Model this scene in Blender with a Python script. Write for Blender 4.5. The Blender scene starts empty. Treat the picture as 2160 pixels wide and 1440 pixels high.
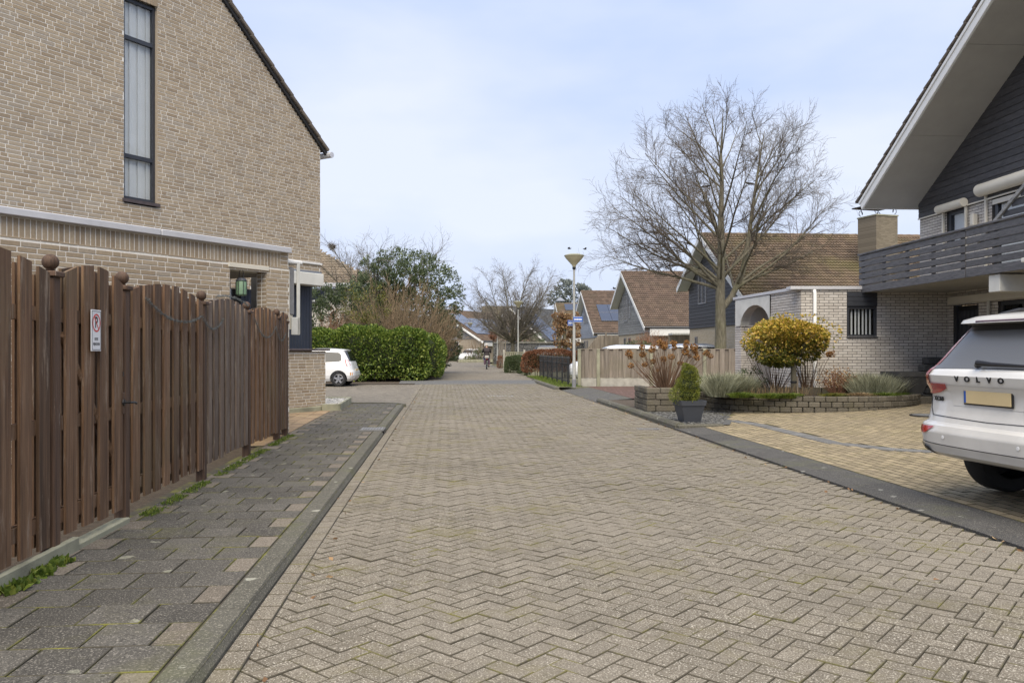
import bpy, math, random
import numpy as np
from mathutils import Matrix, Vector

SC = bpy.context.scene
COL = SC.collection
R = math.radians
# ------------------------------------------------------------------ camera
CAM_H, F, HZ, CX = 1.40, 1700.0, 738.0, 1080.0
cam_d = bpy.data.cameras.new('camera')
cam_d.sensor_width = 36.0
cam_d.lens = F / 2160 * 36
cam_d.shift_y = 18 / 2160
cam_d.clip_start, cam_d.clip_end = 0.05, 2000
cam = bpy.data.objects.new('camera', cam_d)
cam.location = (0, 0, CAM_H)
cam.rotation_euler = (R(90), 0, 0)
COL.objects.link(cam)
SC.camera = cam
# ------------------------------------------------------------------ world / sun
SUN_EL, SUN_AZ = 56.0, 182.0          # azimuth clockwise from +Y
world = bpy.data.worlds.new('World')
SC.world = world
world.use_nodes = True
wn, wl = world.node_tree.nodes, world.node_tree.links
wn.clear()
w_out = wn.new('ShaderNodeOutputWorld')
w_bg = wn.new('ShaderNodeBackground')
w_bg.inputs['Strength'].default_value = 0.05
sky = wn.new('ShaderNodeTexSky')
sky.sky_type = 'NISHITA'
sky.sun_disc = False
sky.sun_elevation = R(SUN_EL)
sky.sun_rotation = R(SUN_AZ)
sky.dust_density = 3.0
sky.ozone_density = 1.0
w_tc = wn.new('ShaderNodeTexCoord')
w_map = wn.new('ShaderNodeMapping')
w_map.inputs['Scale'].default_value = (1.0, 1.0, 2.6)
w_noise = wn.new('ShaderNodeTexNoise')
w_noise.inputs['Scale'].default_value = 1.7
w_noise.inputs['Detail'].default_value = 5
w_noise.inputs['Roughness'].default_value = 0.5
w_ramp = wn.new('ShaderNodeValToRGB')
w_ramp.color_ramp.elements[0].position = 0.40
w_ramp.color_ramp.elements[0].color = (0.0, 0.0, 0.0, 1)
w_ramp.color_ramp.elements[1].position = 0.72
w_ramp.color_ramp.elements[1].color = (1, 1, 1, 1)
w_cl = wn.new('ShaderNodeMixRGB')
w_cl.inputs['Color1'].default_value = (3.0, 3.85, 5.9, 1)
w_cl.inputs['Color2'].default_value = (4.9, 5.25, 6.1, 1)
w_mix = wn.new('ShaderNodeMixRGB')
w_mix.inputs['Fac'].default_value = 0.92
wl.new(w_tc.outputs['Generated'], w_map.inputs['Vector'])
wl.new(w_map.outputs['Vector'], w_noise.inputs['Vector'])
wl.new(w_noise.outputs['Fac'], w_ramp.inputs['Fac'])
w_sep = wn.new('ShaderNodeSeparateXYZ')
wl.new(w_tc.outputs['Generated'], w_sep.inputs['Vector'])
w_hz = wn.new('ShaderNodeMapRange')      # thin cloud thickens towards the horizon all round
w_hz.inputs['From Min'].default_value = 0.30
w_hz.inputs['From Max'].default_value = 0.0
w_hz.inputs['To Min'].default_value = 0.0
w_hz.inputs['To Max'].default_value = 0.42
wl.new(w_sep.outputs['Z'], w_hz.inputs['Value'])
w_add = wn.new('ShaderNodeMath')
w_add.operation = 'ADD'
w_add.use_clamp = True
wl.new(w_ramp.outputs['Color'], w_add.inputs[0])
wl.new(w_hz.outputs['Result'], w_add.inputs[1])
wl.new(w_add.outputs[0], w_cl.inputs['Fac'])
wl.new(sky.outputs['Color'], w_mix.inputs['Color1'])
wl.new(w_cl.outputs['Color'], w_mix.inputs['Color2'])
wl.new(w_mix.outputs['Color'], w_bg.inputs['Color'])
wl.new(w_bg.outputs['Background'], w_out.inputs['Surface'])
sun_d = bpy.data.lights.new('sun', 'SUN')
sun_d.energy = 1.5
sun_d.angle = R(60)
sun_d.color = (1.0, 0.895, 0.72)
sun = bpy.data.objects.new('sun', sun_d)
_el, _az = R(SUN_EL), R(SUN_AZ)
_sv = Vector((math.cos(_el) * math.sin(_az), math.cos(_el) * math.cos(_az), math.sin(_el)))
sun.rotation_euler = _sv.to_track_quat('Z', 'Y').to_euler()
sun.location = _sv * 60
COL.objects.link(sun)
SC.view_settings.view_transform = 'Standard'
SC.view_settings.look = 'None'
SC.view_settings.exposure = 1.83
SC.view_settings.gamma = 1.0
SC.view_settings.use_curve_mapping = False
SC.cycles.max_bounces = 6
SC.cycles.diffuse_bounces = 3
SC.cycles.glossy_bounces = 3
SC.cycles.transmission_bounces = 4
SC.cycles.transparent_max_bounces = 6
SC.cycles.use_denoising = True

# ------------------------------------------------------------------ mesh helpers
def lin(h):
    h = h.lstrip('#')
    c = [int(h[i:i + 2], 16) / 255 for i in (0, 2, 4)]
    return tuple(x / 12.92 if x <= 0.04045 else ((x + 0.055) / 1.055) ** 2.4 for x in c)

def U(x, Y):                     # pixel column at a depth -> X
    return (x - CX) / F * Y
def Z(y, Y):                     # pixel row at a depth -> height
    return CAM_H + (HZ - y) * Y / F
def rotz(a):
    c, s = math.cos(a), math.sin(a)
    return np.array([[c, -s, 0], [s, c, 0], [0, 0, 1.0]])

BOXF = np.array([[0, 3, 2, 1], [4, 5, 6, 7], [0, 1, 5, 4], [1, 2, 6, 5], [2, 3, 7, 6], [3, 0, 4, 7]])
class MB:
    def __init__(s):
        s.V, s.G, s.n = [], [], 0
    def add(s, V, *groups):
        V = np.asarray(V, float).reshape(-1, 3)
        for g in groups:
            g = np.asarray(g, np.int64)
            if g.size:
                s.G.append(g + s.n)
        s.V.append(V)
        s.n += len(V)
        return s
    def box(s, c, d, rz=0.0, M=None):
        x, y, z = np.array(d) / 2
        V = np.array([[-x, -y, -z], [x, -y, -z], [x, y, -z], [-x, y, -z], [-x, -y, z], [x, -y, z], [x, y, z], [-x, y, z]])
        if M is not None:
            V = V @ np.asarray(M).T
        if rz:
            V = V @ rotz(rz).T
        return s.add(V + np.array(c), BOXF)
    def cbox(s, c, d, b=0.006, rz=0.0, M=None):       # chamfered box
        h = np.array(d) / 2
        b = min(b, *(h * 0.45))
        V, idx = [], {}
        for sx in (-1, 1):
            for sy in (-1, 1):
                for sz in (-1, 1):
                    sg = np.array([sx, sy, sz])
                    for a in range(3):
                        p = sg * (h - b)
                        p[a] = sg[a] * h[a]
                        idx[(sx, sy, sz, a)] = len(V)
                        V.append(p)
        q, t = [], []
        for a in range(3):
            o = [i for i in range(3) if i != a]
            for sa in (-1, 1):
                ring = []
                for (p, r) in ((-1, -1), (1, -1), (1, 1), (-1, 1)):
                    k = [0, 0, 0]
                    k[a], k[o[0]], k[o[1]] = sa, p, r
                    ring.append(idx[(*k, a)])
                q.append(ring)
        for a in range(3):
            o = [i for i in range(3) if i != a]
            for p in (-1, 1):
                for r in (-1, 1):
                    k0, k1 = [0, 0, 0], [0, 0, 0]
                    k0[a], k1[a] = -1, 1
                    k0[o[0]] = k1[o[0]] = p
                    k0[o[1]] = k1[o[1]] = r
                    q.append([idx[(*k0, o[0])], idx[(*k1, o[0])], idx[(*k1, o[1])], idx[(*k0, o[1])]])
        for sx in (-1, 1):
            for sy in (-1, 1):
                for sz in (-1, 1):
                    t.append([idx[(sx, sy, sz, a)] for a in range(3)])
        V = np.array(V)
        if M is not None:
            V = V @ np.asarray(M).T
        if rz:
            V = V @ rotz(rz).T
        return s.add(V + np.array(c), q, t)
    def tube(s, pts, rad, n=8, cap=True):
        pts = np.asarray(pts, float)
        m = len(pts)
        rad = np.broadcast_to(np.asarray(rad, float), (m,))
        s.add(*tubes(pts[None], rad[None], n))
        if cap:
            base = s.n - m * n
            s.G.append(np.array([[base + i for i in range(n)][::-1]]))
            s.G.append(np.array([[base + (m - 1) * n + i for i in range(n)]]))
        return s
    def lathe(s, prof, n=16, c=(0, 0, 0), M=None, arc=None):
        P = np.asarray(prof, float)
        a = np.linspace(0, 2 * math.pi, n, endpoint=False)
        V = np.stack([P[:, None, 0] * np.cos(a), P[:, None, 0] * np.sin(a), np.repeat(P[:, None, 1], n, 1)], -1).reshape(-1, 3)
        if M is not None:
            V = V @ np.asarray(M).T
        i, j = np.meshgrid(np.arange(len(P) - 1), np.arange(n), indexing='ij')
        k = (j + 1) % n
        q = np.stack([i * n + j, i * n + k, (i + 1) * n + k, (i + 1) * n + j], -1).reshape(-1, 4)
        return s.add(V + np.array(c), q)
    def poly(s, pts):
        return s.add(pts, [list(range(len(pts)))])
    def prism(s, poly, y0, y1, axis='y'):             # 2-D polygon (a,b) swept along an axis
        n = len(poly)
        V = []
        for y in (y0, y1):
            for a, b in poly:
                V.append({'y': (a, y, b), 'z': (a, b, y), 'x': (y, a, b)}[axis])
        s.add(V, [[i, (i + 1) % n, n + (i + 1) % n, n + i] for i in range(n)])
        base = s.n - 2 * n
        s.G.append(np.array([[base + i for i in range(n)][::-1]]))
        s.G.append(np.array([[base + n + i for i in range(n)]]))
        return s
    def grid(s, P):                                   # P (a,b,3)
        a, b = P.shape[:2]
        i, j = np.meshgrid(np.arange(a - 1), np.arange(b - 1), indexing='ij')
        q = np.stack([i * b + j, i * b + j + 1, (i + 1) * b + j + 1, (i + 1) * b + j], -1).reshape(-1, 4)
        return s.add(P.reshape(-1, 3), q)
    def mesh(s, name, mat=None, smooth=False):
        V = np.concatenate(s.V) if s.V else np.zeros((0, 3))
        me = bpy.data.meshes.new(name)
        me.vertices.add(len(V))
        me.vertices.foreach_set('co', V.astype(np.float32).ravel())
        if s.G:
            loops = np.concatenate([g.ravel() for g in s.G]).astype(np.int32)
            tot = np.concatenate([np.full(len(g), g.shape[1]) for g in s.G]).astype(np.int32)
            start = np.concatenate([[0], np.cumsum(tot)[:-1]]).astype(np.int32)
            me.loops.add(len(loops))
            me.loops.foreach_set('vertex_index', loops)
            me.polygons.add(len(tot))
            me.polygons.foreach_set('loop_start', start)
            me.polygons.foreach_set('use_smooth', np.full(len(tot), smooth is not False, bool))
        me.update(calc_edges=True)
        if smooth is not False and smooth is not True:
            me.set_sharp_from_angle(angle=R(smooth))
        if mat is not None:
            me.materials.append(mat)
        return me

def tubes(P, Rr, n):             # P (m,k,3) polylines, Rr (m,k) radii -> verts, quads
    m, k = P.shape[:2]
    T = np.gradient(P, axis=1)
    T /= np.linalg.norm(T, axis=2, keepdims=True) + 1e-9
    ref = np.where(np.abs(T[:, :1, 2:3]) > 0.9, np.array([1.0, 0, 0]), np.array([0, 0, 1.0]))
    A = np.cross(T, np.broadcast_to(ref, T.shape))
    A /= np.linalg.norm(A, axis=2, keepdims=True) + 1e-9
    B = np.cross(T, A)
    a = np.linspace(0, 2 * math.pi, n, endpoint=False)
    V = P[:, :, None] + Rr[:, :, None, None] * (A[:, :, None] * np.cos(a)[:, None] + B[:, :, None] * np.sin(a)[:, None])
    M, I, J = np.meshgrid(np.arange(m), np.arange(k - 1), np.arange(n), indexing='ij')
    b = M * k * n + I * n
    J2 = (J + 1) % n
    q = np.stack([b + J, b + J2, b + n + J2, b + n + J], -1).reshape(-1, 4)
    return V.reshape(-1, 3), q

# ------------------------------------------------------------------ object helpers
def tag(o, label=None, cat=None, group=None, kind=None):
    if label: o['label'] = label
    if cat: o['category'] = cat
    if group: o['group'] = group
    if kind: o['kind'] = kind
    return o
def thing(name, label, cat, loc=(0, 0, 0), rz=0.0, group=None, kind=None):
    o = bpy.data.objects.new(name, None)
    o.empty_display_size = 0.2
    COL.objects.link(o)
    o.location = loc
    o.rotation_euler = (0, 0, rz)
    return tag(o, label, cat, group, kind)
def link(name, me, parent=None, loc=None, rot=None):
    o = bpy.data.objects.new(name, me)
    COL.objects.link(o)
    if parent is not None: o.parent = parent
    if loc is not None: o.location = loc
    if rot is not None: o.rotation_euler = rot
    return o
def part(name, mb, mat, parent=None, smooth=False, kind=None, loc=None, rot=None):
    o = link(name, mb.mesh(name, mat, smooth), parent, loc, rot)
    if kind: o['kind'] = kind
    return o
def copy_tree(o, parent=None):
    c = o.copy()
    COL.objects.link(c)
    c.parent = parent
    for ch in list(o.children):
        copy_tree(ch, c)
    return c
def xf(o):                       # world matrix of an un-evaluated empty chain (loc + rot only)
    M = Matrix.Translation(o.location) @ o.rotation_euler.to_matrix().to_4x4()
    return xf(o.parent) @ M if o.parent else M
def text_mesh(txt, size, mat, ext=0.002, bold=0.0, align='CENTER', spacing=1.0, sx=1.0):
    cu = bpy.data.curves.new('lettering', 'FONT')
    cu.body, cu.size, cu.extrude, cu.offset = txt, size, ext, bold
    cu.align_x, cu.align_y = align, 'CENTER'
    cu.space_character = spacing
    tmp = bpy.data.objects.new('lettering', cu)
    COL.objects.link(tmp)
    tmp.scale = (sx, 1, 1)
    dg = bpy.context.evaluated_depsgraph_get()
    me = bpy.data.meshes.new_from_object(tmp.evaluated_get(dg))
    bpy.data.objects.remove(tmp)
    me.transform(Matrix.Diagonal((sx, 1, 1, 1)))
    me.materials.clear()
    me.materials.append(mat)
    return me

_tmpl = {}
def edge_slots(me, emat):
    if emat is not None:
        me.materials.append(emat)
        me.polygons.foreach_set('material_index', np.tile([0] + [1] * 8, len(me.polygons) // 9).astype(np.int32))
    return me
def piece_mesh(size, axis, mat, ch, emat=None):
    key = (tuple(round(float(x), 3) for x in size), axis, mat.name, ch)
    if key not in _tmpl:
        mb = MB()
        mb.add(*piece_geo(np.array([[0, 0, 0.0]]), np.array([size]), np.zeros(1), axis, ch))
        _tmpl[key] = edge_slots(mb.mesh('piece', mat), emat)
    return _tmpl[key]
def piece_geo(C, S, A, axis, ch):
    """boxes open at the back, with a chamfered face.  axis z: face up (+z); axis y: face out (-y). C = face centre"""
    n = len(C)
    cr = np.array([[-1, -1], [1, -1], [1, 1], [-1, 1]]) * 0.5
    L, W, D = S[:, 0], S[:, 1], S[:, 2]
    rings = []
    for inset, dep in ((ch, 0.0), (0.0, ch * 0.8), (0.0, None)):
        a = cr[None, :, 0] * (L[:, None] - 2 * inset)
        b = cr[None, :, 1] * (W[:, None] - 2 * inset)
        d = np.broadcast_to((D if dep is None else np.full(n, dep))[:, None], a.shape)
        rings.append(np.stack([a, b, d], -1))
    P = np.stack(rings, 1).reshape(n, 12, 3)          # (len, wid, depth)
    if axis == 'z':
        c, s = np.cos(A)[:, None], np.sin(A)[:, None]
        V = np.stack([P[..., 0] * c - P[..., 1] * s, P[..., 0] * s + P[..., 1] * c, -P[..., 2]], -1)
    else:
        V = np.stack([P[..., 0], P[..., 2], P[..., 1]], -1)
    V = V + C[:, None]
    q = [[0, 1, 2, 3]]
    for r in (0, 4):
        for i in range(4):
            j = (i + 1) % 4
            q.append([r + 4 + i, r + 4 + j, r + j, r + i])
    q = np.array(q)
    Q = (q[None] + (np.arange(n) * 12)[:, None, None]).reshape(-1, 4)
    return V.reshape(-1, 3), Q
def pieces(name, parent, C, S, A, mat, axis='z', ch=0.004, n_ind=300, bulk='rest', ind=True, emat=None):
    """a surface of alike pieces: the n_ind that show largest as objects of their own, the others as one part"""
    C, S = np.asarray(C, float), np.asarray(S, float)
    A = np.zeros(len(C)) if A is None else np.asarray(A, float)
    M = np.array(xf(parent))
    W = C @ M[:3, :3].T + M[:3, 3]
    y = np.maximum(W[:, 1], 0.1)
    px, py = CX + F * W[:, 0] / y, HZ - F * (W[:, 2] - CAM_H) / y
    vis = (W[:, 1] > 0.3) & (px > -30) & (px < 2190) & (py > -30) & (py < 1470)
    dist = np.where(vis, y, 1e6)
    order = np.argsort(dist)
    one = order[:n_ind] if ind else order[:0]
    one = one[dist[one] < 1e5]
    mask = np.ones(len(C), bool)
    mask[one] = False
    for i in one:
        link(name, piece_mesh(S[i], axis, mat, ch, emat), parent, C[i], (0, 0, A[i]) if axis == 'z' else None)
    if mask.any():
        mb = MB()
        mb.add(*piece_geo(C[mask], S[mask], A[mask], axis, ch))
        edge_slots(part(bulk, mb, mat, parent, kind='stuff').data, emat)

# ------------------------------------------------------------------ materials
def nodes(name):
    m = bpy.data.materials.new(name)
    m.use_nodes = True
    nt = m.node_tree
    return m, nt.nodes, nt.links, nt.nodes['Principled BSDF']
def noise(N, L, scale, detail=4, rough=0.55, vec=None, stretch=None):
    g = N.new('ShaderNodeNewGeometry') if vec is None else None
    v = g.outputs['Position'] if g else vec
    if stretch:
        mp = N.new('ShaderNodeMapping')
        mp.inputs['Scale'].default_value = stretch
        L.new(v, mp.inputs['Vector'])
        v = mp.outputs['Vector']
    t = N.new('ShaderNodeTexNoise')
    t.inputs['Scale'].default_value = scale
    t.inputs['Detail'].default_value = detail
    t.inputs['Roughness'].default_value = rough
    L.new(v, t.inputs['Vector'])
    return t.outputs['Fac']
def ramp(N, L, fac, stops):
    r = N.new('ShaderNodeValToRGB')
    e = r.color_ramp.elements
    while len(e) < len(stops):
        e.new(0.5)
    for k, (p, c) in enumerate(stops):
        e[k].position = p
        e[k].color = (*c, 1) if len(c) == 3 else c
    L.new(fac, r.inputs['Fac'])
    return r.outputs['Color']
def mixc(N, L, fac, a, b, mode='MIX'):
    m = N.new('ShaderNodeMixRGB')
    m.blend_type = mode
    for k, x in (('Fac', fac), ('Color1', a), ('Color2', b)):
        if hasattr(x, 'links'):
            L.new(x, m.inputs[k])
        elif k == 'Fac':
            m.inputs[k].default_value = x
        else:
            m.inputs[k].default_value = (*x, 1)
    return m.outputs['Color']
def rnd(N, L):                   # one random number for each piece, joined or single
    g = N.new('ShaderNodeNewGeometry')
    o = N.new('ShaderNodeObjectInfo')
    a = N.new('ShaderNodeMath')
    a.operation = 'ADD'
    f = N.new('ShaderNodeMath')
    f.operation = 'FRACT'
    L.new(g.outputs['Random Per Island'], a.inputs[0])
    L.new(o.outputs['Random'], a.inputs[1])
    L.new(a.outputs[0], f.inputs[0])
    return f.outputs[0]
def bumpn(N, L, B, h, dist=0.01, st=0.5):
    b = N.new('ShaderNodeBump')
    b.inputs['Strength'].default_value = st
    b.inputs['Distance'].default_value = dist
    L.new(h, b.inputs['Height'])
    L.new(b.outputs['Normal'], B.inputs['Normal'])
def scale_c(c, k):
    return tuple(min(1.0, x * k) for x in c)
def simple(name, c, rough=0.6, var=0.15, scale=6.0, metal=0.0, bump=0.0, bscale=40.0, coat=0.0, spec=0.5, piece=0.0, stretch=None):
    """even colour with a little grime, optional shade per piece"""
    m, N, L, B = nodes(name)
    f = noise(N, L, scale, 5, 0.6, stretch=stretch)
    col = ramp(N, L, f, [(0.25, scale_c(c, 1 - var)), (0.75, scale_c(c, 1 + var))])
    if piece:
        r = rnd(N, L)
        col = mixc(N, L, 1.0, col, ramp(N, L, r, [(0, (1 - piece,) * 3), (1, (1.0,) * 3)]), 'MULTIPLY')
    L.new(col, B.inputs['Base Color'])
    B.inputs['Roughness'].default_value = rough
    B.inputs['Metallic'].default_value = metal
    B.inputs['Coat Weight'].default_value = coat
    B.inputs['Coat Roughness'].default_value = 0.05
    B.inputs['Specular IOR Level'].default_value = spec
    if bump:
        bumpn(N, L, B, noise(N, L, bscale, 4, 0.6, stretch=stretch), bump, 0.6)
    return m
def brick_mat(name, stops, dark=0.25, grime=(0.3, 0.26, 0.2)):
    m, N, L, B = nodes(name)
    col = ramp(N, L, rnd(N, L), stops)
    f = noise(N, L, 38, 5, 0.65)
    col = mixc(N, L, 0.55, col, ramp(N, L, f, [(0.25, (1 - dark * 1.6,) * 3), (0.72, (1.15,) * 3)]), 'MULTIPLY')
    big = noise(N, L, 0.9, 4, 0.6)
    col = mixc(N, L, ramp(N, L, big, [(0.50, (0, 0, 0)), (0.78, (0.45,) * 3)]), col, grime)
    L.new(col, B.inputs['Base Color'])
    B.inputs['Roughness'].default_value = 0.92
    B.inputs['Specular IOR Level'].default_value = 0.2
    bumpn(N, L, B, noise(N, L, 160, 4, 0.7), 0.004, 0.7)
    return m
def speckle_mat(name, base, light, dark, moss=None, scale=330, piece=0.2, lichen=None, pale=None, pscale=0.45, pattern=False, dirt=False):
    """concrete with exposed grit"""
    m, N, L, B = nodes(name)
    r = rnd(N, L)
    col = mixc(N, L, 1.0, ramp(N, L, noise(N, L, 5, 5, 0.65), [(0.3, scale_c(base, 0.86)), (0.7, scale_c(base, 1.12))]),
               ramp(N, L, r, [(0, (1 - piece,) * 3), (1, (1 + piece * 0.5,) * 3)]), 'MULTIPLY')
    g = noise(N, L, scale, 2, 0.5)
    col = mixc(N, L, ramp(N, L, g, [(0.56, (0, 0, 0)), (0.66, (0.8,) * 3)]), col, light)
    g2 = noise(N, L, scale * 0.8, 2, 0.5, stretch=(1.13, 0.9, 1))
    col = mixc(N, L, ramp(N, L, g2, [(0.34, (0.75,) * 3), (0.44, (0, 0, 0))]), col, dark)
    if pale:
        col = mixc(N, L, ramp(N, L, noise(N, L, pscale, 5, 0.65), [(0.44, (0, 0, 0)), (0.7, (0.6,) * 3)]), col, pale)
    if moss:
        col = mixc(N, L, ramp(N, L, noise(N, L, 1.1, 6, 0.7), [(0.52, (0, 0, 0)), (0.72, (0.5,) * 3)]), col, moss)
    if lichen:
        v = N.new('ShaderNodeTexVoronoi')
        v.inputs['Scale'].default_value = 5.5
        g3 = N.new('ShaderNodeNewGeometry')
        nz = noise(N, L, 9, 4, 0.6)
        mv = mixc(N, L, 0.10, (0, 0, 0), (0, 0, 0))
        wob = N.new('ShaderNodeMixRGB'); wob.blend_type = 'ADD'; wob.inputs['Fac'].default_value = 0.16
        L.new(g3.outputs['Position'], wob.inputs['Color1']); L.new(nz, wob.inputs['Color2'])
        L.new(wob.outputs['Color'], v.inputs['Vector'])
        spot = ramp(N, L, v.outputs['Distance'], [(0.0, (0.35,) * 3), (0.13, (0.75,) * 3), (0.20, (0, 0, 0))])
        gate = ramp(N, L, v.outputs['Color'], [(0.66, (0, 0, 0)), (0.68, (1, 1, 1))])
        col = mixc(N, L, mixc(N, L, 1.0, spot, gate, 'MULTIPLY'), col, lichen)
    if dirt:                     # soiled patches and old drips
        col = mixc(N, L, ramp(N, L, noise(N, L, 0.7, 6, 0.7), [(0.50, (0, 0, 0)), (0.80, (0.55,) * 3)]), col, scale_c(base, 0.55))
        col = mixc(N, L, ramp(N, L, noise(N, L, 4.5, 3, 0.6), [(0.66, (0, 0, 0)), (0.74, (0.45,) * 3)]), col, scale_c(base, 1.5))
    if pattern:                  # pavers too far off to be built one by one
        gp = N.new('ShaderNodeNewGeometry')
        mp = N.new('ShaderNodeMapping')
        mp.inputs['Rotation'].default_value = (0, 0, R(50))
        bt = N.new('ShaderNodeTexBrick')
        bt.inputs['Scale'].default_value = 1.0
        bt.inputs['Brick Width'].default_value = 0.205
        bt.inputs['Row Height'].default_value = 0.1025
        bt.inputs['Mortar Size'].default_value = 0.009
        bt.inputs['Color1'].default_value = (0.72, 0.72, 0.72, 1)
        bt.inputs['Color2'].default_value = (1.08, 1.08, 1.08, 1)
        bt.inputs['Mortar'].default_value = (0.45, 0.44, 0.42, 1)
        L.new(gp.outputs['Position'], mp.inputs['Vector'])
        L.new(mp.outputs['Vector'], bt.inputs['Vector'])
        col = mixc(N, L, 1.0, col, bt.outputs['Color'], 'MULTIPLY')
    L.new(col, B.inputs['Base Color'])
    B.inputs['Roughness'].default_value = 0.9
    B.inputs['Specular IOR Level'].default_value = 0.25
    bumpn(N, L, B, g, 0.004, 0.55)
    return m
def wood_mat(name, stops, worn=None, stretch=(26, 26, 1.1), wornamt=(0.58, 0.72), rough=0.75, piece=0.3, green=None):
    m, N, L, B = nodes(name)
    g = noise(N, L, 1.0, 6, 0.62, stretch=stretch)
    col = ramp(N, L, g, stops)
    col = mixc(N, L, 1.0, col, ramp(N, L, rnd(N, L), [(0, (1 - piece,) * 3), (1, (1.08,) * 3)]), 'MULTIPLY')
    fine = noise(N, L, 1.0, 4, 0.7, stretch=tuple(x * 5 for x in stretch[:2]) + (stretch[2] * 2,))
    col = mixc(N, L, 0.75, col, ramp(N, L, fine, [(0.32, (0.42,) * 3), (0.62, (1.25,) * 3)]), 'MULTIPLY')
    if worn:
        w = noise(N, L, 1.0, 7, 0.75, stretch=tuple(x * 0.6 for x in stretch[:2]) + (stretch[2] * 1.7,))
        col = mixc(N, L, ramp(N, L, w, [(wornamt[0], (0, 0, 0)), (wornamt[1], (0.8,) * 3)]), col, worn)
    if green:
        col = mixc(N, L, ramp(N, L, noise(N, L, 1.3, 4), [(0.5, (0, 0, 0)), (0.75, (0.5,) * 3)]), col, green)
    L.new(col, B.inputs['Base Color'])
    B.inputs['Roughness'].default_value = rough
    bumpn(N, L, B, fine, 0.004, 0.6)
    return m
def leaf_mat(name, stops, rough=0.45, trans=0.25, spec=0.4):
    m, N, L, B = nodes(name)
    r = rnd(N, L)
    col = ramp(N, L, r, stops)
    L.new(col, B.inputs['Base Color'])
    B.inputs['Roughness'].default_value = rough
    B.inputs['Specular IOR Level'].default_value = spec
    t = N.new('ShaderNodeBsdfTranslucent')
    L.new(col, t.inputs['Color'])
    mx = N.new('ShaderNodeMixShader')
    mx.inputs[0].default_value = trans
    L.new(B.outputs[0], mx.inputs[1])
    L.new(t.outputs[0], mx.inputs[2])
    L.new(mx.outputs[0], N['Material Output'].inputs['Surface'])
    return m
def glass_mat(name, tint=(0.02, 0.025, 0.03), rough=0.04, spec=0.8):
    m, N, L, B = nodes(name)
    B.inputs['Base Color'].default_value = (*tint, 1)
    B.inputs['Roughness'].default_value = rough
    B.inputs['Specular IOR Level'].default_value = spec
    return m
def clear_glass(name):           # window pane one looks through, with sky reflection
    m, N, L, B = nodes(name)
    t = N.new('ShaderNodeBsdfTransparent')
    t.inputs['Color'].default_value = (0.90, 0.91, 0.91, 1)
    g = N.new('ShaderNodeBsdfGlossy')
    g.inputs['Roughness'].default_value = 0.02
    fr = N.new('ShaderNodeFresnel')
    fr.inputs['IOR'].default_value = 1.5
    mx = N.new('ShaderNodeMixShader')
    bf = N.new('ShaderNodeNewGeometry')
    sb = N.new('ShaderNodeMath')
    sb.operation = 'SUBTRACT'
    sb.use_clamp = True
    L.new(fr.outputs[0], sb.inputs[0])
    L.new(bf.outputs['Backfacing'], sb.inputs[1])
    L.new(sb.outputs[0], mx.inputs[0])
    L.new(t.outputs[0], mx.inputs[1])
    L.new(g.outputs[0], mx.inputs[2])
    L.new(mx.outputs[0], N['Material Output'].inputs['Surface'])
    return m

MT = {}
MT['brick_tan'] = brick_mat('tan brick', [(0, (0.30, 0.235, 0.165)), (0.35, (0.365, 0.292, 0.205)), (0.7, (0.405, 0.33, 0.238)), (1, (0.35, 0.298, 0.235))], grime=(0.235, 0.195, 0.15))
MT['mortar'] = simple('pale mortar', (0.72, 0.69, 0.63), 0.95, 0.14, 30, bump=0.003, bscale=200)
MT['brick_pale'] = brick_mat('pale grey brick', [(0, (0.50, 0.46, 0.415)), (0.5, (0.57, 0.53, 0.48)), (1, (0.63, 0.59, 0.54))], 0.2, (0.42, 0.38, 0.34))
MT['mortar_dark'] = simple('dark mortar', (0.075, 0.07, 0.068), 0.95, 0.2, 30)
MT['brick_yellow'] = brick_mat('yellow brick', [(0, (0.36, 0.27, 0.16)), (1, (0.47, 0.37, 0.24))], 0.2, (0.3, 0.24, 0.16))
MT['brick_grey'] = brick_mat('brown grey brick', [(0, (0.17, 0.145, 0.11)), (1, (0.27, 0.235, 0.18))], 0.3, (0.13, 0.12, 0.08))
MT['paver'] = speckle_mat('road paver', (0.172, 0.150, 0.117), (0.56, 0.52, 0.44), (0.040, 0.034, 0.025), moss=(0.150, 0.130, 0.055), piece=0.13, scale=118, pale=(0.24, 0.213, 0.172), dirt=True)
MT['paver_far'] = speckle_mat('far road pavers', (0.195, 0.172, 0.138), (0.48, 0.44, 0.37), (0.052, 0.045, 0.036), scale=60, piece=0.0, pale=(0.245, 0.217, 0.174), pscale=0.3, pattern=True)
def joint_mat(name, sand, moss, lo, hi, sc):
    m, N, L, B = nodes(name)
    col = mixc(N, L, ramp(N, L, noise(N, L, sc, 5, 0.7), [(lo, (0, 0, 0)), (hi, (1, 1, 1))]), sand, moss)
    col = mixc(N, L, 0.6, col, ramp(N, L, noise(N, L, 90, 4, 0.7), [(0.3, (0.4,) * 3), (0.7, (1.2,) * 3)]), 'MULTIPLY')
    L.new(col, B.inputs['Base Color'])
    B.inputs['Roughness'].default_value = 1.0
    return m
MT['joint'] = joint_mat('sand joint', (0.060, 0.053, 0.042), (0.16, 0.17, 0.025), 0.60, 0.70, 3.2)
MT['joint_moss'] = joint_mat('mossy joint', (0.07, 0.062, 0.045), (0.19, 0.19, 0.03), 0.46, 0.66, 3.0)
MT['joint_drive'] = joint_mat('driveway joint', (0.10, 0.085, 0.055), (0.14, 0.14, 0.04), 0.5, 0.7, 2.0)
MT['tile'] = speckle_mat('grey pavement tile', (0.088, 0.082, 0.072), (0.27, 0.25, 0.215), (0.030, 0.028, 0.025), moss=(0.125, 0.12, 0.06), piece=0.30, lichen=(0.30, 0.30, 0.23), scale=110)
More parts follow.
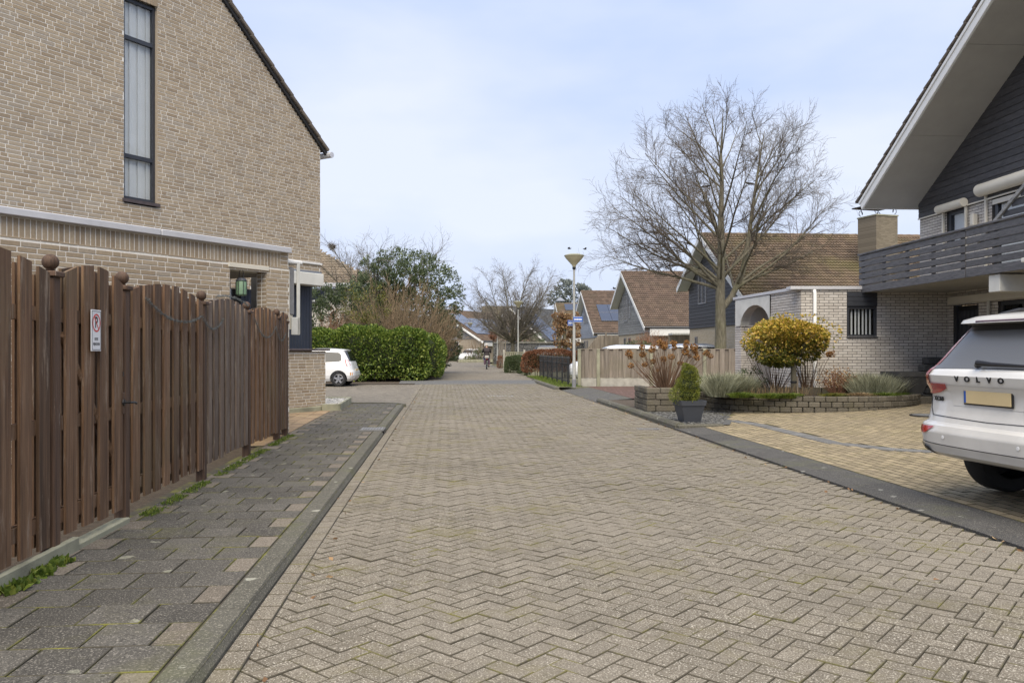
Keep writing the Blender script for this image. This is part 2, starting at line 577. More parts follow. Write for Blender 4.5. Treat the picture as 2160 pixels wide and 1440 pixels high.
MT['tile_pale'] = speckle_mat('pale half tile', (0.165, 0.142, 0.115), (0.33, 0.29, 0.24), (0.07, 0.06, 0.048), moss=(0.17, 0.16, 0.08), piece=0.35, scale=110)
MT['kerb'] = speckle_mat('concrete kerb', (0.100, 0.095, 0.078), (0.28, 0.265, 0.215), (0.06, 0.058, 0.05), moss=(0.11, 0.12, 0.04), piece=0.12, lichen=(0.42, 0.42, 0.35), scale=110)
MT['slab'] = speckle_mat('dark ramp slab', (0.075, 0.073, 0.070), (0.24, 0.225, 0.20), (0.045, 0.045, 0.047), moss=(0.12, 0.125, 0.06), piece=0.2, scale=110, lichen=(0.30, 0.30, 0.27))
MT['yellow_paver'] = speckle_mat('yellow driveway paver', (0.295, 0.242, 0.155), (0.45, 0.39, 0.285), (0.18, 0.14, 0.085), moss=(0.21, 0.175, 0.095), piece=0.34, scale=200, pale=(0.245, 0.205, 0.145))
MT['grey_paver'] = speckle_mat('blue grey paver', (0.155, 0.155, 0.155), (0.28, 0.28, 0.27), (0.08, 0.08, 0.08), piece=0.3, scale=200)
MT['red_paver'] = speckle_mat('red driveway paver', (0.165, 0.105, 0.088), (0.30, 0.19, 0.16), (0.09, 0.055, 0.048), piece=0.3, scale=50, pattern=True)
MT['soil'] = simple('garden soil', (0.075, 0.058, 0.042), 1.0, 0.45, 14, bump=0.03, bscale=45)
MT['ground'] = simple('garden ground', (0.12, 0.115, 0.06), 1.0, 0.4, 1.5, bump=0.02, bscale=20)
MT['fence'] = wood_mat('brown stained wood', [(0.28, (0.060, 0.031, 0.016)), (0.5, (0.165, 0.090, 0.046)), (0.72, (0.255, 0.155, 0.088))], piece=0.48, worn=(0.36, 0.285, 0.215), wornamt=(0.55, 0.70), green=(0.13, 0.105, 0.055))
MT['fence_grey'] = wood_mat('weathered grey brown wood', [(0.25, (0.085, 0.058, 0.042)), (0.5, (0.165, 0.118, 0.086)), (0.75, (0.23, 0.17, 0.128))], worn=(0.28, 0.24, 0.20), wornamt=(0.52, 0.7))
MT['fence_pale'] = wood_mat('silver weathered fence wood', [(0.25, (0.15, 0.125, 0.098)), (0.5, (0.235, 0.20, 0.162)), (0.75, (0.31, 0.27, 0.225))], stretch=(14, 14, 0.7), piece=0.25, green=(0.15, 0.14, 0.08))
MT['post_wood'] = wood_mat('dark stained post', [(0.25, (0.045, 0.025, 0.015)), (0.5, (0.090, 0.050, 0.030)), (0.75, (0.13, 0.078, 0.048))], worn=(0.33, 0.28, 0.23), wornamt=(0.62, 0.70))
MT['dark_plank'] = wood_mat('anthracite painted plank', [(0.2, (0.045, 0.045, 0.050)), (0.8, (0.072, 0.071, 0.077))], stretch=(1.2, 1.2, 20), rough=0.6, piece=0.2)
MT['rail_plank'] = wood_mat('grey balcony plank', [(0.2, (0.078, 0.077, 0.083)), (0.8, (0.115, 0.113, 0.118))], stretch=(1.2, 1.2, 20), rough=0.6, piece=0.16)
MT['grey_plank'] = wood_mat('weathered grey plank', [(0.2, (0.22, 0.22, 0.215)), (0.8, (0.36, 0.355, 0.34))], stretch=(0.8, 0.8, 12), piece=0.3)
MT['blue_plank'] = wood_mat('pale blue grey plank', [(0.2, (0.28, 0.30, 0.34)), (0.8, (0.36, 0.385, 0.43))], stretch=(0.8, 0.8, 12), piece=0.15)
MT['navy'] = simple('navy painted boards', (0.028, 0.036, 0.055), 0.5, 0.18, 3, piece=0.12)
MT['white'] = simple('white paint', (0.74, 0.74, 0.72), 0.5, 0.06, 2.5)
MT['white_dirty'] = simple('weathered white render', (0.60, 0.595, 0.55), 0.85, 0.18, 2.2)
MT['cream'] = simple('cream aluminium', (0.64, 0.60, 0.51), 0.45, 0.06, 3)
MT['soffit'] = simple('grey soffit board', (0.36, 0.345, 0.315), 0.8, 0.10, 1.5)
MT['zinc'] = simple('pale aluminium edge', (0.58, 0.58, 0.60), 0.45, 0.08, 4, metal=0.25)
MT['lead'] = simple('lead flashing', (0.20, 0.22, 0.26), 0.6, 0.25, 6, metal=0.2)
MT['frame_dark'] = simple('anthracite window frame', (0.035, 0.038, 0.046), 0.4, 0.1, 4)
MT['frame_grey'] = simple('grey window frame', (0.20, 0.20, 0.21), 0.5, 0.1, 4)
MT['black'] = simple('black paint', (0.012, 0.012, 0.014), 0.4, 0.1, 5)
MT['black_rough'] = simple('black plastic', (0.018, 0.018, 0.02), 0.75, 0.2, 9)
MT['dark_in'] = simple('dark interior', (0.02, 0.02, 0.022), 0.95, 0.2, 3)
MT['curtain'] = simple('pale vertical blind', (0.80, 0.81, 0.82), 0.8, 0.05, 3)
MT['slate'] = simple('slate sill', (0.07, 0.055, 0.055), 0.55, 0.3, 10)
MT['tile_roof'] = simple('brown roof tile', (0.145, 0.098, 0.068), 0.85, 0.35, 9, piece=0.35, bump=0.004, bscale=90)
MT['tile_verge'] = simple('grey brown verge tile', (0.15, 0.125, 0.10), 0.9, 0.35, 14, piece=0.25, bump=0.006, bscale=70)
MT['tile_grey'] = simple('dark grey roof tile', (0.075, 0.078, 0.085), 0.8, 0.25, 6, piece=0.25)
MT['tile_buff'] = simple('buff roof tile', (0.235, 0.19, 0.14), 0.9, 0.25, 6, piece=0.25)
MT['concrete'] = simple('pale concrete', (0.36, 0.345, 0.30), 0.9, 0.25, 5, bump=0.004, bscale=60)
MT['concrete_moss'] = simple('mossy concrete', (0.27, 0.265, 0.19), 0.92, 0.35, 3, bump=0.005, bscale=60)
MT['block'] = speckle_mat('split concrete block', (0.125, 0.112, 0.088), (0.25, 0.22, 0.175), (0.05, 0.044, 0.035), moss=(0.12, 0.11, 0.045), piece=0.35, scale=120)
MT['block_grey'] = speckle_mat('dark grey block', (0.075, 0.075, 0.075), (0.16, 0.16, 0.15), (0.03, 0.03, 0.03), piece=0.3, scale=120)
MT['glass'] = glass_mat('dark glass', (0.008, 0.010, 0.012), spec=0.5)
MT['pane'] = clear_glass('window pane')
MT['solar'] = simple('solar panel glass', (0.030, 0.034, 0.050), 0.16, 0.1, 2, spec=0.9, coat=0.6)
MT['galv'] = simple('galvanised pole', (0.40, 0.40, 0.37), 0.5, 0.14, 6, metal=0.3)
MT['lamp_glass'] = simple('yellowed lamp bowl', (0.50, 0.46, 0.30), 0.4, 0.15, 6)
MT['sign_blue'] = simple('blue enamel', (0.02, 0.10, 0.42), 0.35, 0.05, 4)
MT['sign_white'] = simple('white enamel', (0.80, 0.81, 0.83), 0.35, 0.03, 4)
MT['sign_red'] = simple('red enamel', (0.62, 0.045, 0.035), 0.4, 0.03, 4)
MT['paint_white'] = simple('white car paint', (0.76, 0.765, 0.765), 0.32, 0.05, 2.2, coat=1.0)
MT['paint_dirty'] = simple('road dirty white car paint', (0.66, 0.645, 0.61), 0.38, 0.09, 3.2, coat=0.8)
MT['paint_grey'] = simple('grey car paint', (0.055, 0.057, 0.063), 0.35, 0.05, 2, coat=0.5)
MT['paint_silver'] = simple('silver car paint', (0.46, 0.50, 0.56), 0.3, 0.05, 2, coat=1.0, metal=0.4)
MT['tyre'] = simple('tyre rubber', (0.016, 0.016, 0.017), 0.85, 0.2, 12)
MT['alloy'] = simple('alloy wheel', (0.42, 0.42, 0.43), 0.35, 0.1, 8, metal=0.7)
MT['red_lens'] = simple('red lamp lens', (0.42, 0.018, 0.02), 0.15, 0.15, 12, coat=0.8)
MT['orange_lens'] = simple('orange reflector', (0.6, 0.25, 0.02), 0.3, 0.1, 12)
MT['plate'] = simple('blank yellow plate', (0.62, 0.49, 0.27), 0.55, 0.05, 4)
MT['rear_glass'] = glass_mat('dusty rear window', (0.105, 0.108, 0.112), 0.3, 0.5)
MT['pot'] = simple('anthracite planter plastic', (0.045, 0.050, 0.062), 0.6, 0.12, 6)
MT['pot_old'] = simple('weathered dark planter', (0.055, 0.055, 0.055), 0.85, 0.3, 8)
MT['iron'] = simple('black painted iron', (0.020, 0.021, 0.023), 0.45, 0.2, 8)
MT['stone_white'] = simple('white gravel', (0.58, 0.56, 0.52), 0.8, 0.1, 20, piece=0.55)
MT['stone_grey'] = simple('grey slate gravel', (0.16, 0.16, 0.155), 0.85, 0.2, 20, piece=0.6)
MT['bark'] = wood_mat('grey green bark', [(0.3, (0.085, 0.075, 0.050)), (0.7, (0.19, 0.172, 0.125))], stretch=(9, 9, 2.2), piece=0.0, green=(0.13, 0.135, 0.05), rough=0.95)
MT['twig'] = simple('bare twig', (0.110, 0.090, 0.070), 0.95, 0.25, 1.2)
MT['twig_grey'] = simple('grey bare twig', (0.135, 0.12, 0.10), 0.95, 0.25, 1.2)
MT['twig_tan'] = simple('tan shrub twig', (0.255, 0.185, 0.115), 0.95, 0.35, 1.0, piece=0.35)
MT['twig_red'] = simple('reddish shrub twig', (0.24, 0.125, 0.075), 0.95, 0.35, 1.0, piece=0.35)
MT['stem'] = simple('brown hydrangea stem', (0.175, 0.105, 0.065), 0.9, 0.3, 5, piece=0.4)
MT['laurel'] = leaf_mat('laurel leaf', [(0, (0.030, 0.065, 0.010)), (0.45, (0.10, 0.155, 0.026)), (0.8, (0.21, 0.275, 0.05)), (1, (0.33, 0.37, 0.09))], 0.40, 0.28)
MT['olive'] = leaf_mat('grey green evergreen leaf', [(0, (0.035, 0.055, 0.024)), (0.6, (0.085, 0.115, 0.052)), (1, (0.17, 0.20, 0.10))], 0.5, 0.2)
MT['yellowgreen'] = leaf_mat('yellow green leaf', [(0, (0.06, 0.075, 0.015)), (0.6, (0.14, 0.155, 0.03)), (1, (0.28, 0.24, 0.045))], 0.5, 0.3)
MT['golden'] = leaf_mat('golden leaf', [(0, (0.14, 0.15, 0.02)), (0.3, (0.36, 0.30, 0.04)), (0.7, (0.60, 0.43, 0.07)), (1, (0.72, 0.47, 0.17))], 0.5, 0.3)
MT['beech'] = leaf_mat('copper beech leaf', [(0, (0.075, 0.030, 0.016)), (0.5, (0.20, 0.085, 0.042)), (1, (0.33, 0.16, 0.085))], 0.6, 0.25)
MT['box_leaf'] = leaf_mat('privet leaf', [(0, (0.03, 0.05, 0.018)), (0.6, (0.085, 0.12, 0.045)), (1, (0.19, 0.21, 0.12))], 0.5, 0.2)
MT['conifer'] = leaf_mat('dwarf conifer needle', [(0, (0.07, 0.095, 0.012)), (0.6, (0.17, 0.195, 0.028)), (1, (0.28, 0.28, 0.05))], 0.6, 0.25)
MT['lavender'] = leaf_mat('lavender leaf', [(0, (0.15, 0.155, 0.095)), (0.5, (0.29, 0.295, 0.20)), (1, (0.43, 0.43, 0.31))], 0.8, 0.2)
MT['straw'] = leaf_mat('dry stalk', [(0, (0.18, 0.12, 0.06)), (1, (0.38, 0.28, 0.16))], 0.9, 0.2)
MT['grass'] = leaf_mat('grass blade', [(0, (0.05, 0.085, 0.012)), (0.6, (0.125, 0.185, 0.025)), (1, (0.23, 0.26, 0.05))], 0.6, 0.3)
MT['dryhead'] = leaf_mat('dried hydrangea floret', [(0, (0.13, 0.058, 0.018)), (0.5, (0.28, 0.135, 0.042)), (1, (0.44, 0.25, 0.095))], 0.8, 0.25)
MT['deadleaf'] = leaf_mat('dead leaf', [(0, (0.12, 0.06, 0.03)), (0.6, (0.30, 0.18, 0.09)), (1, (0.50, 0.36, 0.20))], 0.8, 0.2)
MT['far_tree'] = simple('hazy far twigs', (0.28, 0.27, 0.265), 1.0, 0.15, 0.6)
MT['skin'] = simple('skin', (0.50, 0.30, 0.21), 0.6, 0.06, 10)
MT['hair'] = simple('grey hair', (0.45, 0.42, 0.38), 0.8, 0.2, 40)
MT['coat'] = simple('dark brown coat', (0.030, 0.023, 0.024), 0.85, 0.25, 6)
MT['jeans'] = simple('blue jeans', (0.055, 0.095, 0.19), 0.9, 0.25, 12)
MT['bag'] = simple('purple pannier cloth', (0.10, 0.055, 0.085), 0.85, 0.3, 14)
MT['shoe'] = simple('dark shoe', (0.05, 0.03, 0.022), 0.7, 0.2, 10)
MT['lantern'] = simple('green lantern paper', (0.16, 0.26, 0.16), 0.5, 0.2, 8)
MT['canvas'] = simple('grey awning cloth', (0.21, 0.21, 0.215), 0.85, 0.2, 8)
MT['gabion'] = simple('gabion stone', (0.22, 0.22, 0.22), 0.9, 0.3, 5, piece=0.6)
MT['garland'] = simple('garland wire', (0.10, 0.11, 0.11), 0.5, 0.2, 20)
MT['feather'] = simple('black feather', (0.022, 0.022, 0.026), 0.6, 0.2, 20)
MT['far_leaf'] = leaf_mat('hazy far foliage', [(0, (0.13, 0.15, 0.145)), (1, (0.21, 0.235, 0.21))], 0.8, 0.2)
MT['paver_edge'] = joint_mat('paver edge dirt and joint shade', (0.092, 0.080, 0.058), (0.17, 0.16, 0.04), 0.52, 0.68, 2.2)  # joint dirt and moss; shade between pavers also painted in as dark colour
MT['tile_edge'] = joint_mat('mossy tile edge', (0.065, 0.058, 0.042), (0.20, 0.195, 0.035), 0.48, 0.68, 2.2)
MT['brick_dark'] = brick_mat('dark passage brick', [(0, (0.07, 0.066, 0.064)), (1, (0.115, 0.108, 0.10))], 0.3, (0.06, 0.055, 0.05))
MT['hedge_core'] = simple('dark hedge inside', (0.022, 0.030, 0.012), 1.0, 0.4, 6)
# ================================================================== GROUND
SA = R(4.74)                     # the street runs a little to the left of the camera axis
cS, sS = math.cos(SA), math.sin(SA)
def W(s, t, z=0.0):              # street frame -> world
    return (s * cS - t * sS, s * sS + t * cS, z)
def ST(X, Y):
    return (X * cS + Y * sS, -X * sS + Y * cS)
rng = np.random.default_rng(7)
S_L, S_R = -0.996, 4.05

def sheet(name, pts, mat, z=0.0, parent=None, kind='structure', rz=0.0, loc=(0, 0, 0)):
    mb = MB().poly([(p[0], p[1], p[2] if len(p) > 2 else z) for p in pts])
    o = part(name, mb, mat, parent, loc=loc, rot=(0, 0, rz))
    if parent is None:
        o['kind'] = kind
    return o
sheet('ground', [(-400, -60), (400, -60), (400, 900), (-400, 900)], MT['ground'], -0.06)

road = sheet('road', [(S_L, -2), (S_R + 0.02, -2), (S_R + 0.02, 33.0), (-40, 33.0), (-40, 20.4), (S_L, 20.4)], MT['paver_far'], -0.004, rz=SA)
T_END = 32.9
part('joint_bed', MB().poly([(S_L, 0, 0), (S_R, 0, 0), (S_R, T_END, 0), (S_L, T_END, 0)]), MT['joint'], road, loc=(0, 0, -0.0015))
# herringbone pavers at 45 degrees (0.21 x 0.105), a soldier course along each kerb
def herring(s0, s1, t0, t1, a=0.205, b=0.1025, g=0.0045):
    C, A = [], []
    q = math.sqrt(0.5)
    n = int((t1 - t0 + s1 - s0) / b) + 8
    for i in range(-n, n):
        for j in range(max(-n, -i - 4), n):
            k = (i + j) % 4      # classic 2:1 herringbone: cell (i,j)
            if (i - j) % 4 == 0:
                x, y, ang = (i + 1.0) * b, (j + 0.5) * b, 0.0
            elif (i - j) % 4 == 2:
                x, y, ang = (i + 0.5) * b, (j + 0.0) * b, math.pi / 2
            else:
                continue
            s = (x - y) * q + (s0 + s1) / 2
            t = (x + y) * q + t0
            if s0 + 0.075 < s < s1 - 0.075 and t0 < t < t1:
                C.append((s, t))
                A.append(ang + math.pi / 4)
    return np.array(C), np.array(A), (a - g, b - g)
C2, A2, (pl, pw) = herring(S_L - 0.015, S_R + 0.05, 2.6, T_END)
n = len(C2)
wav = 0.010 * (np.sin(C2[:, 0] * 1.1 + 0.4) * np.cos(C2[:, 1] * 0.55) + 0.5 * np.sin(C2[:, 1] * 1.3 + C2[:, 0] * 0.7))
zz = rng.normal(0, 0.0018, n) + 0.012 + wav * 0.5
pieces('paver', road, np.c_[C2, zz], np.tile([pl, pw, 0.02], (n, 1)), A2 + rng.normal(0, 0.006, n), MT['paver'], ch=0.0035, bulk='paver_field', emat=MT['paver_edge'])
tt = np.arange(2.6, T_END, 0.214)
eC = np.concatenate([np.c_[np.full(len(tt), S_L + 0.058), tt, np.full(len(tt), 0.026)]])
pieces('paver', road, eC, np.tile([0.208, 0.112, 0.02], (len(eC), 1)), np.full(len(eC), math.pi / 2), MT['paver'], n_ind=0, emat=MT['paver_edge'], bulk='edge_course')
# drain grates let into the road
def grate(px, py, w, d, label):
    Y = F * CAM_H / (py - HZ)
    t = thing('drain_grate', label, 'drain', (U(px, Y), Y, 0.006), SA)
    part('frame', MB().box((0, 0, 0), (w, d, 0.012)), MT['black_rough'], t)
    for k in range(9):
        part('bar', MB().box((-w / 2 + w * (k + 0.5) / 9, 0, 0.009), (w / 22, d * 0.86, 0.008)), MT['frame_grey'], t)
grate(1368, 906, 0.40, 0.30, 'small iron drain grate in the road beside the right kerb end')
grate(1055, 836, 0.8, 0.6, 'wide iron drain cover in the middle of the road junction')

# raised threshold and the street beyond it
mb = MB()
P = np.array([[[s, t, z] for (t, z) in ((33.2, -0.004), (34.2, 0.07), (35.6, 0.073))] for s in np.linspace(-1.9, 5.0, 12)])
mb.grid(P)
tag(part('road_threshold', mb, MT['grey_paver'], rot=(0, 0, SA)), kind='structure')
sheet('far_road', [(-1.2, 35.5), (4.1, 35.5), (4.1, 88), (-1.2, 90)], MT['paver_far'], 0.074, rz=SA)
sheet('cross_road', [(-40, 84), (-1.2, 86), (4.1, 86), (8, 96), (-40, 93)], MT['paver_far'], 0.070, rz=SA)
sheet('far_pavement', [(-9, 93.2), (-1, 93.2), (-1, 94.2), (-9, 94.2)], MT['tile_pale'], 0.082, rz=SA)

# ---- left pavement with tiles and kerb
PZ = 0.085
sheet('yard', [(-2.5, -1), (-2.5, 20.2), (-16, 20.2), (-16, -1)], MT['soil'], PZ - 0.02, rz=SA)
pave = sheet('pavement', [(S_L - 0.02, -1), (S_L - 0.02, 20.2), (-2.56, 20.2), (-2.56, -1)][::-1], MT['joint_moss'], PZ - 0.010, rz=SA)
C, S, pal = [], [], []
k_in = S_L - 0.17
for r, t in enumerate(np.arange(2.05, 20.0, 0.302)):
    s = k_in
    first = True
    while s > -2.52:
        half = (r % 2 == 0) and first
        w = 0.15 if half else 0.302
        if s - w < -2.47:
            w = max(0.08, s + 2.47)
        edge = (not half) and w < 0.25
        C.append((s - w / 2, t, PZ + rng.normal(0, 0.0016)))
        S.append((w - 0.010, 0.2985, 0.05))
        pal.append((half and (t < 13 or rng.random() < 0.2)) or (edge and rng.random() < 0.8) or rng.random() < 0.012)
        s -= w
        first = False
        if w < 0.25 and not half:
            break
C, S, pal = np.array(C), np.array(S), np.array(pal)
pieces('pavement_tile', pave, C[~pal], S[~pal], rng.normal(0, 0.004, (~pal).sum()), MT['tile'], ch=0.004, emat=MT['tile_edge'])
pieces('pavement_tile', pave, C[pal], S[pal], None, MT['tile_pale'], ch=0.004, emat=MT['tile_edge'])
def kerb_line(name, label_kind, s, t0, t1, side, h=0.105, step=1.0, mat='kerb', w=0.155):
    root = part(name, MB().box((s + side * w / 2, (t0 + t1) / 2, h / 2 - 0.09), (w * 0.9, t1 - t0, h)), MT[mat], rot=(0, 0, SA), kind='structure')
    prof = [(0, -0.02), (0.0, h - 0.045), (0.03, h + 0.001), (w, h + 0.002), (w, -0.02)]
    t = t0
    while t < t1 - 0.05:
        l = min(step, t1 - t)
        mb = MB().prism([(s + side * a, b) for a, b in prof], t + 0.003, t + l - 0.003)
        part('kerb_stone', mb, MT[mat], root)
        t += l
    return root
kerb_line('kerb', '', S_L, 1.2, 13.2, -1, h=PZ)
kerb_line('far_kerb', '', S_L, 13.75, 19.6, -1, h=PZ)
# kerb inlet drain
dr = thing('kerb_drain', 'cast iron kerb inlet drain at the edge of the tiled pavement', 'drain', W(S_L - 0.20, 13.48, PZ), SA)
part('cover', MB().cbox((0, 0, 0.004), (0.40, 0.50, 0.02), 0.005), MT['grey_paver'], dr)
for k in range(8):
    part('rib', MB().box((-0.16 + k * 0.045, 0, 0.018), (0.02, 0.42, 0.006)), MT['frame_grey'], dr)
part('inlet', MB().box((0.19, 0, -0.055), (0.03, 0.44, 0.09)), MT['black'], dr)
# rounded kerb end, low kerb along the side road
mb = MB()
arc = [(S_L - 0.9 + 0.9 * math.cos(a), 19.6 + 0.75 * math.sin(a)) for a in np.linspace(0, math.pi / 2, 8)] + [(-4.0, 20.4), (-12, 20.4)]
for (a, b), (c, d) in zip(arc[:-1], arc[1:]):
    l = math.hypot(c - a, d - b)
    mb.box(((a + c) / 2, (b + d) / 2, 0.045), (l, 0.12, 0.10), math.atan2(d - b, c - a))
tag(part('corner_kerb', mb, MT['kerb'], rot=(0, 0, SA)), kind='structure')

# orange-buff tiles between the pavement and the left house
MT['buff_tile'] = speckle_mat('buff and orange tile', (0.33, 0.235, 0.145), (0.42, 0.34, 0.25), (0.2, 0.15, 0.10), piece=0.42, scale=150, moss=(0.25, 0.22, 0.13))
C = []
for i, s in enumerate(np.arange(-2.60, -7.0, -0.252)):
    for t in np.arange(11.5, 19.3, 0.252):
        X, Y, _ = W(s, t)
        if X > -4.25 - 0.601 * (17.75 - Y) + 0.02 and (Y < 17.6 or X > -3.9):
            C.append((s, t + (i % 2) * 0.126, PZ + 0.004 + rng.normal(0, 0.001)))
hp = part('house_path', MB().poly([(-2.46, 11.3, PZ - 0.004), (-2.46, 20.0, PZ - 0.004), (-9, 20.0, PZ - 0.004), (-9, 11.3, PZ - 0.004)]), MT['joint_drive'], rot=(0, 0, SA), kind='structure')
pieces('path_tile', hp, np.array(C), np.tile([0.244, 0.244, 0.04], (len(C), 1)), None, MT['buff_tile'], ch=0.003)

# ---- right side: flush ramp slabs, kerbs, driveway
ramp_root = part('ramp_slabs', MB().box((0.26, 9.0, -0.06), (0.50, 11.4, 0.05)), MT['joint'], loc=W(S_R - 0.02, 0, 0.024), rot=(0, -math.atan(0.020 / 0.5), SA), kind='structure')
tt = np.arange(2.9, 14.0, 0.995)
pieces('ramp_slab', ramp_root, np.c_[np.full(len(tt), 0.255), tt + 0.5, np.zeros(len(tt))], np.tile([0.50, 0.987, 0.06], (len(tt), 1)), None, MT['slab'], ch=0.004)
kerb_line('kerb_beside_planter', '', S_R, 13.95, 21.4, 1)
mb = MB()
mb.cbox((S_R + 0.45, 13.93, 0.03), (0.85, 0.14, 0.12), 0.02, rz=0.10)
tag(part('kerb_return', mb, MT['kerb'], rot=(0, 0, SA)), kind='structure')
kerb_line('kerb_by_iron_fence', '', S_R - 0.25, 27.8, 35.5, 1)
mb = MB().grid(np.array([[[s, t, z] for (t) in (21.4, 28.0)] for (s, z) in ((S_R, 0.0), (S_R + 0.5, 0.06), (S_R + 1.0, 0.09))]))
tag(part('flush_ramp', mb, MT['slab'], rot=(0, 0, SA)), kind='structure')
sheet('red_driveway', [(S_R + 1.0, 18.0), (14, 18.0), (14, 28.5), (S_R + 1.0, 28.5)], MT['red_paver'], 0.095, rz=SA)
DT = math.atan(0.042)
drive = part('driveway', MB().poly([(0, 1.5, 0), (9, 1.5, 0), (9, 18.6, 0), (0, 18.6, 0)]), MT['joint_drive'], loc=W(4.56, 0, 0.030), rot=(0, -DT, SA), kind='structure')
def DZ(X, Y):                    # height of the driveway at a point
    s, t = ST(X, Y)
    return 0.030 + max(0.0, s - 4.56) * math.tan(DT)
band = [(1545, 888), (1600, 896), (1640, 906), (1700, 920), (1760, 935), (1880, 948), (1965, 953), (2060, 955), (2160, 957)]
bp = []
for px, py in band:
    z = 0.1
    for _ in range(4):
        Y = F * (CAM_H - z) / (py - HZ)
        z = DZ(U(px, Y), Y)
    s, t = ST(U(px, Y), Y)
    bp.append((s - 4.56, t))
bp = np.array(bp)
seg = np.linalg.norm(np.diff(bp, axis=0), axis=1)
cum = np.r_[0, np.cumsum(seg)]
dd = np.arange(0, cum[-1], 0.106)
bx = np.c_[np.interp(dd, cum, bp[:, 0]), np.interp(dd, cum, bp[:, 1])]
bt = np.gradient(bx, axis=0)
C = []
for i, a in enumerate(np.arange(0.055, 6.8, 0.105)):
    for t in np.arange(2.6, 17.4, 0.212):
        C.append((a, t + (i % 2) * 0.106))
C = np.array(C)
dmin = np.min(np.linalg.norm(C[:, None] - bx[None], axis=2), axis=1)
s_, t_ = C[:, 0] + 4.56, C[:, 1]
Xd, Yd = s_ * cS - t_ * sS, s_ * sS + t_ * cS
keep = (dmin > 0.135) & (np.hypot(Xd - 6.6, Yd - 18.45) > 2.45) & ~((t_ > 13.95) & (s_ < 4.95 + (t_ - 14) * 0.45))
C = C[keep]
C = np.c_[C, 0.010 + rng.normal(0, 0.001, len(C))]
pieces('driveway_paver', drive, C, np.tile([0.204, 0.099, 0.03], (len(C), 1)), np.full(len(C), math.pi / 2) + rng.normal(0, 0.006, len(C)), MT['yellow_paver'], ch=0.005, bulk='driveway_paver_field', emat=MT['joint_drive'])
pieces('grey_paver', drive, np.c_[bx, np.full(len(bx), 0.011)], np.tile([0.205, 0.099, 0.03], (len(bx), 1)), np.arctan2(bt[:, 1], bt[:, 0]) + math.pi / 2, MT['grey_paver'])
mh = thing('manhole_cover', 'round dark manhole cover in the yellow driveway', 'manhole', (U(1962, 14.6), 14.6, DZ(U(1962, 14.6), 14.6) + 0.014))
part('rim', MB().lathe([(0.0, -0.01), (0.34, -0.01), (0.34, 0.006), (0.31, 0.008)], 24), MT['black_rough'], mh)
part('lid', MB().lathe([(0.305, 0.0), (0.30, 0.006), (0.0, 0.007)], 24), MT['grey_paver'], mh)

# loose slate bed behind the right kerb, garden soil further back
def stones(name, label, poly_fn, n, z, size, mat, seed, group=None):
    r = np.random.default_rng(seed)
    P = poly_fn(r, n)
    n = len(P)
    base = np.array([[1, 0, 0], [-1, 0, 0], [0, 1, 0], [0, -1, 0], [0, 0, 1], [0, 0, -1.0]])
    f = np.array([[0, 2, 4], [2, 1, 4], [1, 3, 4], [3, 0, 4], [2, 0, 5], [1, 2, 5], [3, 1, 5], [0, 3, 5]])
    sz = size * r.uniform(0.5, 1.3, (n, 1, 1)) * np.array([1, 0.8, 0.45])
    V = base[None] * r.uniform(0.7, 1.2, (n, 6, 1)) * sz
    a = r.uniform(0, 6.28, n)
    c, s = np.cos(a)[:, None], np.sin(a)[:, None]
    V = np.stack([V[..., 0] * c - V[..., 1] * s, V[..., 0] * s + V[..., 1] * c, V[..., 2]], -1)
    zb = np.array([z(x, y) for x, y in P]) if callable(z) else np.full(n, z)
    V = V + np.c_[P, zb + r.uniform(0, size * 0.5, n)][:, None]
    mb = MB().add(V.reshape(-1, 3), (f[None] + (np.arange(n) * 6)[:, None, None]).reshape(-1, 3))
    o = part(name, mb, mat)
    return tag(o, label, 'gravel', kind='stuff')
sheet('slate_bed', [(S_R + 0.15, 13.95), (5.05, 13.98), (6.4, 17.2), (6.4, 18.0), (S_R + 0.15, 18.0)], MT['stone_grey'], 0.075, rz=SA)
def bedpts(r, n):
    s = r.uniform(S_R + 0.16, 6.2, n); t = r.uniform(14.02, 17.9, n)
    k = s < 4.9 + (t - 14) * 0.45
    s, t = s[k], t[k]
    return np.c_[s * cS - t * sS, s * sS + t * cS]
stones('slate_gravel', 'loose grey slate chips around the conical pot behind the kerb', bedpts, 2600, 0.078, 0.026, MT['stone_grey'], 3)
sheet('garden_bed', [(4.2, 17.6), (7, 17.6), (7, 21), (4.2, 21)], MT['soil'], 0.085, rz=SA)
# ================================================================== BRICKWORK
def brickwork(parent, spans, z0, z1, y, mat, mortar, course=0.0645, L=0.212, H=0.100, j=0.011, proud=0.005, seed=1, n_ind=300, thick=0.20, hprob=0.2, name='brick', wallname='mortar_wall', half=False):
    """wall in the parent's x-z plane, facing -y.  spans(z) -> [(x0, x1), ...] of solid wall at that height"""
    r = random.Random(seed)
    C, S = [], []
    mb = MB()
    z = z0
    while z < z1 - 0.01:
        zt = min(z + course, z1)
        for (a, b) in spans((z + zt) / 2):
            if b - a < 0.02:
                continue
            mb.add([(a, y, z), (b, y, z), (b, y + thick, z), (a, y + thick, z), (a, y, zt), (b, y, zt), (b, y + thick, zt), (a, y + thick, zt)],
                   [[0, 1, 5, 4], [1, 2, 6, 5], [2, 3, 7, 6], [3, 0, 4, 7]])
            x = a
            off = r.uniform(0, L)
            if half:
                off = (L - j) / 2 if int(round((z - z0) / course)) % 2 else L
            first = True
            while x < b - 0.015:
                l = (off if first and off > 0.04 else (H if r.random() < hprob else L))
                first = False
                l = min(l, b - x - j * 0.4)
                if l > 0.02:
                    C.append((x + l / 2, y - proud + r.uniform(-0.0015, 0.0015), z + course / 2))
                    S.append((l, min(course, zt - z) - j, 0.02))
                x += l + j
        z = zt
    part(wallname, mb, mortar, parent)
    pieces(name, parent, C, S, None, mat, axis='y', ch=0.003, n_ind=n_ind, bulk='brick_field')
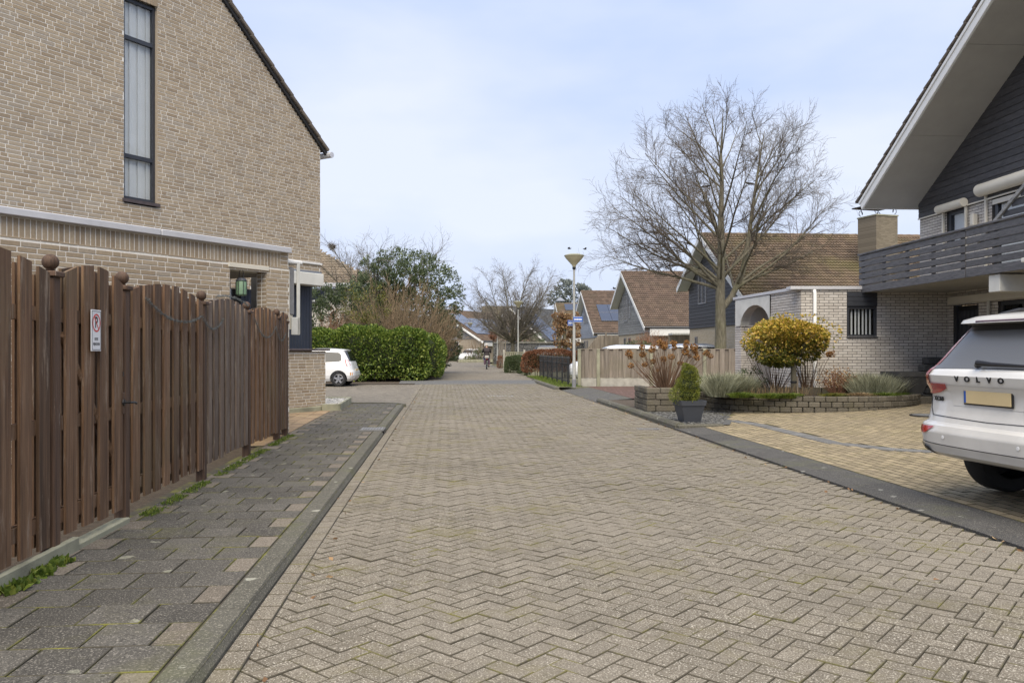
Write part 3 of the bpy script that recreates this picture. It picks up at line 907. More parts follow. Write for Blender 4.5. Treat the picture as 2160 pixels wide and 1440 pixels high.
def soldier(parent, x0, x1, z, h, y, mat, w=0.053, j=0.012, n_ind=300, proud=0.005, name='soldier_brick'):
    n = max(1, int((x1 - x0) / (w + j)))
    st = (x1 - x0) / n
    C = [(x0 + st * (i + 0.5), y - proud, z + h / 2) for i in range(n)]
    pieces(name, parent, C, np.tile([st - j, h - j, 0.02], (n, 1)), None, mat, axis='y', ch=0.003, n_ind=n_ind, bulk='soldier_course')
def window(parent, x0, x1, z0, z1, y, frame='frame_dark', fw=0.06, depth=0.07, transoms=(), mullions=(), curtain=None, back=0.10, inside=True, name='window', inset=0.0):
    """frame, panes and what one sees behind them; y is the wall face, the frame sits inset behind it"""
    yf = y + inset
    w = link(name, None, parent)
    w.empty_display_size = 0.1
    mb = MB()
    mb.box(((x0 + fw / 2), yf + depth / 2, (z0 + z1) / 2), (fw, depth, z1 - z0))
    mb.box(((x1 - fw / 2), yf + depth / 2, (z0 + z1) / 2), (fw, depth, z1 - z0))
    mb.box(((x0 + x1) / 2, yf + depth / 2, z0 + fw / 2), (x1 - x0 - 2 * fw, depth - 0.004, fw))
    mb.box(((x0 + x1) / 2, yf + depth / 2, z1 - fw / 2), (x1 - x0 - 2 * fw, depth - 0.004, fw))
    for zt in transoms:
        mb.box(((x0 + x1) / 2, yf + depth / 2, zt), (x1 - x0 - 2 * fw, depth - 0.006, fw * 1.2))
    for xm in mullions:
        mb.box((xm, yf + depth / 2, (z0 + z1) / 2), (fw, depth - 0.008, z1 - z0 - 2 * fw))
    part('frame', mb, MT[frame], w)
    zs = [z0 + fw] + sorted(transoms) + [z1 - fw]
    xs = [x0 + fw] + sorted(mullions) + [x1 - fw]
    for a, b in zip(xs[:-1], xs[1:]):
        for c, d in zip(zs[:-1], zs[1:]):
            part('pane', MB().box(((a + b) / 2, yf + depth * 0.55, (c + d) / 2), (b - a, 0.008, d - c)), MT['pane' if inside else 'glass'], w)
    if inside:
        e, ya, yb = 0.12, yf + depth + 0.004, yf + depth + back + 0.7
        V = [(x, yy, zz_) for yy in (ya, yb) for (x, zz_) in ((x0 - e, z0 - e), (x1 + e, z0 - e), (x1 + e, z1 + e), (x0 - e, z1 + e))]
        part('room', MB().add(V, [[4, 5, 6, 7], [0, 1, 5, 4], [1, 2, 6, 5], [2, 3, 7, 6], [3, 0, 4, 7]]), MT['dark_in'], w)
        if curtain:
            c0, c1, d0, d1, pitch, wid = curtain
            x = c0
            k = 0
            while x < c1 - 0.01:
                part('blind_slat', MB().box((min(x + wid / 2, c1), yf + depth + back + (k % 2) * 0.012, (d0 + d1) / 2), (wid, 0.004, d1 - d0), M=rotz(0.18)), MT['curtain'], w)
                x += pitch
                k += 1
    return w

# ================================================================== LEFT GABLE HOUSE
HA = R(59)                       # wall runs 31 degrees to the right of the camera axis
GO = np.array([-4.19, 17.6])     # far lower corner of the gable wall
hl = thing('gable_house', 'tall tan brick house with one narrow strip window in its gable', 'house', (GO[0], GO[1], 0), HA)
# local x runs along the wall (0 = far corner, negative = towards the camera), -y faces the street
SL = 0.872                       # roof rise per metre
def gz(x):                       # underside of the verge
    return 5.78 + SL * (-x)
WX0, WX1, WZ0, WZ1 = -4.62, -3.98, 3.97, 7.42
def gspans(z):
    x1 = 0.0 if z < 5.78 else -(z - 5.78) / SL
    x0 = -8.6
    if z < 3.05:                 # the lower right corner is open: recessed blue boards
        if z > 1.40:
            return [(x0, -2.4)] if False else [(-8.6, -1.9)]
        return [(x0, -1.9)]
    if WZ0 - 0.07 < z < WZ1:
        return [(x0, WX0), (WX1, x1)]
    return [(x0, x1)]
brickwork(hl, gspans, 2.6, 9.6, 0.0, MT['brick_tan'], MT['mortar'], seed=11)
soldier(hl, WX0 - 0.0, WX1 + 0.0, WZ1, 0.215, -0.004, MT['brick_tan'])
window(hl, WX0, WX1, WZ0, WZ1, 0.0, fw=0.055, transoms=(4.72, 6.74), inset=0.06, curtain=(WX0 + 0.03, WX1 - 0.03, WZ0 + 0.05, WZ1 - 0.05, 0.078, 0.094), back=0.01)
part('reveal', MB().box((WX1 - 0.003, 0.03, (WZ0 + WZ1) / 2), (0.008, 0.062, WZ1 - WZ0)), MT['brick_tan'], hl)
part('sill', MB().box(((WX0 + WX1) / 2, 0.03, WZ0 - 0.03), (WX1 - WX0 + 0.06, 0.14, 0.055)), MT['slate'], hl)
# verge: dark board, tile edge steps, gutter end
n = 22
for i in range(n):
    xa = 0.16 - i * 0.262
    xm, zm = xa - 0.131, gz(xa - 0.131) + 0.14
    ang = math.atan(SL)
    Mx = np.array([[math.cos(ang), 0, math.sin(ang)], [0, 1, 0], [-math.sin(ang), 0, math.cos(ang)]])
    tilt = 0.05
    M2 = np.array([[math.cos(ang - tilt), 0, math.sin(ang - tilt)], [0, 1, 0], [-math.sin(ang - tilt), 0, math.cos(ang - tilt)]])
    part('verge_tile', MB().cbox((xm, 0.10, zm), (0.385, 0.40, 0.075), 0.012, M=M2), MT['tile_verge'], hl)
mb = MB()
mb.box((-2.8, -0.03, gz(-2.8) + 0.055), (7.9, 0.05, 0.075), M=Mx)
part('verge_board', mb, MT['black_rough'], hl)
part('roof_plane', MB().box((-2.85, 4.3, gz(-2.85) + 0.10), (8.0, 8.0, 0.06), M=Mx), MT['tile_verge'], hl)
part('gutter', MB().tube([(0.2, -0.16, 5.68), (0.2, 8, 5.68)], 0.065, 10), MT['zinc'], hl)
# lower end: navy boards set back, white beam, brick base with a slate top
part('recess_wall', MB().box((-1.1, 0.33, 1.5), (2.0, 0.05, 3.4)), MT['dark_in'], hl)
for i in range(22):
    part('cladding_board', MB().cbox((-0.12 - i * 0.085, 0.245, 2.0), (0.080, 0.03, 1.95), 0.008), MT['navy'], hl)
part('corner_board', MB().box((-0.045, 0.30, 2.0), (0.06, 0.14, 1.95)), MT['frame_dark'], hl)
part('beam', MB().cbox((-0.95, 0.06, 2.92), (1.95, 0.30, 0.26), 0.01), MT['white_dirty'], hl)
part('flashing', MB().box((-0.95, -0.012, 3.075), (1.95, 0.02, 0.05)), MT['lead'], hl)
part('drip_strip', MB().box((-0.62, -0.02, 3.27), (1.3, 0.035, 0.035)), MT['white'], hl)
hb = link('base_wall', None, hl)
brickwork(hb, lambda z: [(-1.95, 0.06)], 0.10, 1.37, -0.10, MT['brick_tan'], MT['mortar'], seed=15, n_ind=120, thick=0.5)
part('slate_top', MB().cbox((-0.9, 0.09, 1.405), (2.1, 0.50, 0.045), 0.008), MT['slate'], hb)
part('plinth', MB().cbox((-0.95, 0.14, 0.115), (2.06, 0.52, 0.16), 0.02), MT['concrete_moss'], hb)

# ---- single storey wing in front of the gable
WO = np.array([-3.49, 12.62])
wing = thing('brick_wing', 'low tan brick wing with a white roof edge behind the brown fence', 'building', (WO[0], WO[1], 0), HA)
OX0, OX1, OZ0 = -1.14, -0.45, 2.60
CT = 2.985
def wspans(z):
    if 1.0 < z < OZ0:
        return [(-9.2, OX0), (OX1, 0)]
    return [(-9.2, 0)]
brickwork(wing, wspans, 0.12, CT - 0.32, 0.0, MT['brick_tan'], MT['mortar'], seed=21, thick=0.22)
part('backing', MB().box((-4.6, 0.12, CT - 0.19), (9.2, 0.20, 0.27)), MT['mortar'], wing)
soldier(wing, -9.2, -0.16, CT - 0.32, 0.235, 0.02, MT['brick_tan'])
C = [(-0.085, 0.015, CT - 0.29 + 0.0645 * k) for k in range(4)]
pieces('brick', wing, C, np.tile([0.145, 0.053, 0.02], (4, 1)), None, MT['brick_tan'], axis='y', ch=0.003)
for k in range(4):
    part('coping', MB().cbox((-1.15 - k * 2.3, 0.10, CT - 0.035), (2.29, 0.34, 0.085), 0.008), MT['zinc'], wing)
part('lintel', MB().cbox(((OX0 + OX1) / 2, 0.10, OZ0 + 0.032), (OX1 - OX0 + 0.06, 0.24, 0.068), 0.006), MT['cream'], wing)
part('roof_deck', MB().box((-4.6, 1.45, CT - 0.10), (9.0, 2.5, 0.06)), MT['lead'], wing)
part('porch_ceiling', MB().box((-1.0, 0.80, OZ0 - 0.02), (1.8, 1.14, 0.04)), MT['soffit'], wing)
pb = link('porch_wall', None, wing)
brickwork(pb, lambda z: [(-2.7, 0)], 0.2, 2.75, 1.35, MT['brick_tan'], MT['mortar'], seed=23, n_ind=60, thick=0.1)
pr = link('porch_pier', None, wing)
C, S = [], []
part('downpipe', MB().tube([(-0.40, 1.25, 0.3), (-0.40, 1.25, 2.58)], 0.035, 10), MT['white'], wing)
rp = MB()
for k in range(28):              # brick reveal of the opening (its right cheek)
    z = 1.0 + k * 0.0645
    rp.cbox((OX1 + 0.004, 0.055, z + 0.03), (0.012, 0.10, 0.053), 0.002)
    rp.cbox((OX1 + 0.004, 0.165, z + 0.03), (0.012, 0.09, 0.053), 0.002)
part('reveal_bricks', rp, MT['brick_tan'], wing, kind='stuff')
# lead flashing strips along the fence top, on the wing
for k in range(7):
    x = -7.4 + k * 0.98
    part('flashing', MB().box((x, -0.03, 1.98 - 0.0 * k), (0.9, 0.03, 0.16), M=np.array([[1, 0, 0], [0, math.cos(0.5), -math.sin(0.5)], [0, math.sin(0.5), math.cos(0.5)]])), MT['lead'], wing)
# hanging lantern in the opening
def wloc(x, y, z, o=wing):
    v = xf(o) @ Vector((x, y, z))
    return v
lan = thing('lantern', 'green glass lantern hanging in the brick porch opening', 'lantern', wloc(-0.88, 0.06, OZ0 - 0.40))
part('body', MB().lathe([(0.0, 0.0), (0.06, 0.0), (0.078, 0.02), (0.078, 0.20), (0.06, 0.235), (0.04, 0.25)], 14), MT['lantern'], lan, smooth=40)
for k in range(7):
    a = k * 2 * math.pi / 7
    part('rib', MB().tube([(0.08 * math.cos(a), 0.08 * math.sin(a), 0.015), (0.08 * math.cos(a), 0.08 * math.sin(a), 0.205)], 0.005, 5), MT['iron'], lan)
part('cap', MB().lathe([(0.085, 0.22), (0.06, 0.255), (0.03, 0.265), (0.0, 0.265)], 14), MT['pot'], lan)
part('handle', MB().tube([(0.035 * math.cos(a), 0, 0.26 + 0.14 * math.sin(a)) for a in np.linspace(0, math.pi, 9)], 0.005, 5), MT['iron'], lan)
# folded awning fixed to the far end of the wing
aw = thing('folded_awning', 'folded grey window awning with cream side rails on the wing end', 'awning', wloc(0.03, 0.40, 0), HA)
part('cassette', MB().cbox((0.17, 0.15, 2.80), (0.34, 0.95, 0.06), 0.015), MT['white'], aw)
part('rail', MB().cbox((0.05, -0.2, 2.25), (0.05, 0.05, 1.05), 0.008), MT['cream'], aw)
part('cloth', MB().cbox((0.13, 0.15, 2.33), (0.14, 0.9, 0.78), 0.05), MT['canvas'], aw)
for k in range(5):
    part('slat', MB().cbox((0.02 + 0.032 * k, -0.29 + 0.006 * k, 2.2), (0.024, 0.03, 0.95), 0.006), MT['cream'], aw)
part('arm', MB().cbox((0.25, -0.31, 2.22), (0.06, 0.03, 1.15), 0.01), MT['white_dirty'], aw)
part('lower_arm', MB().cbox((0.19, -0.31, 1.78), (0.17, 0.03, 0.28), 0.012), MT['white_dirty'], aw)

# gravel bed with concrete edging at the house corner
mb = MB()
eb = thing('gravel_bed_edging', 'mossy concrete edging round the white gravel bed at the house corner', 'edging', (0, 0, PZ))
for (a, b) in (((-4.12, 17.45), (-3.76, 17.52)), ((-3.76, 17.52), (-4.03, 20.1)), ((-4.03, 20.1), (-6.5, 20.35))):
    l = math.hypot(b[0] - a[0], b[1] - a[1])
    m = max(1, round(l / 0.5))
    for i in range(m):
        p = [(a[0] + (b[0] - a[0]) * (i + 0.5) / m, a[1] + (b[1] - a[1]) * (i + 0.5) / m)][0]
        part('edging_stone', MB().cbox((p[0], p[1], 0.06), (l / m - 0.006, 0.06, 0.17), 0.008, rz=math.atan2(b[1] - a[1], b[0] - a[0])), MT['concrete_moss'], eb)
def wb(r, n):
    y = r.uniform(17.6, 20.05, n); x = r.uniform(-5.6, -3.8, n)
    return np.c_[x, y][x < -3.82 - (y - 17.55) * 0.1]
stones('white_gravel', 'white pebbles in the small bed at the house corner', wb, 2600, PZ + 0.10, 0.032, MT['stone_white'], 5)

# ================================================================== BROWN FENCE
FS = -2.47
fence = thing('brown_fence', 'brown stained hit and miss board fence with round post finials beside the pavement', 'fence', (0, 0, 0), SA)
posts = [t / cS + 0.0 for t in ()]
def tw(Y, s=FS):                 # street coordinate t of the fence line at a depth
    return (Y - s * sS) / cS
PT = [tw(Y) for Y in (3.15, 5.06, 6.18, 8.19, 10.05, 11.84)]
T_LAST = tw(12.42)
g = random.Random(4)
def post(t, h=1.80, s=FS):
    p = part('post', MB().cbox((s, t, 0.035 + h / 2), (0.088, 0.088, h + 0.05), 0.008), MT['post_wood'], fence)
    part('cap', MB().cbox((s, t, h + 0.075), (0.125, 0.125, 0.035), 0.006), MT['post_wood'], p)
    part('ball', MB().lathe([(0.02, 0.0), (0.028, 0.012)] + [(0.050 * math.sin(a), 0.060 - 0.050 * math.cos(a)) for a in np.linspace(0.45, math.pi, 10)], 16, (s, t, h + 0.092)), MT['post_wood'], p, smooth=40)
for t in PT[1:]:
    post(t)
def board(parent, t, w, z0, z1a, z1b, s, mat, th=0.018):
    """vertical board; its top slants from z1a (near edge) to z1b"""
    y0, y1 = t - w / 2, t + w / 2
    V = []
    for (x) in (s + th / 2, s - th / 2):
        V += [(x, y0, z0), (x, y1, z0), (x, y1, z1b), (x, y0, z1a)]
    mb = MB().add(V, [[0, 1, 2, 3], [7, 6, 5, 4], [0, 4, 5, 1], [1, 5, 6, 2], [2, 6, 7, 3], [3, 7, 4, 0]])
    part('board', mb, MT[mat], parent)
def panel(parent, t0, t1, n, mat, zb=0.21, edge=1.865, mid=1.975, wf=0.60, rails=(0.34, 0.93, 1.62)):
    L_ = t1 - t0
    p = L_ / n
    top = lambda t: edge + (mid - edge) * (1 - ((t - t0) / L_ * 2 - 1) ** 2)
    for i in range(n):
        c = t0 + p * (i + 0.5) + g.uniform(-0.006, 0.006)
        w = p * wf * g.uniform(0.95, 1.05)
        zz = zb + g.uniform(-0.012, 0.012)
        board(parent, c, w, zz, top(c - w / 2), top(c + w / 2), FS + 0.036 + g.uniform(-0.003, 0.003), mat)
        if i < n - 1:
            c2 = c + p / 2
            board(parent, c2, w * 1.28, zz, top(c2 - w / 2) - 0.01, top(c2 + w / 2) - 0.01, FS - 0.042, mat)
    for c2 in (t0 + w * 0.32, t1 - w * 0.32):
        board(parent, c2, w * 0.64, zb, top(c2) - 0.015, top(c2) - 0.015, FS - 0.042, mat)
    for z in rails:
        part('rail', MB().box((FS + 0.014, (t0 + t1) / 2, z), (0.020, L_ - 0.01, 0.085)), MT[mat], parent)
        part('rail', MB().box((FS - 0.018, (t0 + t1) / 2, z), (0.020, L_ - 0.01, 0.085)), MT[mat], parent)
hw = 0.05
panel(fence, PT[0] + hw, PT[1] - hw, 8, 'fence', zb=0.19)
panel(fence, PT[2] + hw, PT[3] - hw, 8, 'fence')
panel(fence, PT[3] + hw, PT[4] - hw, 8, 'fence_grey', zb=0.24)
panel(fence, PT[4] + hw, PT[5] - hw, 7, 'fence')
panel(fence, PT[5] + hw, T_LAST, 3, 'fence')
post(T_LAST + 0.04, 1.76)
part('edge_board', MB().cbox((FS + 0.05, tw(4.3), 0.115), (0.045, 2.0, 0.12), 0.006), MT['concrete_moss'], fence)
part('edge_board', MB().cbox((FS + 0.02, tw(5.68), 0.09), (0.10, 0.95, 0.07), 0.006), MT['concrete_moss'], fence)
gate = thing('garden_gate', 'brown board gate with a no parking plate and black lever handle', 'gate', (0, 0, 0), SA)
panel(gate, PT[1] + hw + 0.012, PT[2] - hw - 0.012, 4, 'fence', zb=0.205, edge=1.88, mid=1.985, wf=0.61)
a0, a1 = PT[1] + 0.12, PT[2] - 0.12
part('brace', MB().tube([(FS + 0.012, a0, 1.5), (FS + 0.012, a1, 0.5)], 0.03, 6), MT['fence'], gate)
hd = part('handle_plate', MB().cbox((FS + 0.048, PT[2] - 0.10, 1.00), (0.008, 0.035, 0.16), 0.003), MT['post_wood'], gate)
part('lever', MB().tube([(FS + 0.05, PT[2] - 0.10, 1.005), (FS + 0.10, PT[2] - 0.10, 1.005), (FS + 0.105, PT[2] - 0.02, 1.0), (FS + 0.10, PT[2] + 0.02, 0.99)], 0.009, 8), MT['black'], gate)
part('rose', MB().lathe([(0, 0.012), (0.024, 0.010), (0.026, 0)], 12, (FS + 0.05, PT[2] - 0.10, 1.005), M=np.array([[0, 0, 1], [0, 1, 0], [-1, 0, 0]])), MT['black'], gate)
part('keyhole', MB().box((FS + 0.046, PT[2] - 0.10, 1.22), (0.006, 0.018, 0.035)), MT['black'], gate)
# the no parking plate
sg = thing('no_parking_plate', 'white plate with crossed out letter P and two words on the gate', 'sign', W(FS + 0.062, (PT[1] + PT[2]) / 2 - 0.05, 1.535), SA)
SW, SH = 0.155, 0.285
part('plate', MB().cbox((0, 0, 0), (0.006, SW, SH), 0.002), MT['sign_white'], sg)
mb = MB()
for (yy, zz, w, h) in ((0, SH / 2 - 0.010, SW - 0.016, 0.003), (0, -SH / 2 + 0.010, SW - 0.016, 0.003), (SW / 2 - 0.009, 0, 0.003, SH - 0.022), (-SW / 2 + 0.009, 0, 0.003, SH - 0.022)):
    mb.box((0.0042, yy, zz), (0.0014, w, h))
part('border', mb, MT['frame_dark'], sg)
mb = MB()
A = np.linspace(0, 2 * math.pi, 41)
ring = np.array([[(0.0044, r_ * math.cos(a), 0.052 + r_ * math.sin(a)) for a in A] for r_ in (0.052, 0.063)])
mb.grid(ring)
mb.box((0.0046, 0, 0.052), (0.0012, 0.108, 0.008), M=np.array([[1, 0, 0], [0, math.cos(2.25), -math.sin(2.25)], [0, math.sin(2.25), math.cos(2.25)]]))
part('prohibition_ring', mb, MT['sign_red'], sg)
RT = Matrix(((0, 0, 1), (1, 0, 0), (0, 1, 0)))       # text x -> +y, text y -> +z, text normal -> +x
def sign_text(txt, size, z, sx=1.0, bold=0.0, y=0.0, x=0.0040):
    me = text_mesh(txt, size, MT['frame_dark'], 0.0004, bold, sx=sx)
    me.transform(RT.to_4x4())
    return link('lettering', me, sg, (x, y, z))
sign_text('P', 0.105, 0.052, 0.85, 0.003, x=0.0036)
sign_text('UITRIT', 0.027, -0.060, 0.72, 0.0)
sign_text('VRIJHOUDEN', 0.027, -0.094, 0.66, 0.0)
# tinsel garland hung along the boards
def garland(name, label, pts, n, seed):
    r = np.random.default_rng(seed)
    P = np.array(pts)
    cu = np.r_[0, np.cumsum(np.linalg.norm(np.diff(P, axis=0), axis=1))]
    d = np.linspace(0, cu[-1], n)
    Q = np.stack([np.interp(d, cu, P[:, i]) for i in range(3)], 1)
    t = thing(name, label, 'garland')
    part('wire', MB().tube(Q[::2], 0.0022, 5), MT['garland'], t)
    k = n * 6
    b = Q[r.integers(0, n, k)]
    dr_ = r.normal(0, 1, (k, 3)); dr_ /= np.linalg.norm(dr_, axis=1, keepdims=True)
    e = b + dr_ * r.uniform(0.010, 0.026, (k, 1))
    V, q = tubes(np.stack([b, e], 1), np.tile([0.0016, 0.001], (k, 1)), 3)
    part('tinsel', MB().add(V, q), MT['garland'], t, kind='stuff')
def swag(y0, y1, za, zb, dip):
    return [W(FS + 0.065, tw(Y), za + (zb - za) * f - dip * 4 * f * (1 - f)) for f, Y in [(i / 14, y0 + (y1 - y0) * i / 14) for i in range(15)]]
garland('tinsel_garland', 'silver tinsel garland hung in two swags across the brown fence beside the gate', swag(6.5, 8.0, 1.82, 1.74, 0.12) + swag(8.0, 8.75, 1.74, 1.74, 0.12), 170, 2)
garland('tinsel_garland', 'silver tinsel garland looped over the arched top of the greyed fence panel', [W(FS + 0.06, tw(Y), 1.93 + 0.07 * (1 - ((Y - 9.13) / 0.85) ** 2)) for Y in np.linspace(8.5, 9.9, 14)], 80, 3)
garland('tinsel_garland', 'silver tinsel garland hung in two short swags at the far end of the fence', swag(10.2, 11.5, 1.80, 1.74, 0.20) + swag(11.5, 12.2, 1.74, 1.66, 0.16), 150, 4)
# ================================================================== RIGHT HOUSE
RA = math.atan2(-1.0, 0.047)     # local x runs towards the camera, -y faces the street
hr = thing('corner_house', 'white brick house with dark gable boards and a wide balcony', 'house', (10.0, 19.75, 0), RA)
# local x=0 is the far upper corner
def P_in(x):                     # helper: local length to the roof underside
    return 5.02 + 0.60 * x
def hspans(z):
    if z > 4.62: return []
    o = [(0.0, 15.0)]
    def cut(o, a, b):
        r = []
        for (p, q) in o:
            if b <= p or a >= q: r.append((p, q)); continue
            if a > p: r.append((p, a))
            if b < q: r.append((b, q))
        return r
    if 3.78 < z < 4.62: o = cut(o, 1.12, 1.86)
    if 3.0 < z < 4.62: o = cut(o, 2.75, 7.5)
    if z < 2.42: o = cut(o, 1.38, 2.30)
    if 1.15 < z < 2.42: o = cut(o, 2.95, 3.75)
    return o
brickwork(hr, hspans, 0.25, 4.62, 0.0, MT['brick_pale'], MT['mortar_dark'], course=0.0655, L=0.205, seed=31, hprob=0.0, half=True)
# dark horizontal boards in the gable
for k in range(30):
    z = 4.60 + k * 0.145
    x0 = max(-0.02, (z - 5.02) / 0.60)
    if z > 11: break
    part('cladding_board', MB().cbox(((x0 + 14) / 2, -0.012 + 0.0, z + 0.07), (14 - x0, 0.045, 0.141), 0.010, M=None), MT['dark_plank'], hr)
part('gable_backing', MB().prism([(0, 4.62), (14, 4.62), (14, 9.2), (6.9, 9.2), (0, 5.05)], 0.02, 0.2), MT['dark_in'], hr)
part('trim_strip', MB().box((7, -0.045, 4.595), (14, 0.03, 0.03)), MT['cream'], hr)
# roof: slab with soffit, white fascia, tiles along the verge
ang = math.atan(0.60)
Mr = np.array([[math.cos(ang), 0, -math.sin(ang)], [0, 1, 0], [math.sin(ang), 0, math.cos(ang)]])
OV = 1.32                        # overhang towards the street
L_ = 9.0 / math.cos(ang)
def along(d, off):               # point on the roof line: distance d up the slope, offset normal to it
    return (d * math.cos(ang) - off * math.sin(ang) - 0.14, 4.90 + d * math.sin(ang) + off * math.cos(ang))
for i in range(4):
    x, z = along(1.2 + i * 2.4, 0.0)
    part('soffit_board', MB().box((x, -OV / 2 + 0.1, z), (2.392, OV + 0.2, 0.03), M=Mr), MT['soffit'], hr)
x, z = along(4.7, 0.12)
part('fascia', MB().cbox((x, -OV - 0.02, z), (9.55, 0.05, 0.24), 0.006, M=Mr), MT['white'], hr)
x, z = along(4.72, 0.20)
part('fascia_trim', MB().cbox((x, -OV - 0.055, z), (9.6, 0.025, 0.07), 0.004, M=Mr), MT['white'], hr)
part('eave_board', MB().cbox((-0.20, 4.0, 5.0), (0.05, 10.6, 0.26), 0.006), MT['white'], hr)
x, z = along(4.7, 0.27)
part('roof_plane', MB().box((x, 4.2, z), (9.5, 11.0, 0.06), M=Mr), MT['tile_verge'], hr)
Mt = lambda e: np.array([[math.cos(ang - e), 0, -math.sin(ang - e)], [0, 1, 0], [math.sin(ang - e), 0, math.cos(ang - e)]])
for i in range(29):
    x, z = along(0.0 + i * 0.325, 0.315)
    part('verge_tile', MB().cbox((x, -OV + 0.09, z), (0.40, 0.34, 0.07), 0.015, M=Mt(0.09)), MT['tile_verge'], hr)
# upper windows with cream roller boxes and guide rails
def rollbox(x0, x1, z, r_, guides, gz0, name='roller_box'):
    mb = MB().tube([(x0, -0.13, z), (x1, -0.13, z)], r_, 16)
    b = part(name, mb, MT['cream'], hr, smooth=40)
    for gx in guides:
        part('guide_rail', MB().cbox((gx, -0.05, (gz0 + z) / 2), (0.05, 0.05, z - gz0), 0.005), MT['cream'], b)
window(hr, 1.14, 1.84, 3.80, 4.58, 0.0, fw=0.09, inset=0.03, curtain=(1.23, 1.76, 3.88, 4.5, 0.09, 0.10), back=0.03)
rollbox(0.98, 1.98, 4.66, 0.095, (1.06, 1.92), 3.68)
window(hr, 2.80, 7.4, 2.9, 4.55, 0.0, fw=0.10, inset=0.03, mullions=(4.9, 6.2), curtain=(2.92, 7.3, 2.95, 4.48, 0.10, 0.115), back=0.005)
rollbox(2.52, 7.6, 4.80, 0.135, (2.62, 7.5), 2.9)
part('shutter_edge', MB().box((5.0, -0.02, 4.50), (4.4, 0.02, 0.10)), MT['cream'], hr)
wl_ = link('wall_lamp', None, hr, (2.25, -0.08, 4.22))
part('housing', MB().cbox((0, 0, 0), (0.13, 0.12, 0.26), 0.02), MT['cream'], wl_)
part('bracket', MB().cbox((0, 0.02, -0.17), (0.10, 0.09, 0.06), 0.01), MT['concrete'], wl_)
part('cable_hook', MB().tube([(2.15, -0.06, 4.02), (2.32, -0.14, 3.90)], 0.022, 6), MT['galv'], hr)
# balcony: slab, planked rail, end screen
BYL = -1.98                      # rail face, local y
bal = link('balcony', None, hr)
part('slab', MB().cbox((4.9, -0.98, 2.80), (11.6, 1.9, 0.16), 0.01), MT['soffit'], bal)
BX0, BX1 = 0.95, 10.4
for seg, (xa, xb) in enumerate(((BX0, 5.0), (5.03, BX1))):
    part('edge_plank', MB().cbox(((xa + xb) / 2, BYL, 2.79), (xb - xa, 0.035, 0.155), 0.005), MT['rail_plank'], bal)
    for k in range(5):
        part('rail_plank', MB().cbox(((xa + xb) / 2, BYL, 2.955 + k * 0.138), (xb - xa, 0.03, 0.114), 0.005), MT['rail_plank'], bal)
part('top_rail', MB().cbox(((BX0 + BX1) / 2, BYL + 0.01, 3.60), (BX1 - BX0 + 0.05, 0.10, 0.04), 0.006), MT['rail_plank'], bal)
for x in np.arange(BX0 + 0.1, BX1, 0.95):
    part('baluster', MB().box((x, BYL + 0.04, 3.2), (0.07, 0.05, 0.85)), MT['dark_plank'], bal)
for k in range(6):
    part('end_plank', MB().cbox((BX0 - 0.01, BYL + 0.55, 2.82 + k * 0.138), (0.03, 1.1, 0.114), 0.004), MT['rail_plank'], bal)
ds = math.atan(0.62)
part('screen_post', MB().cbox((4.75, -1.0, 4.10), (2.5, 0.06, 0.07), 0.005, M=np.array([[math.cos(ds), 0, -math.sin(ds)], [0, 1, 0], [math.sin(ds), 0, math.cos(ds)]])), MT['grey_plank'], bal)
for k in range(10):
    z = 3.50 + k * 0.15
    xa = 3.84 + (z - 3.50) / 0.62
    part('screen_plank', MB().cbox(((xa + 8.2) / 2, -0.98, z), (8.2 - xa, 0.02, 0.11), 0.004), MT['dark_plank'], bal)
# pier under the balcony, lintel, door and window of the entrance
pier = link('pier', None, hr)
brickwork(pier, lambda z: [(6.75, 7.3)], 0.25, 2.80, BYL - 0.10, MT['brick_pale'], MT['mortar_dark'], course=0.0655, seed=33, n_ind=100, thick=0.45, hprob=0.2)
pe = link('pier_side', None, pier, (6.75, 0, 0), (0, 0, math.pi / 2 * -1))
C, S = [], []
for k in range(38):
    for q in range(2):
        pass
part('cheek', MB().box((6.755, BYL + 0.13, 1.5), (0.02, 0.46, 2.6)), MT['brick_pale'], pier)
part('cap', MB().cbox((7.03, BYL + 0.12, 2.84), (0.66, 0.56, 0.07), 0.01), MT['white_dirty'], pier)
part('lintel', MB().cbox((3.4, -0.03, 2.52), (4.2, 0.14, 0.17), 0.006), MT['cream'], hr)
part('beam_end', MB().cbox((5.75, -1.2, 2.55), (0.30, 1.5, 0.30), 0.01), MT['white_dirty'], hr)
part('spot_lamp', MB().cbox((3.6, -0.25, 2.62), (0.16, 0.22, 0.12), 0.02), MT['black_rough'], hr)
dr_ = link('front_door', None, hr)
part('leaf', MB().cbox((1.84, 0.10, 1.33), (0.84, 0.05, 2.12), 0.006), MT['black'], dr_)
for k in range(5):
    part('groove_board', MB().cbox((1.52 + k * 0.15, 0.07, 1.33), (0.12, 0.02, 1.9), 0.005), MT['frame_dark'], dr_)
part('frame', MB().box((1.42, 0.07, 1.33), (0.07, 0.1, 2.2)).box((2.26, 0.07, 1.33), (0.07, 0.1, 2.2)), MT['frame_dark'], dr_)
window(hr, 2.98, 3.72, 1.18, 2.40, 0.0, fw=0.07, inset=0.03)
part('downpipe', MB().cbox((2.72, -0.06, 1.4), (0.06, 0.05, 2.2), 0.01), MT['white_dirty'], hr)
wl2 = link('porch_light', None, hr, (2.50, -0.08, 1.85))
part('globe', MB().lathe([(0.03, 0), (0.05, 0.03), (0.05, 0.16), (0.03, 0.2), (0, 0.2)], 12), MT['sign_white'], wl2, smooth=40)
part('bracket', MB().cbox((0, 0.04, -0.03), (0.05, 0.1, 0.12), 0.01), MT['galv'], wl2)

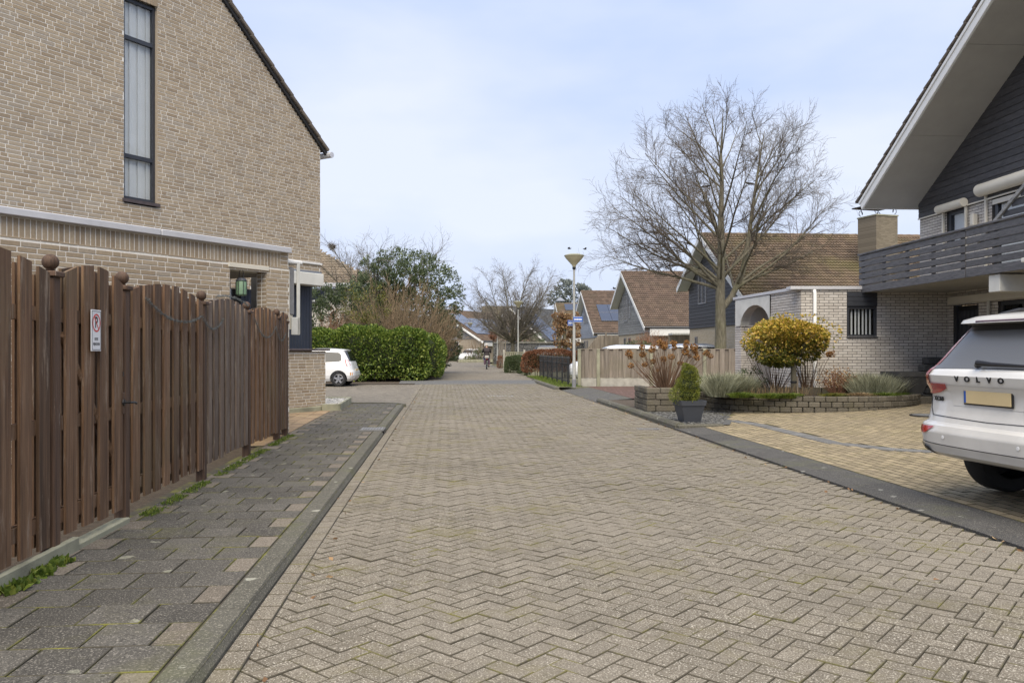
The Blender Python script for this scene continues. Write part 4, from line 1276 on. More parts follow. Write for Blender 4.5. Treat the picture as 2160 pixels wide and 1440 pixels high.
# ---- white brick extension with the arch
ext = thing('brick_extension', 'white brick flat roofed extension with an arched side passage', 'building', (6.67, 18.6, 0), 0.0)
EZ = 2.80
def espans(z):
    if 1.72 < z < 2.76:
        return [(0, 1.06), (1.75, 3.45)]
    return [(0, 3.45)]
brickwork(ext, espans, 0.12, EZ, 0.0, MT['brick_pale'], MT['mortar_dark'], course=0.0655, L=0.205, seed=41, hprob=0.0, half=True)
soldier(ext, 1.06, 1.75, 1.60, 0.12, -0.003, MT['brick_pale'], w=0.05)
ew = window(ext, 1.06, 1.75, 1.70, 2.40, 0.0, fw=0.055, inset=0.0, curtain=(1.10, 1.68, 1.76, 2.35, 0.085, 0.042), back=0.02)
for k in range(3):
    part('shutter_slat', MB().cbox((1.405, -0.012, 2.46 + k * 0.108), (0.69, 0.05, 0.105), 0.008), MT['frame_dark'], ext)
part('sill', MB().cbox((1.405, -0.02, 1.695), (0.72, 0.06, 0.03), 0.006), MT['frame_dark'], ext)
part('coping', MB().cbox((1.60, 0.10, EZ + 0.03), (3.72, 0.30, 0.075), 0.006), MT['zinc'], ext)
part('roof_deck', MB().box((3.0, 3.2, EZ - 0.03), (5.5, 6.0, 0.05)), MT['lead'], ext)
dp = part('downpipe', MB().tube([(0.30, -0.06, 0.2), (0.30, -0.06, 2.70), (0.30, -0.03, 2.76), (0.30, 0.06, 2.78)], 0.042, 12), MT['white'], ext, smooth=40)
for z in (0.9, 2.2):
    part('clip', MB().tube([(0.30, -0.06, z), (0.30, -0.06, z + 0.04)], 0.047, 12), MT['zinc'], dp)
# street side of the extension
EA = math.atan2(-1.0, 0.11)      # local x towards the camera, -y to the street
es = link('side_wall', None, ext, (0, 0, 0), (0, 0, EA))
SLEN = 3.95
def sspans(z):
    if z < EZ - 0.72: return [(-SLEN, -SLEN + 0.42), (-1.62, -0.012)]
    return [(-SLEN, -SLEN + 0.10), (-1.62, -0.012)]
brickwork(es, sspans, 0.12, EZ, 0.0, MT['brick_pale'], MT['mortar_dark'], course=0.0655, L=0.205, seed=43, hprob=0.0, half=True, n_ind=150)
part('coping', MB().cbox((-SLEN / 2, 0.10, EZ + 0.03), (SLEN + 0.1, 0.30, 0.072), 0.006), MT['zinc'], es)
ax0, ax1 = -SLEN + 0.10, -1.62
az0 = EZ - 0.74
acx, arx = (ax0 + 0.32 + ax1) / 2, (ax1 - ax0 - 0.32) / 2
top_ = EZ - 0.02
mb = MB()
xs = [ax0, ax0 + 0.32] + [acx - arx * math.cos(a) for a in np.linspace(0.12, math.pi - 0.12, 15)] + [ax1]
zs = [az0, az0] + [az0 + 0.52 * math.sin(a) for a in np.linspace(0.0, math.pi, 15)] + [az0]
for (xa, za, xb, zb) in zip(xs[:-1], zs[:-1], xs[1:], zs[1:]):
    mb.add([(xa, -0.03, za), (xb, -0.03, zb), (xb, -0.03, top_), (xa, -0.03, top_), (xa, 0.22, za), (xb, 0.22, zb), (xb, 0.22, top_), (xa, 0.22, top_)],
           [[0, 1, 2, 3], [7, 6, 5, 4], [0, 4, 5, 1], [3, 2, 6, 7]])
part('arch_panel', mb, MT['white_dirty'], es)
ap = link('arch_pier', None, es, (-SLEN + 0.42, 0, 0), (0, 0, math.pi / 2))
brickwork(ap, lambda z: [(0.0, 0.40)], 0.12, az0, 0.0, MT['brick_pale'], MT['mortar_dark'], course=0.0655, seed=45, n_ind=40, thick=0.02)
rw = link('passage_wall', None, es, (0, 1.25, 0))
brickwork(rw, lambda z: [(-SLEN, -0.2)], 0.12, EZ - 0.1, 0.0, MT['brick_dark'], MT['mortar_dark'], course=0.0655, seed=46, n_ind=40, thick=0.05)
for (name, c, d) in (('back_wall', (3.0, 6.0, 1.4), (5.4, 0.2, 2.6)),):
    part(name, MB().box(c, d), MT['brick_pale'], ext)

# ================================================================== PLANTERS
pc = np.array([6.6, 18.45])
pl = thing('round_planter', 'low semicircular planter of split grey blocks against the white brick wall', 'planter', (pc[0], pc[1], 0))
def arc_blocks(parent, r, a0, a1, z0, h, n, off, th=0.16, mat='block', bulge=0.012, cap=False):
    for i in range(n):
        aa = a0 + (a1 - a0) * (i + off) / n
        if aa > a1: break
        l = r * abs(a1 - a0) / n
        mb = MB().cbox((0, 0, 0), (th, l - 0.007, h - 0.005), 0.014)
        o = part('block', mb, MT[mat], parent, loc=(r * math.cos(aa), r * math.sin(aa), z0 + h / 2 + 0.0), rot=(0, 0, aa + rng.normal(0, 0.012)))
aS, aE = math.pi + 0.02, 2 * math.pi - 0.06
def ring_z(aa):
    X, Y = pc + 2.42 * np.array([math.cos(aa), math.sin(aa)])
    return DZ(X, Y)
for c in range(4):
    arc_blocks(pl, 2.42 - 0.008 * (c == 3), aS, aE, 0.03 + c * 0.112, 0.112, 35, 0.5 if c % 2 else 0.02, th=0.17)
part('soil', MB().lathe([(0, 0.43), (2.34, 0.40)], 48), MT['soil'], pl)
for i in range(9):
    part('edging_block', MB().cbox((-1.75 + i * 0.44, -0.62 - 0.05 * math.cos(i), 0.49), (0.43, 0.09, 0.17), 0.012), MT['block'], pl)
hp_ = thing('square_planter', 'square planter of large sand coloured blocks holding dried hydrangeas', 'planter', W(4.27, 16.85, 0.0), 0.03)
for c in range(4):
    z = 0.085 + c * 0.128
    xs = [(0.0, 0.30), (0.30, 0.72), (0.72, 1.10)] if c % 2 else [(0.0, 0.20), (0.20, 0.62), (0.62, 1.10)]
    for (a, b) in xs:
        part('block', MB().cbox(((a + b) / 2, 0.07 + g.uniform(-0.006, 0.006), z + 0.064), (b - a - 0.008, 0.15, 0.122), 0.016), MT['block'], hp_)
    for k in range(4):
        part('block', MB().cbox((0.07 + g.uniform(-0.008, 0.008), 0.30 + k * 0.31, z + 0.064), (0.15, 0.30, 0.122), 0.016), MT['block'], hp_)
        part('block', MB().cbox((1.04, 0.30 + k * 0.31, z + 0.064), (0.14, 0.30, 0.122), 0.016), MT['block'], hp_)
part('soil', MB().box((0.55, 0.75, 0.50), (0.9, 1.3, 0.05)), MT['soil'], hp_)
lw = thing('stacked_block_wall', 'low stacked wall of dark rough blocks beside the front door', 'wall', (U(1945, 17.9), 17.9, 0.25), 0.0)
for c in range(6):
    for k in range(4):
        part('block', MB().cbox((0.15 + k * 0.30 + (c % 2) * 0.1, 0.1 + g.uniform(-0.015, 0.015), 0.085 + c * 0.165), (0.295, 0.26, 0.16), 0.03), MT['block_grey'], lw)
def tapered_pot(parent, w0, w1, h, rim, mat):
    q = lambda w, z: [(-w / 2, -w / 2, z), (w / 2, -w / 2, z), (w / 2, w / 2, z), (-w / 2, w / 2, z)]
    V = q(w0, 0) + q(w1, h - rim) + q(w1 + 0.03, h - rim) + q(w1 + 0.05, h) + q(w1 - 0.02, h) + q(w1 - 0.05, h - 0.07)
    f = []
    for r in range(5):
        for i in range(4):
            f.append([r * 4 + i, r * 4 + (i + 1) % 4, r * 4 + 4 + (i + 1) % 4, r * 4 + 4 + i])
    f.append([0, 3, 2, 1])
    part('body', MB().add(V, f), mat, parent)
    part('soil', MB().box((0, 0, h - 0.06), (w1 - 0.04, w1 - 0.04, 0.02)), MT['soil'], parent)
pot = thing('square_pot', 'square tapered anthracite pot with a small conifer behind the kerb', 'pot', (U(1454, 14.75), 14.75, 0.085), 0.15)
tapered_pot(pot, 0.30, 0.43, 0.40, 0.09, MT['pot'])
pot2 = thing('square_pot', 'weathered dark tapered pot on a plinth beside the front door', 'pot', (U(1911, 17.2), 17.2, 0.42), 0.1)
tapered_pot(pot2, 0.42, 0.68, 0.52, 0.10, MT['pot_old'])
part('plinth', MB().cbox((0.1, 0.05, -0.11), (0.8, 0.7, 0.22), 0.02), MT['block'], pot2)
# ================================================================== HOUSES DOWN THE STREET
def tile_roof(nx_m, ny_m, wave=0.15, gauge=0.335, amp=0.045):
    """tiled roof sheet in local x (across) and y (up the slope); rows step over each other"""
    r = np.random.default_rng(3)
    cols = int(nx_m / wave * 6)
    x = np.linspace(0, nx_m, cols + 1)
    prof = amp * (0.5 + 0.5 * np.cos(2 * math.pi * x / wave)) ** 0.7
    mb = MB()
    rows = int(ny_m / gauge)
    for k in range(rows):
        y0, y1 = k * gauge, (k + 1) * gauge + 0.03
        jig = r.normal(0, 0.002, cols + 1).cumsum() * 0.02
        P = np.stack([np.stack([x, np.full_like(x, y0 + 0.004), prof * 0.2 - 0.01], -1),
                      np.stack([x, np.full_like(x, y0) + jig, prof + 0.055], -1),
                      np.stack([x, np.full_like(x, y1), prof + 0.002], -1)])
        mb.grid(P)
    return mb
def roof_mat(name, c, moss):
    m, N, L, B = nodes(name)
    cell = N.new('ShaderNodeTexBrick')
    g_ = N.new('ShaderNodeTexCoord')
    mp = N.new('ShaderNodeMapping')
    L.new(g_.outputs['Object'], mp.inputs['Vector'])
    L.new(mp.outputs['Vector'], cell.inputs['Vector'])
    cell.offset = 0.0
    cell.inputs['Scale'].default_value = 1.0
    cell.inputs['Mortar Size'].default_value = 0.0
    cell.inputs['Brick Width'].default_value = 0.30
    cell.inputs['Row Height'].default_value = 0.335
    cell.inputs['Color1'].default_value = (*scale_c(c, 0.70), 1)
    cell.inputs['Color2'].default_value = (*scale_c(c, 1.25), 1)
    col = mixc(N, L, 0.5, cell.outputs['Color'], ramp(N, L, noise(N, L, 8, 5, 0.7), [(0.3, (0.6,) * 3), (0.7, (1.25,) * 3)]), 'MULTIPLY')
    col = mixc(N, L, ramp(N, L, noise(N, L, 0.5, 5, 0.65), [(0.46, (0, 0, 0)), (0.68, (0.65,) * 3)]), col, moss)
    L.new(col, B.inputs['Base Color'])
    B.inputs['Roughness'].default_value = 0.9
    return m
MT['roof_brown'] = roof_mat('brown pantiles', (0.148, 0.106, 0.072), (0.115, 0.102, 0.038))
MT['roof_red'] = roof_mat('red brown pantiles', (0.132, 0.092, 0.067), (0.115, 0.088, 0.058))
MT['roof_dark'] = roof_mat('slate grey pantiles', (0.075, 0.080, 0.090), (0.09, 0.095, 0.10))
MT['roof_buff'] = roof_mat('buff pantiles', (0.20, 0.16, 0.115), (0.165, 0.14, 0.095))
def tex_brick(name, c1, c2, mort):
    m, N, L, B = nodes(name)
    t = N.new('ShaderNodeTexBrick')
    g_ = N.new('ShaderNodeTexCoord')
    mp = N.new('ShaderNodeMapping')
    mp.inputs['Rotation'].default_value = (R(90), 0, 0)
    L.new(g_.outputs['Object'], mp.inputs['Vector'])
    L.new(mp.outputs['Vector'], t.inputs['Vector'])
    t.inputs['Scale'].default_value = 1.0
    t.inputs['Brick Width'].default_value = 0.22
    t.inputs['Row Height'].default_value = 0.065
    t.inputs['Mortar Size'].default_value = 0.009
    t.inputs['Color1'].default_value = (*c1, 1)
    t.inputs['Color2'].default_value = (*c2, 1)
    t.inputs['Mortar'].default_value = (*mort, 1)
    L.new(t.outputs['Color'], B.inputs['Base Color'])
    B.inputs['Roughness'].default_value = 0.9
    return m
MT['far_brick'] = tex_brick('far yellow brick', (0.40, 0.31, 0.195), (0.48, 0.385, 0.26), (0.50, 0.45, 0.36))
MT['far_tan'] = tex_brick('far tan brick', (0.27, 0.22, 0.155), (0.33, 0.27, 0.195), (0.40, 0.36, 0.30))
MT['chimney_brick'] = tex_brick('chimney brick', (0.155, 0.13, 0.095), (0.225, 0.19, 0.14), (0.13, 0.115, 0.085))
ROOF_A = tile_roof(12.0, 9.2)
ROOF_B = tile_roof(12.0, 5.2)
_roof_cache = {}
def roofmesh(which, mat):
    k = (id(which), mat.name)
    if k not in _roof_cache:
        _roof_cache[k] = which.mesh('tiles', mat)
    return _roof_cache[k]
def gable_house(name, label, loc, rz, siding, roof, sl=0.565, ap=7.0, xf_=-4.0, xn=7.4, depth=12.0, planks=True, wins=True, solar=(), wall='far_brick', zs=2.52, fas='white', lower=True, group=None, plank_h=0.175):
    """gable to the street (local -y), ridge running back; xf_/xn: far and near eaves along local x"""
    h = thing(name, label, 'house', loc, rz, group)
    zf, zn = ap + sl * xf_, ap - sl * xn
    part('wall', MB().prism([(xf_ + 0.25, 0), (xn - 0.25, 0), (xn - 0.25, zn - 0.05 + sl * 0.25), (0, ap - 0.16), (xf_ + 0.25, zf - 0.05)], 0.05, depth), MT[wall], h)
    if planks:
        k, z = 0, zs
        while z < ap - 0.3:
            zt = z + plank_h
            a = max(xf_ + 0.28, -(ap - 0.16 - zt) / sl)
            b = min(xn - 0.28, (ap - 0.16 - zt) / sl)
            if b - a < 0.1: break
            part('cladding_board', MB().cbox(((a + b) / 2, 0.02, z + plank_h / 2), (b - a, 0.06, plank_h - 0.008), 0.012), MT[siding], h)
            z = zt
    # roof planes
    an = math.atan(sl)
    ln, lf = xn / math.cos(an), -xf_ / math.cos(an)
    OVH = 0.55
    rn = link('roof_slope', roofmesh(ROOF_A if lower else ROOF_B, MT[roof]), h, (0, 0, 0))
    # local tile sheet: x across -> house y ; y up the slope -> towards the ridge
    ca, sa = math.cos(an), math.sin(an)
    Ln = int(ln / 0.335) * 0.335 if True else ln
    Mn = Matrix(((0, -ca, -sa * -1, xn), (1, 0, 0, -OVH), (0, sa, ca, zn + 0.10), (0, 0, 0, 1)))
    rn.matrix_local = Matrix.Translation((0, 0, 0)) @ Mn
    rn.scale = (rn.scale[0], rn.scale[1] * ln / ((int(9.2 / 0.335) if lower else int(5.2 / 0.335)) * 0.335), rn.scale[2])
    part('roof_deck', MB().prism([(xn + 0.12, zn - 0.12), (xn + 0.12, zn + 0.06), (0, ap + 0.06), (xf_ - 0.12, zf + 0.06), (xf_ - 0.12, zf - 0.12), (0, ap - 0.14)], -OVH + 0.05, depth - 0.05), MT['tile_verge'], h)
    rf = MB()
    Pf = np.array([[[xf_ - 0.1 + t * (-xf_ + 0.1), y, zf + 0.10 - 0.056 + t * (ap - zf + 0.03)] for y in (-OVH, depth)] for t in (0, 1)])
    part('far_slope', rf.grid(Pf), MT[roof], h)
    mbr = MB()
    for i in range(int((depth + OVH) / 0.4)):
        part('ridge_tile', MB().tube([(0, -OVH + i * 0.4, ap + 0.115), (0, -OVH + i * 0.4 + 0.43, ap + 0.125)], [0.105, 0.115], 8), MT[roof], h) if planks else mbr.tube([(0, -OVH + i * 0.4, ap + 0.115), (0, -OVH + i * 0.4 + 0.43, ap + 0.125)], [0.105, 0.115], 6)
    if not planks:
        part('ridge_tiles', mbr, MT[roof], h, kind='stuff')
    # white bargeboards and eaves
    for (xa, za, nm) in ((xn + 0.14, zn - 0.08, 'bargeboard'), (xf_ - 0.14, zf - 0.08, 'bargeboard')):
        l = math.hypot(xa, ap - za)
        a = math.atan2(ap - 0.0 - za, -xa)
        Mb = np.array([[math.cos(a), 0, -math.sin(a)], [0, 1, 0], [math.sin(a), 0, math.cos(a)]])
        part(nm, MB().box((xa / 2, -OVH, (za + ap) / 2 - 0.02), (l, 0.05, 0.24), M=Mb), MT[fas], h)
    part('soffit', MB().prism([(xn, zn - 0.12), (0, ap - 0.15), (0, ap - 0.19), (xn, zn - 0.16)], -OVH + 0.03, 0.0), MT['white'], h)
    part('soffit', MB().prism([(xf_, zf - 0.12), (0, ap - 0.15), (0, ap - 0.19), (xf_, zf - 0.16)], -OVH + 0.03, 0.0), MT['white'], h)
    part('eave_fascia', MB().box((xn + 0.13, depth / 2 - 0.2, zn - 0.22), (0.12, depth, 0.55)), MT['white'], h)
    part('gutter', MB().tube([(xn + 0.22, -OVH, zn + 0.03), (xn + 0.22, depth, zn + 0.03)], 0.06, 8), MT['frame_dark'], h)
    if wins:
        for (a, b, c, d, mu) in wins:
            window(h, a, b, c, d, 0.0 if c < zs else -0.03, frame=wins_frame, fw=0.07, inset=-0.02, mullions=mu, inside=False, depth=0.09)
    for (u, v, w, l) in solar:       # u along the house depth, v down the slope
        for i in range(int(w)):
            for k in range(int(l)):
                d = v + k * 1.68 + 0.83
                x, z = d * ca, ap - d * sa + 0.26
                M3 = np.array([[ca, 0, sa], [0, 1, 0], [-sa, 0, ca]])
                p_ = part('solar_panel', MB().cbox((x, u + i * 1.02, z), (1.64, 1.0, 0.04), 0.008, M=M3), MT['solar'], h)
    return h
def row_house(Yap, label, siding, roof, **kw):
    X = 12.5 - 0.0665 * Yap
    return gable_house('row_house', label, (X, Yap, 0), math.atan2(-1, 0.0665), siding, roof, group='gabled houses in a row along the street', **kw)
wins_frame = 'frame_grey'
h1 = row_house(40.0, 'row house with black gable boards and a mossy brown pantile roof', 'dark_plank', 'roof_brown',
               wins=((-1.9, -0.6, 3.75, 5.5, (-1.25,)), (1.0, 1.9, 3.9, 5.6, ()), (-2.6, -2.25, 0.8, 2.1, ()), (3.9, 5.3, 0.3, 2.45, ())))
part('flue', MB().tube([(1.4, 8.6, 6.0), (1.4, 8.6, 7.05)], 0.12, 10), MT['black_rough'], h1)
part('flue_flashing', MB().box((1.5, 8.75, 6.24), (0.7, 0.7, 0.03), M=np.array([[0.87, 0, 0.49], [0, 1, 0], [-0.49, 0, 0.87]])), MT['lead'], h1)
h2 = row_house(59.3, 'row house with weathered pale grey gable boards and a red brown roof', 'grey_plank', 'roof_red',
               wins=((-1.5, -0.1, 3.5, 5.6, (-0.8,)), (0.1, 1.0, 3.7, 5.2, ()), (-1.6, -0.9, 0.6, 2.3, ()), (0.0, 0.7, 0.6, 2.3, ())))
h3 = row_house(78.8, 'row house with pale blue gable boards and two solar panels', 'blue_plank', 'roof_red', solar=((1.0, 3.2, 5, 2),),
               wins=((-1.2, -0.2, 4.0, 5.8, (-0.7,)), (0.2, 0.9, 4.0, 5.4, ()), (-1.2, -0.6, 0.6, 2.3, ()), (0.2, 0.8, 0.6, 2.3, ())))
h4 = row_house(99.5, 'row house with solar panels under its ridge, farthest of the gabled row', 'blue_plank', 'roof_brown', solar=((1.0, 0.4, 9, 1),), wins=(), planks=False)
# big brick chimney of the first row house, iron cowl on top
ch = thing('chimney_stack', 'broad brown brick chimney stack with a flat cowl between two houses', 'chimney', (U(1851, 37.0), 37.0, 0), 0.30)
part('stack', MB().box((0, 0, 3.75), (1.18, 1.18, 7.5)), MT['chimney_brick'], ch)
part('crown', MB().box((0, 0, 7.49), (1.24, 1.24, 0.06)), MT['concrete_moss'], ch)
part('cowl', MB().box((-0.05, 0, 7.95), (1.5, 1.5, 0.05)), MT['black_rough'], ch)
for sx in (-1, 1):
    for sy in (-1, 1):
        part('scroll_leg', MB().tube([(0.5 * sx + 0.10 * math.cos(a) * sx, 0.5 * sy, 7.6 + 0.10 + 0.12 * math.sin(a)) for a in np.linspace(-1.5, 3.6, 12)] + [(0.5 * sx, 0.5 * sy, 7.93)], 0.016, 5), MT['iron'], ch)
# houses at the bend of the street
hB = gable_house('bend_house', 'dark roofed house with solar panels behind the gabion wall', (0.0, 108, 0), R(-38), 'grey_plank', 'roof_dark', sl=0.78, ap=7.0, xf_=-4.2, xn=6.2, depth=12, planks=False, wins=(), solar=((1.2, 0.8, 3, 4), (4.4, 4.6, 5, 1)), wall='far_tan')
part('chimney', MB().box((1.2, 9.6, 6.4), (1.3, 1.3, 3.0)), MT['chimney_brick'], hB)
part('cowl', MB().lathe([(0.9, 8.35), (0.35, 8.75), (0.0, 8.95)], 4, (1.2, 9.6, 0)), MT['lead'], hB)
hA = gable_house('bend_house', 'low house with grey gable boards and a slope full of solar panels', (U(925, 98), 98, 0), R(-30), 'grey_plank', 'roof_red', sl=0.58, ap=6.2, xf_=-4.5, xn=6.6, depth=14, planks=False, wins=(), solar=((0.8, 1.2, 3, 3), (4.0, 2.2, 7, 2)), wall='far_tan')
part('gable_boards', MB().prism([(-4.2, 2.7), (5.9, 2.7), (0, 6.0)], -0.03, 0.05), MT['grey_plank'], hA)
wins_frame = 'white'
for (a, b) in ((1.4, 3.0), (-1.5, 0.2)):
    window(hA, a, b, 0.5, 2.4, 0.0, frame='white', fw=0.08, inset=-0.02, inside=False)
hC = gable_house('distant_house', 'distant house with a plain red roof and broad chimney', (U(985, 150), 150, 0), R(-88), 'grey_plank', 'roof_red', sl=0.6, ap=8.0, xf_=-5, xn=6.5, depth=14, planks=False, wins=(), wall='far_tan')
part('chimney', MB().box((2.6, 6.0, 7.6), (2.0, 6.5, 3.6)), MT['chimney_brick'], hC)
# house behind the shrubs on the left
def hip_tiles(x0, xt, x1, y0, z0, y1, z1, gauge=0.335, wave=0.2, amp=0.05):
    """tiled front slope whose right edge leans in from x1 at the eave to xt at the ridge"""
    mb = MB()
    L_ = math.hypot(y1 - y0, z1 - z0)
    n = int(L_ / gauge)
    for k in range(n):
        f0, f1 = k / n, (k + 1.1) / n
        xe = x1 + (xt - x1) * f0
        x = np.arange(x0, xe, wave / 6)
        pr = amp * (0.5 + 0.5 * np.cos(2 * math.pi * x / wave)) ** 0.7
        row = lambda f, d: np.stack([x, np.full_like(x, y0 + (y1 - y0) * f) - d * 0.4, z0 + (z1 - z0) * f + pr * (d > 0) + d], -1)
        mb.grid(np.stack([row(f0, 0.0), row(f0, 0.05), row(f1, 0.004)]))
    return mb
hS = thing('house_behind_shrubs', 'buff tiled house mostly hidden by shrubs at the side road', 'house', (0, 44.5, 0))
ez = Z(600, 44.5)
part('tiled_slope', hip_tiles(U(520, 44.5), U(650, 48.5), U(800, 44.5), -0.3, ez, 4.2, Z(518, 48.7)), MT['roof_buff'], hS)
part('wall', MB().box((U(640, 44.5), 0.35, ez / 2 - 0.2), (U(785, 44.5) - U(500, 44.5), 0.3, ez)), MT['brick_pale'], hS)
part('gutter', MB().cbox((U(652, 44.5), -0.35, ez - 0.06), (U(800, 44.5) - U(505, 44.5), 0.18, 0.22), 0.02), MT['zinc'], hS)
window(hS, U(640, 44.5), U(686, 44.5), Z(636, 44.5), Z(608, 44.5), 0.19, frame='white', fw=0.10, inset=-0.03, inside=False)
part('window_sill', MB().box((U(664, 44.5), 0.12, Z(639, 44.5)), (1.5, 0.16, 0.09)), MT['slate'], hS)
# weather vane and chimney-side items
wv_s = 0.5
wv = thing('weather_vane', 'small black weather vane above the roof ridge of the pale blue house', 'weather vane', (U(1298, 82), 82, 7.15))
part('rod', MB().tube([(0, 0, 0), (0, 0, 1.0)], 0.02, 6), MT['iron'], wv)
part('arrow', MB().prism([(-0.9, 0.72), (0.5, 0.72), (0.5, 0.62), (0.85, 0.76), (0.5, 0.90), (0.5, 0.78), (-0.9, 0.78)], -0.012, 0.012), MT['iron'], wv)
wv.scale = (0.55, 0.55, 0.55)
part('rooster', MB().prism([(-0.35, 0.8), (0.25, 0.8), (0.42, 1.05), (0.30, 1.28), (0.15, 1.1), (-0.15, 1.05), (-0.4, 1.25), (-0.5, 1.0)], -0.012, 0.012), MT['iron'], wv)

# ================================================================== STREET FURNITURE, FENCES
def lamp_post(px, Y, label, H=4.62, z0=0.1):
    t = thing('street_lamp', label, 'street lamp', (U(px, Y), Y, z0), 0, 'street lamps')
    part('pole', MB().tube([(0, 0, 0), (0, 0, 0.9), (0, 0, 0.95), (0, 0, H - 0.45)], [0.062, 0.062, 0.052, 0.034], 12), MT['galv'], t, smooth=40)
    part('collar', MB().lathe([(0.07, 0.0), (0.075, 0.28), (0.064, 0.30)], 12), MT['frame_grey'], t)
    hd_ = part('head', MB().lathe([(0.05, H - 0.44), (0.07, H - 0.38), (0.20, H - 0.24), (0.305, H - 0.12), (0.335, H - 0.06)], 24), MT['lamp_glass'], t, smooth=40)
    part('lid', MB().lathe([(0.345, H - 0.065), (0.345, H - 0.035), (0.22, H + 0.005), (0.0, H + 0.02)], 24), MT['concrete_moss'], hd_, smooth=40)
    part('neck', MB().lathe([(0.035, H - 0.54), (0.062, H - 0.50), (0.062, H - 0.44), (0.03, H - 0.42)], 12), MT['black_rough'], t)
    return t
lp1 = lamp_post(1211, 28.0, 'grey lamp post carrying two blue street name plates')
lamp_post(1093, 55.0, 'grey lamp post rising behind the clipped green hedge')
lamp_post(1049, 79.0, 'grey lamp post in front of the end of the gabion wall')
lamp_post(992, 98.0, 'grey lamp post beside the small planted island at the bend')
for (nm, dx, dz, w, lbl, rz) in (('street_name_plate', 0.13, 2.36, 0.40, 'blue street name plate with pale lettering fixed higher on the lamp post', 0.5),
                                 ('street_name_plate', -0.09, 2.24, 0.40, 'blue street name plate turned to the side road, fixed lower on the lamp post', 1.1)):
    sp = thing(nm, lbl, 'sign', (U(1211, 28) + dx, 28 - 0.07 if dx > 0 else 28.09, 0.1 + dz), rz * 0.6)
    part('plate', MB().cbox((0, 0, 0), (w * 0.85, 0.012, 0.20), 0.004), MT['sign_blue'], sp)
    part('border', MB().box((0, -0.008, 0.085), (w * 0.78, 0.003, 0.010)).box((0, -0.008, -0.085), (w * 0.78, 0.003, 0.010)), MT['sign_white'], sp)
    mbx = MB()
    for k in range(9):
        mbx.box((-w * 0.32 + k * w * 0.08, -0.008, 0.0), (w * 0.055, 0.003, 0.055 if k % 3 else 0.075))
    part('lettering', mbx, MT['sign_white'], sp, kind='stuff')
# board fence with concrete posts behind the red driveway
bf = thing('board_fence', 'weathered grey board fence with concrete posts and base slabs', 'fence', (0, 29.0, 0.09))
FP = [1222, 1262, 1374, 1486, 1598]
fx = [U(p, 29.0) for p in FP]
for x in fx:
    part('concrete_post', MB().cbox((x, 0, 0.67), (0.12, 0.12, 1.36), 0.015), MT['concrete_moss'], bf)
for a, b in zip(fx[:-1], fx[1:]):
    part('base_slab', MB().cbox(((a + b) / 2, 0, 0.15), (b - a - 0.13, 0.04, 0.30), 0.006), MT['concrete'], bf)
    nb = max(3, int((b - a) / 0.165))
    st = (b - a - 0.12) / nb
    for i in range(nb):
        part('board', MB().box((a + 0.06 + st * (i + 0.5), -0.02 if i % 2 else 0.02, 0.82), (st * 1.12, 0.016, 1.02)), MT['fence_pale'], bf)
    part('capping', MB().box(((a + b) / 2, 0, 1.345), (b - a - 0.1, 0.06, 0.03)), MT['fence_pale'], bf)
# black iron railing along the verge
ir = thing('iron_railing', 'black iron railing with spear tips along the grass verge', 'railing')
pA, pB = np.array([U(1139, 38.3), 38.3]), np.array([U(1202, 29.2), 29.2])
dv = pB - pA
Lr = np.linalg.norm(dv)
ar = math.atan2(dv[1], dv[0])
ir.location = (pA[0], pA[1], 0.10)
ir.rotation_euler = (0, 0, ar)
nb = 44
for i in range(nb + 1):
    x = Lr * i / nb
    if i % 7 == 0:
        part('post', MB().tube([(x, 0, 0), (x, 0, 1.02), (x, 0, 1.09)], [0.028, 0.028, 0.004], 6), MT['iron'], ir)
    else:
        part('bar', MB().tube([(x, 0, 0.12), (x, 0, 0.98), (x, 0, 1.0), (x, 0, 1.07)], [0.011, 0.011, 0.020, 0.002], 5), MT['iron'], ir)
for z in (0.16, 0.80):
    part('rail', MB().box((Lr / 2, 0, z), (Lr, 0.025, 0.035)), MT['iron'], ir)
sheet('grass_verge', [(S_R - 0.1, 27.9), (S_R + 0.8, 27.9), (S_R + 0.9, 40.0), (S_R - 0.05, 40.0)], MT['ground'], 0.10, rz=SA)
# gabion wall
ga = thing('gabion_wall', 'long grey gabion wall of caged stones below the dark roofed house', 'wall', (0, 80, 0))
gx0, gx1 = U(1039, 80), U(1232, 80)
part('core', MB().box(((gx0 + gx1) / 2, 0.2, 1.05), (gx1 - gx0, 0.3, 2.1)), MT['block_grey'], ga)
r_ = np.random.default_rng(8)
ngs = 3200
gp = np.c_[r_.uniform(gx0, gx1, ngs), np.full(ngs, 0.04), r_.uniform(0.05, 2.1, ngs)]
base = np.array([[1, 0, 0], [-1, 0, 0], [0, 1, 0], [0, -1, 0], [0, 0, 1], [0, 0, -1.0]])
ff = np.array([[0, 2, 4], [2, 1, 4], [1, 3, 4], [3, 0, 4], [2, 0, 5], [1, 2, 5], [3, 1, 5], [0, 3, 5]])
Vg = base[None] * r_.uniform(0.04, 0.085, (ngs, 6, 1)) + gp[:, None]
part('stone_fill', MB().add(Vg.reshape(-1, 3), (ff[None] + (np.arange(ngs) * 6)[:, None, None]).reshape(-1, 3)), MT['gabion'], ga, kind='stuff')
part('coping', MB().box(((gx0 + gx1) / 2, 0.15, 2.14), (gx1 - gx0, 0.5, 0.06)), MT['concrete'], ga)
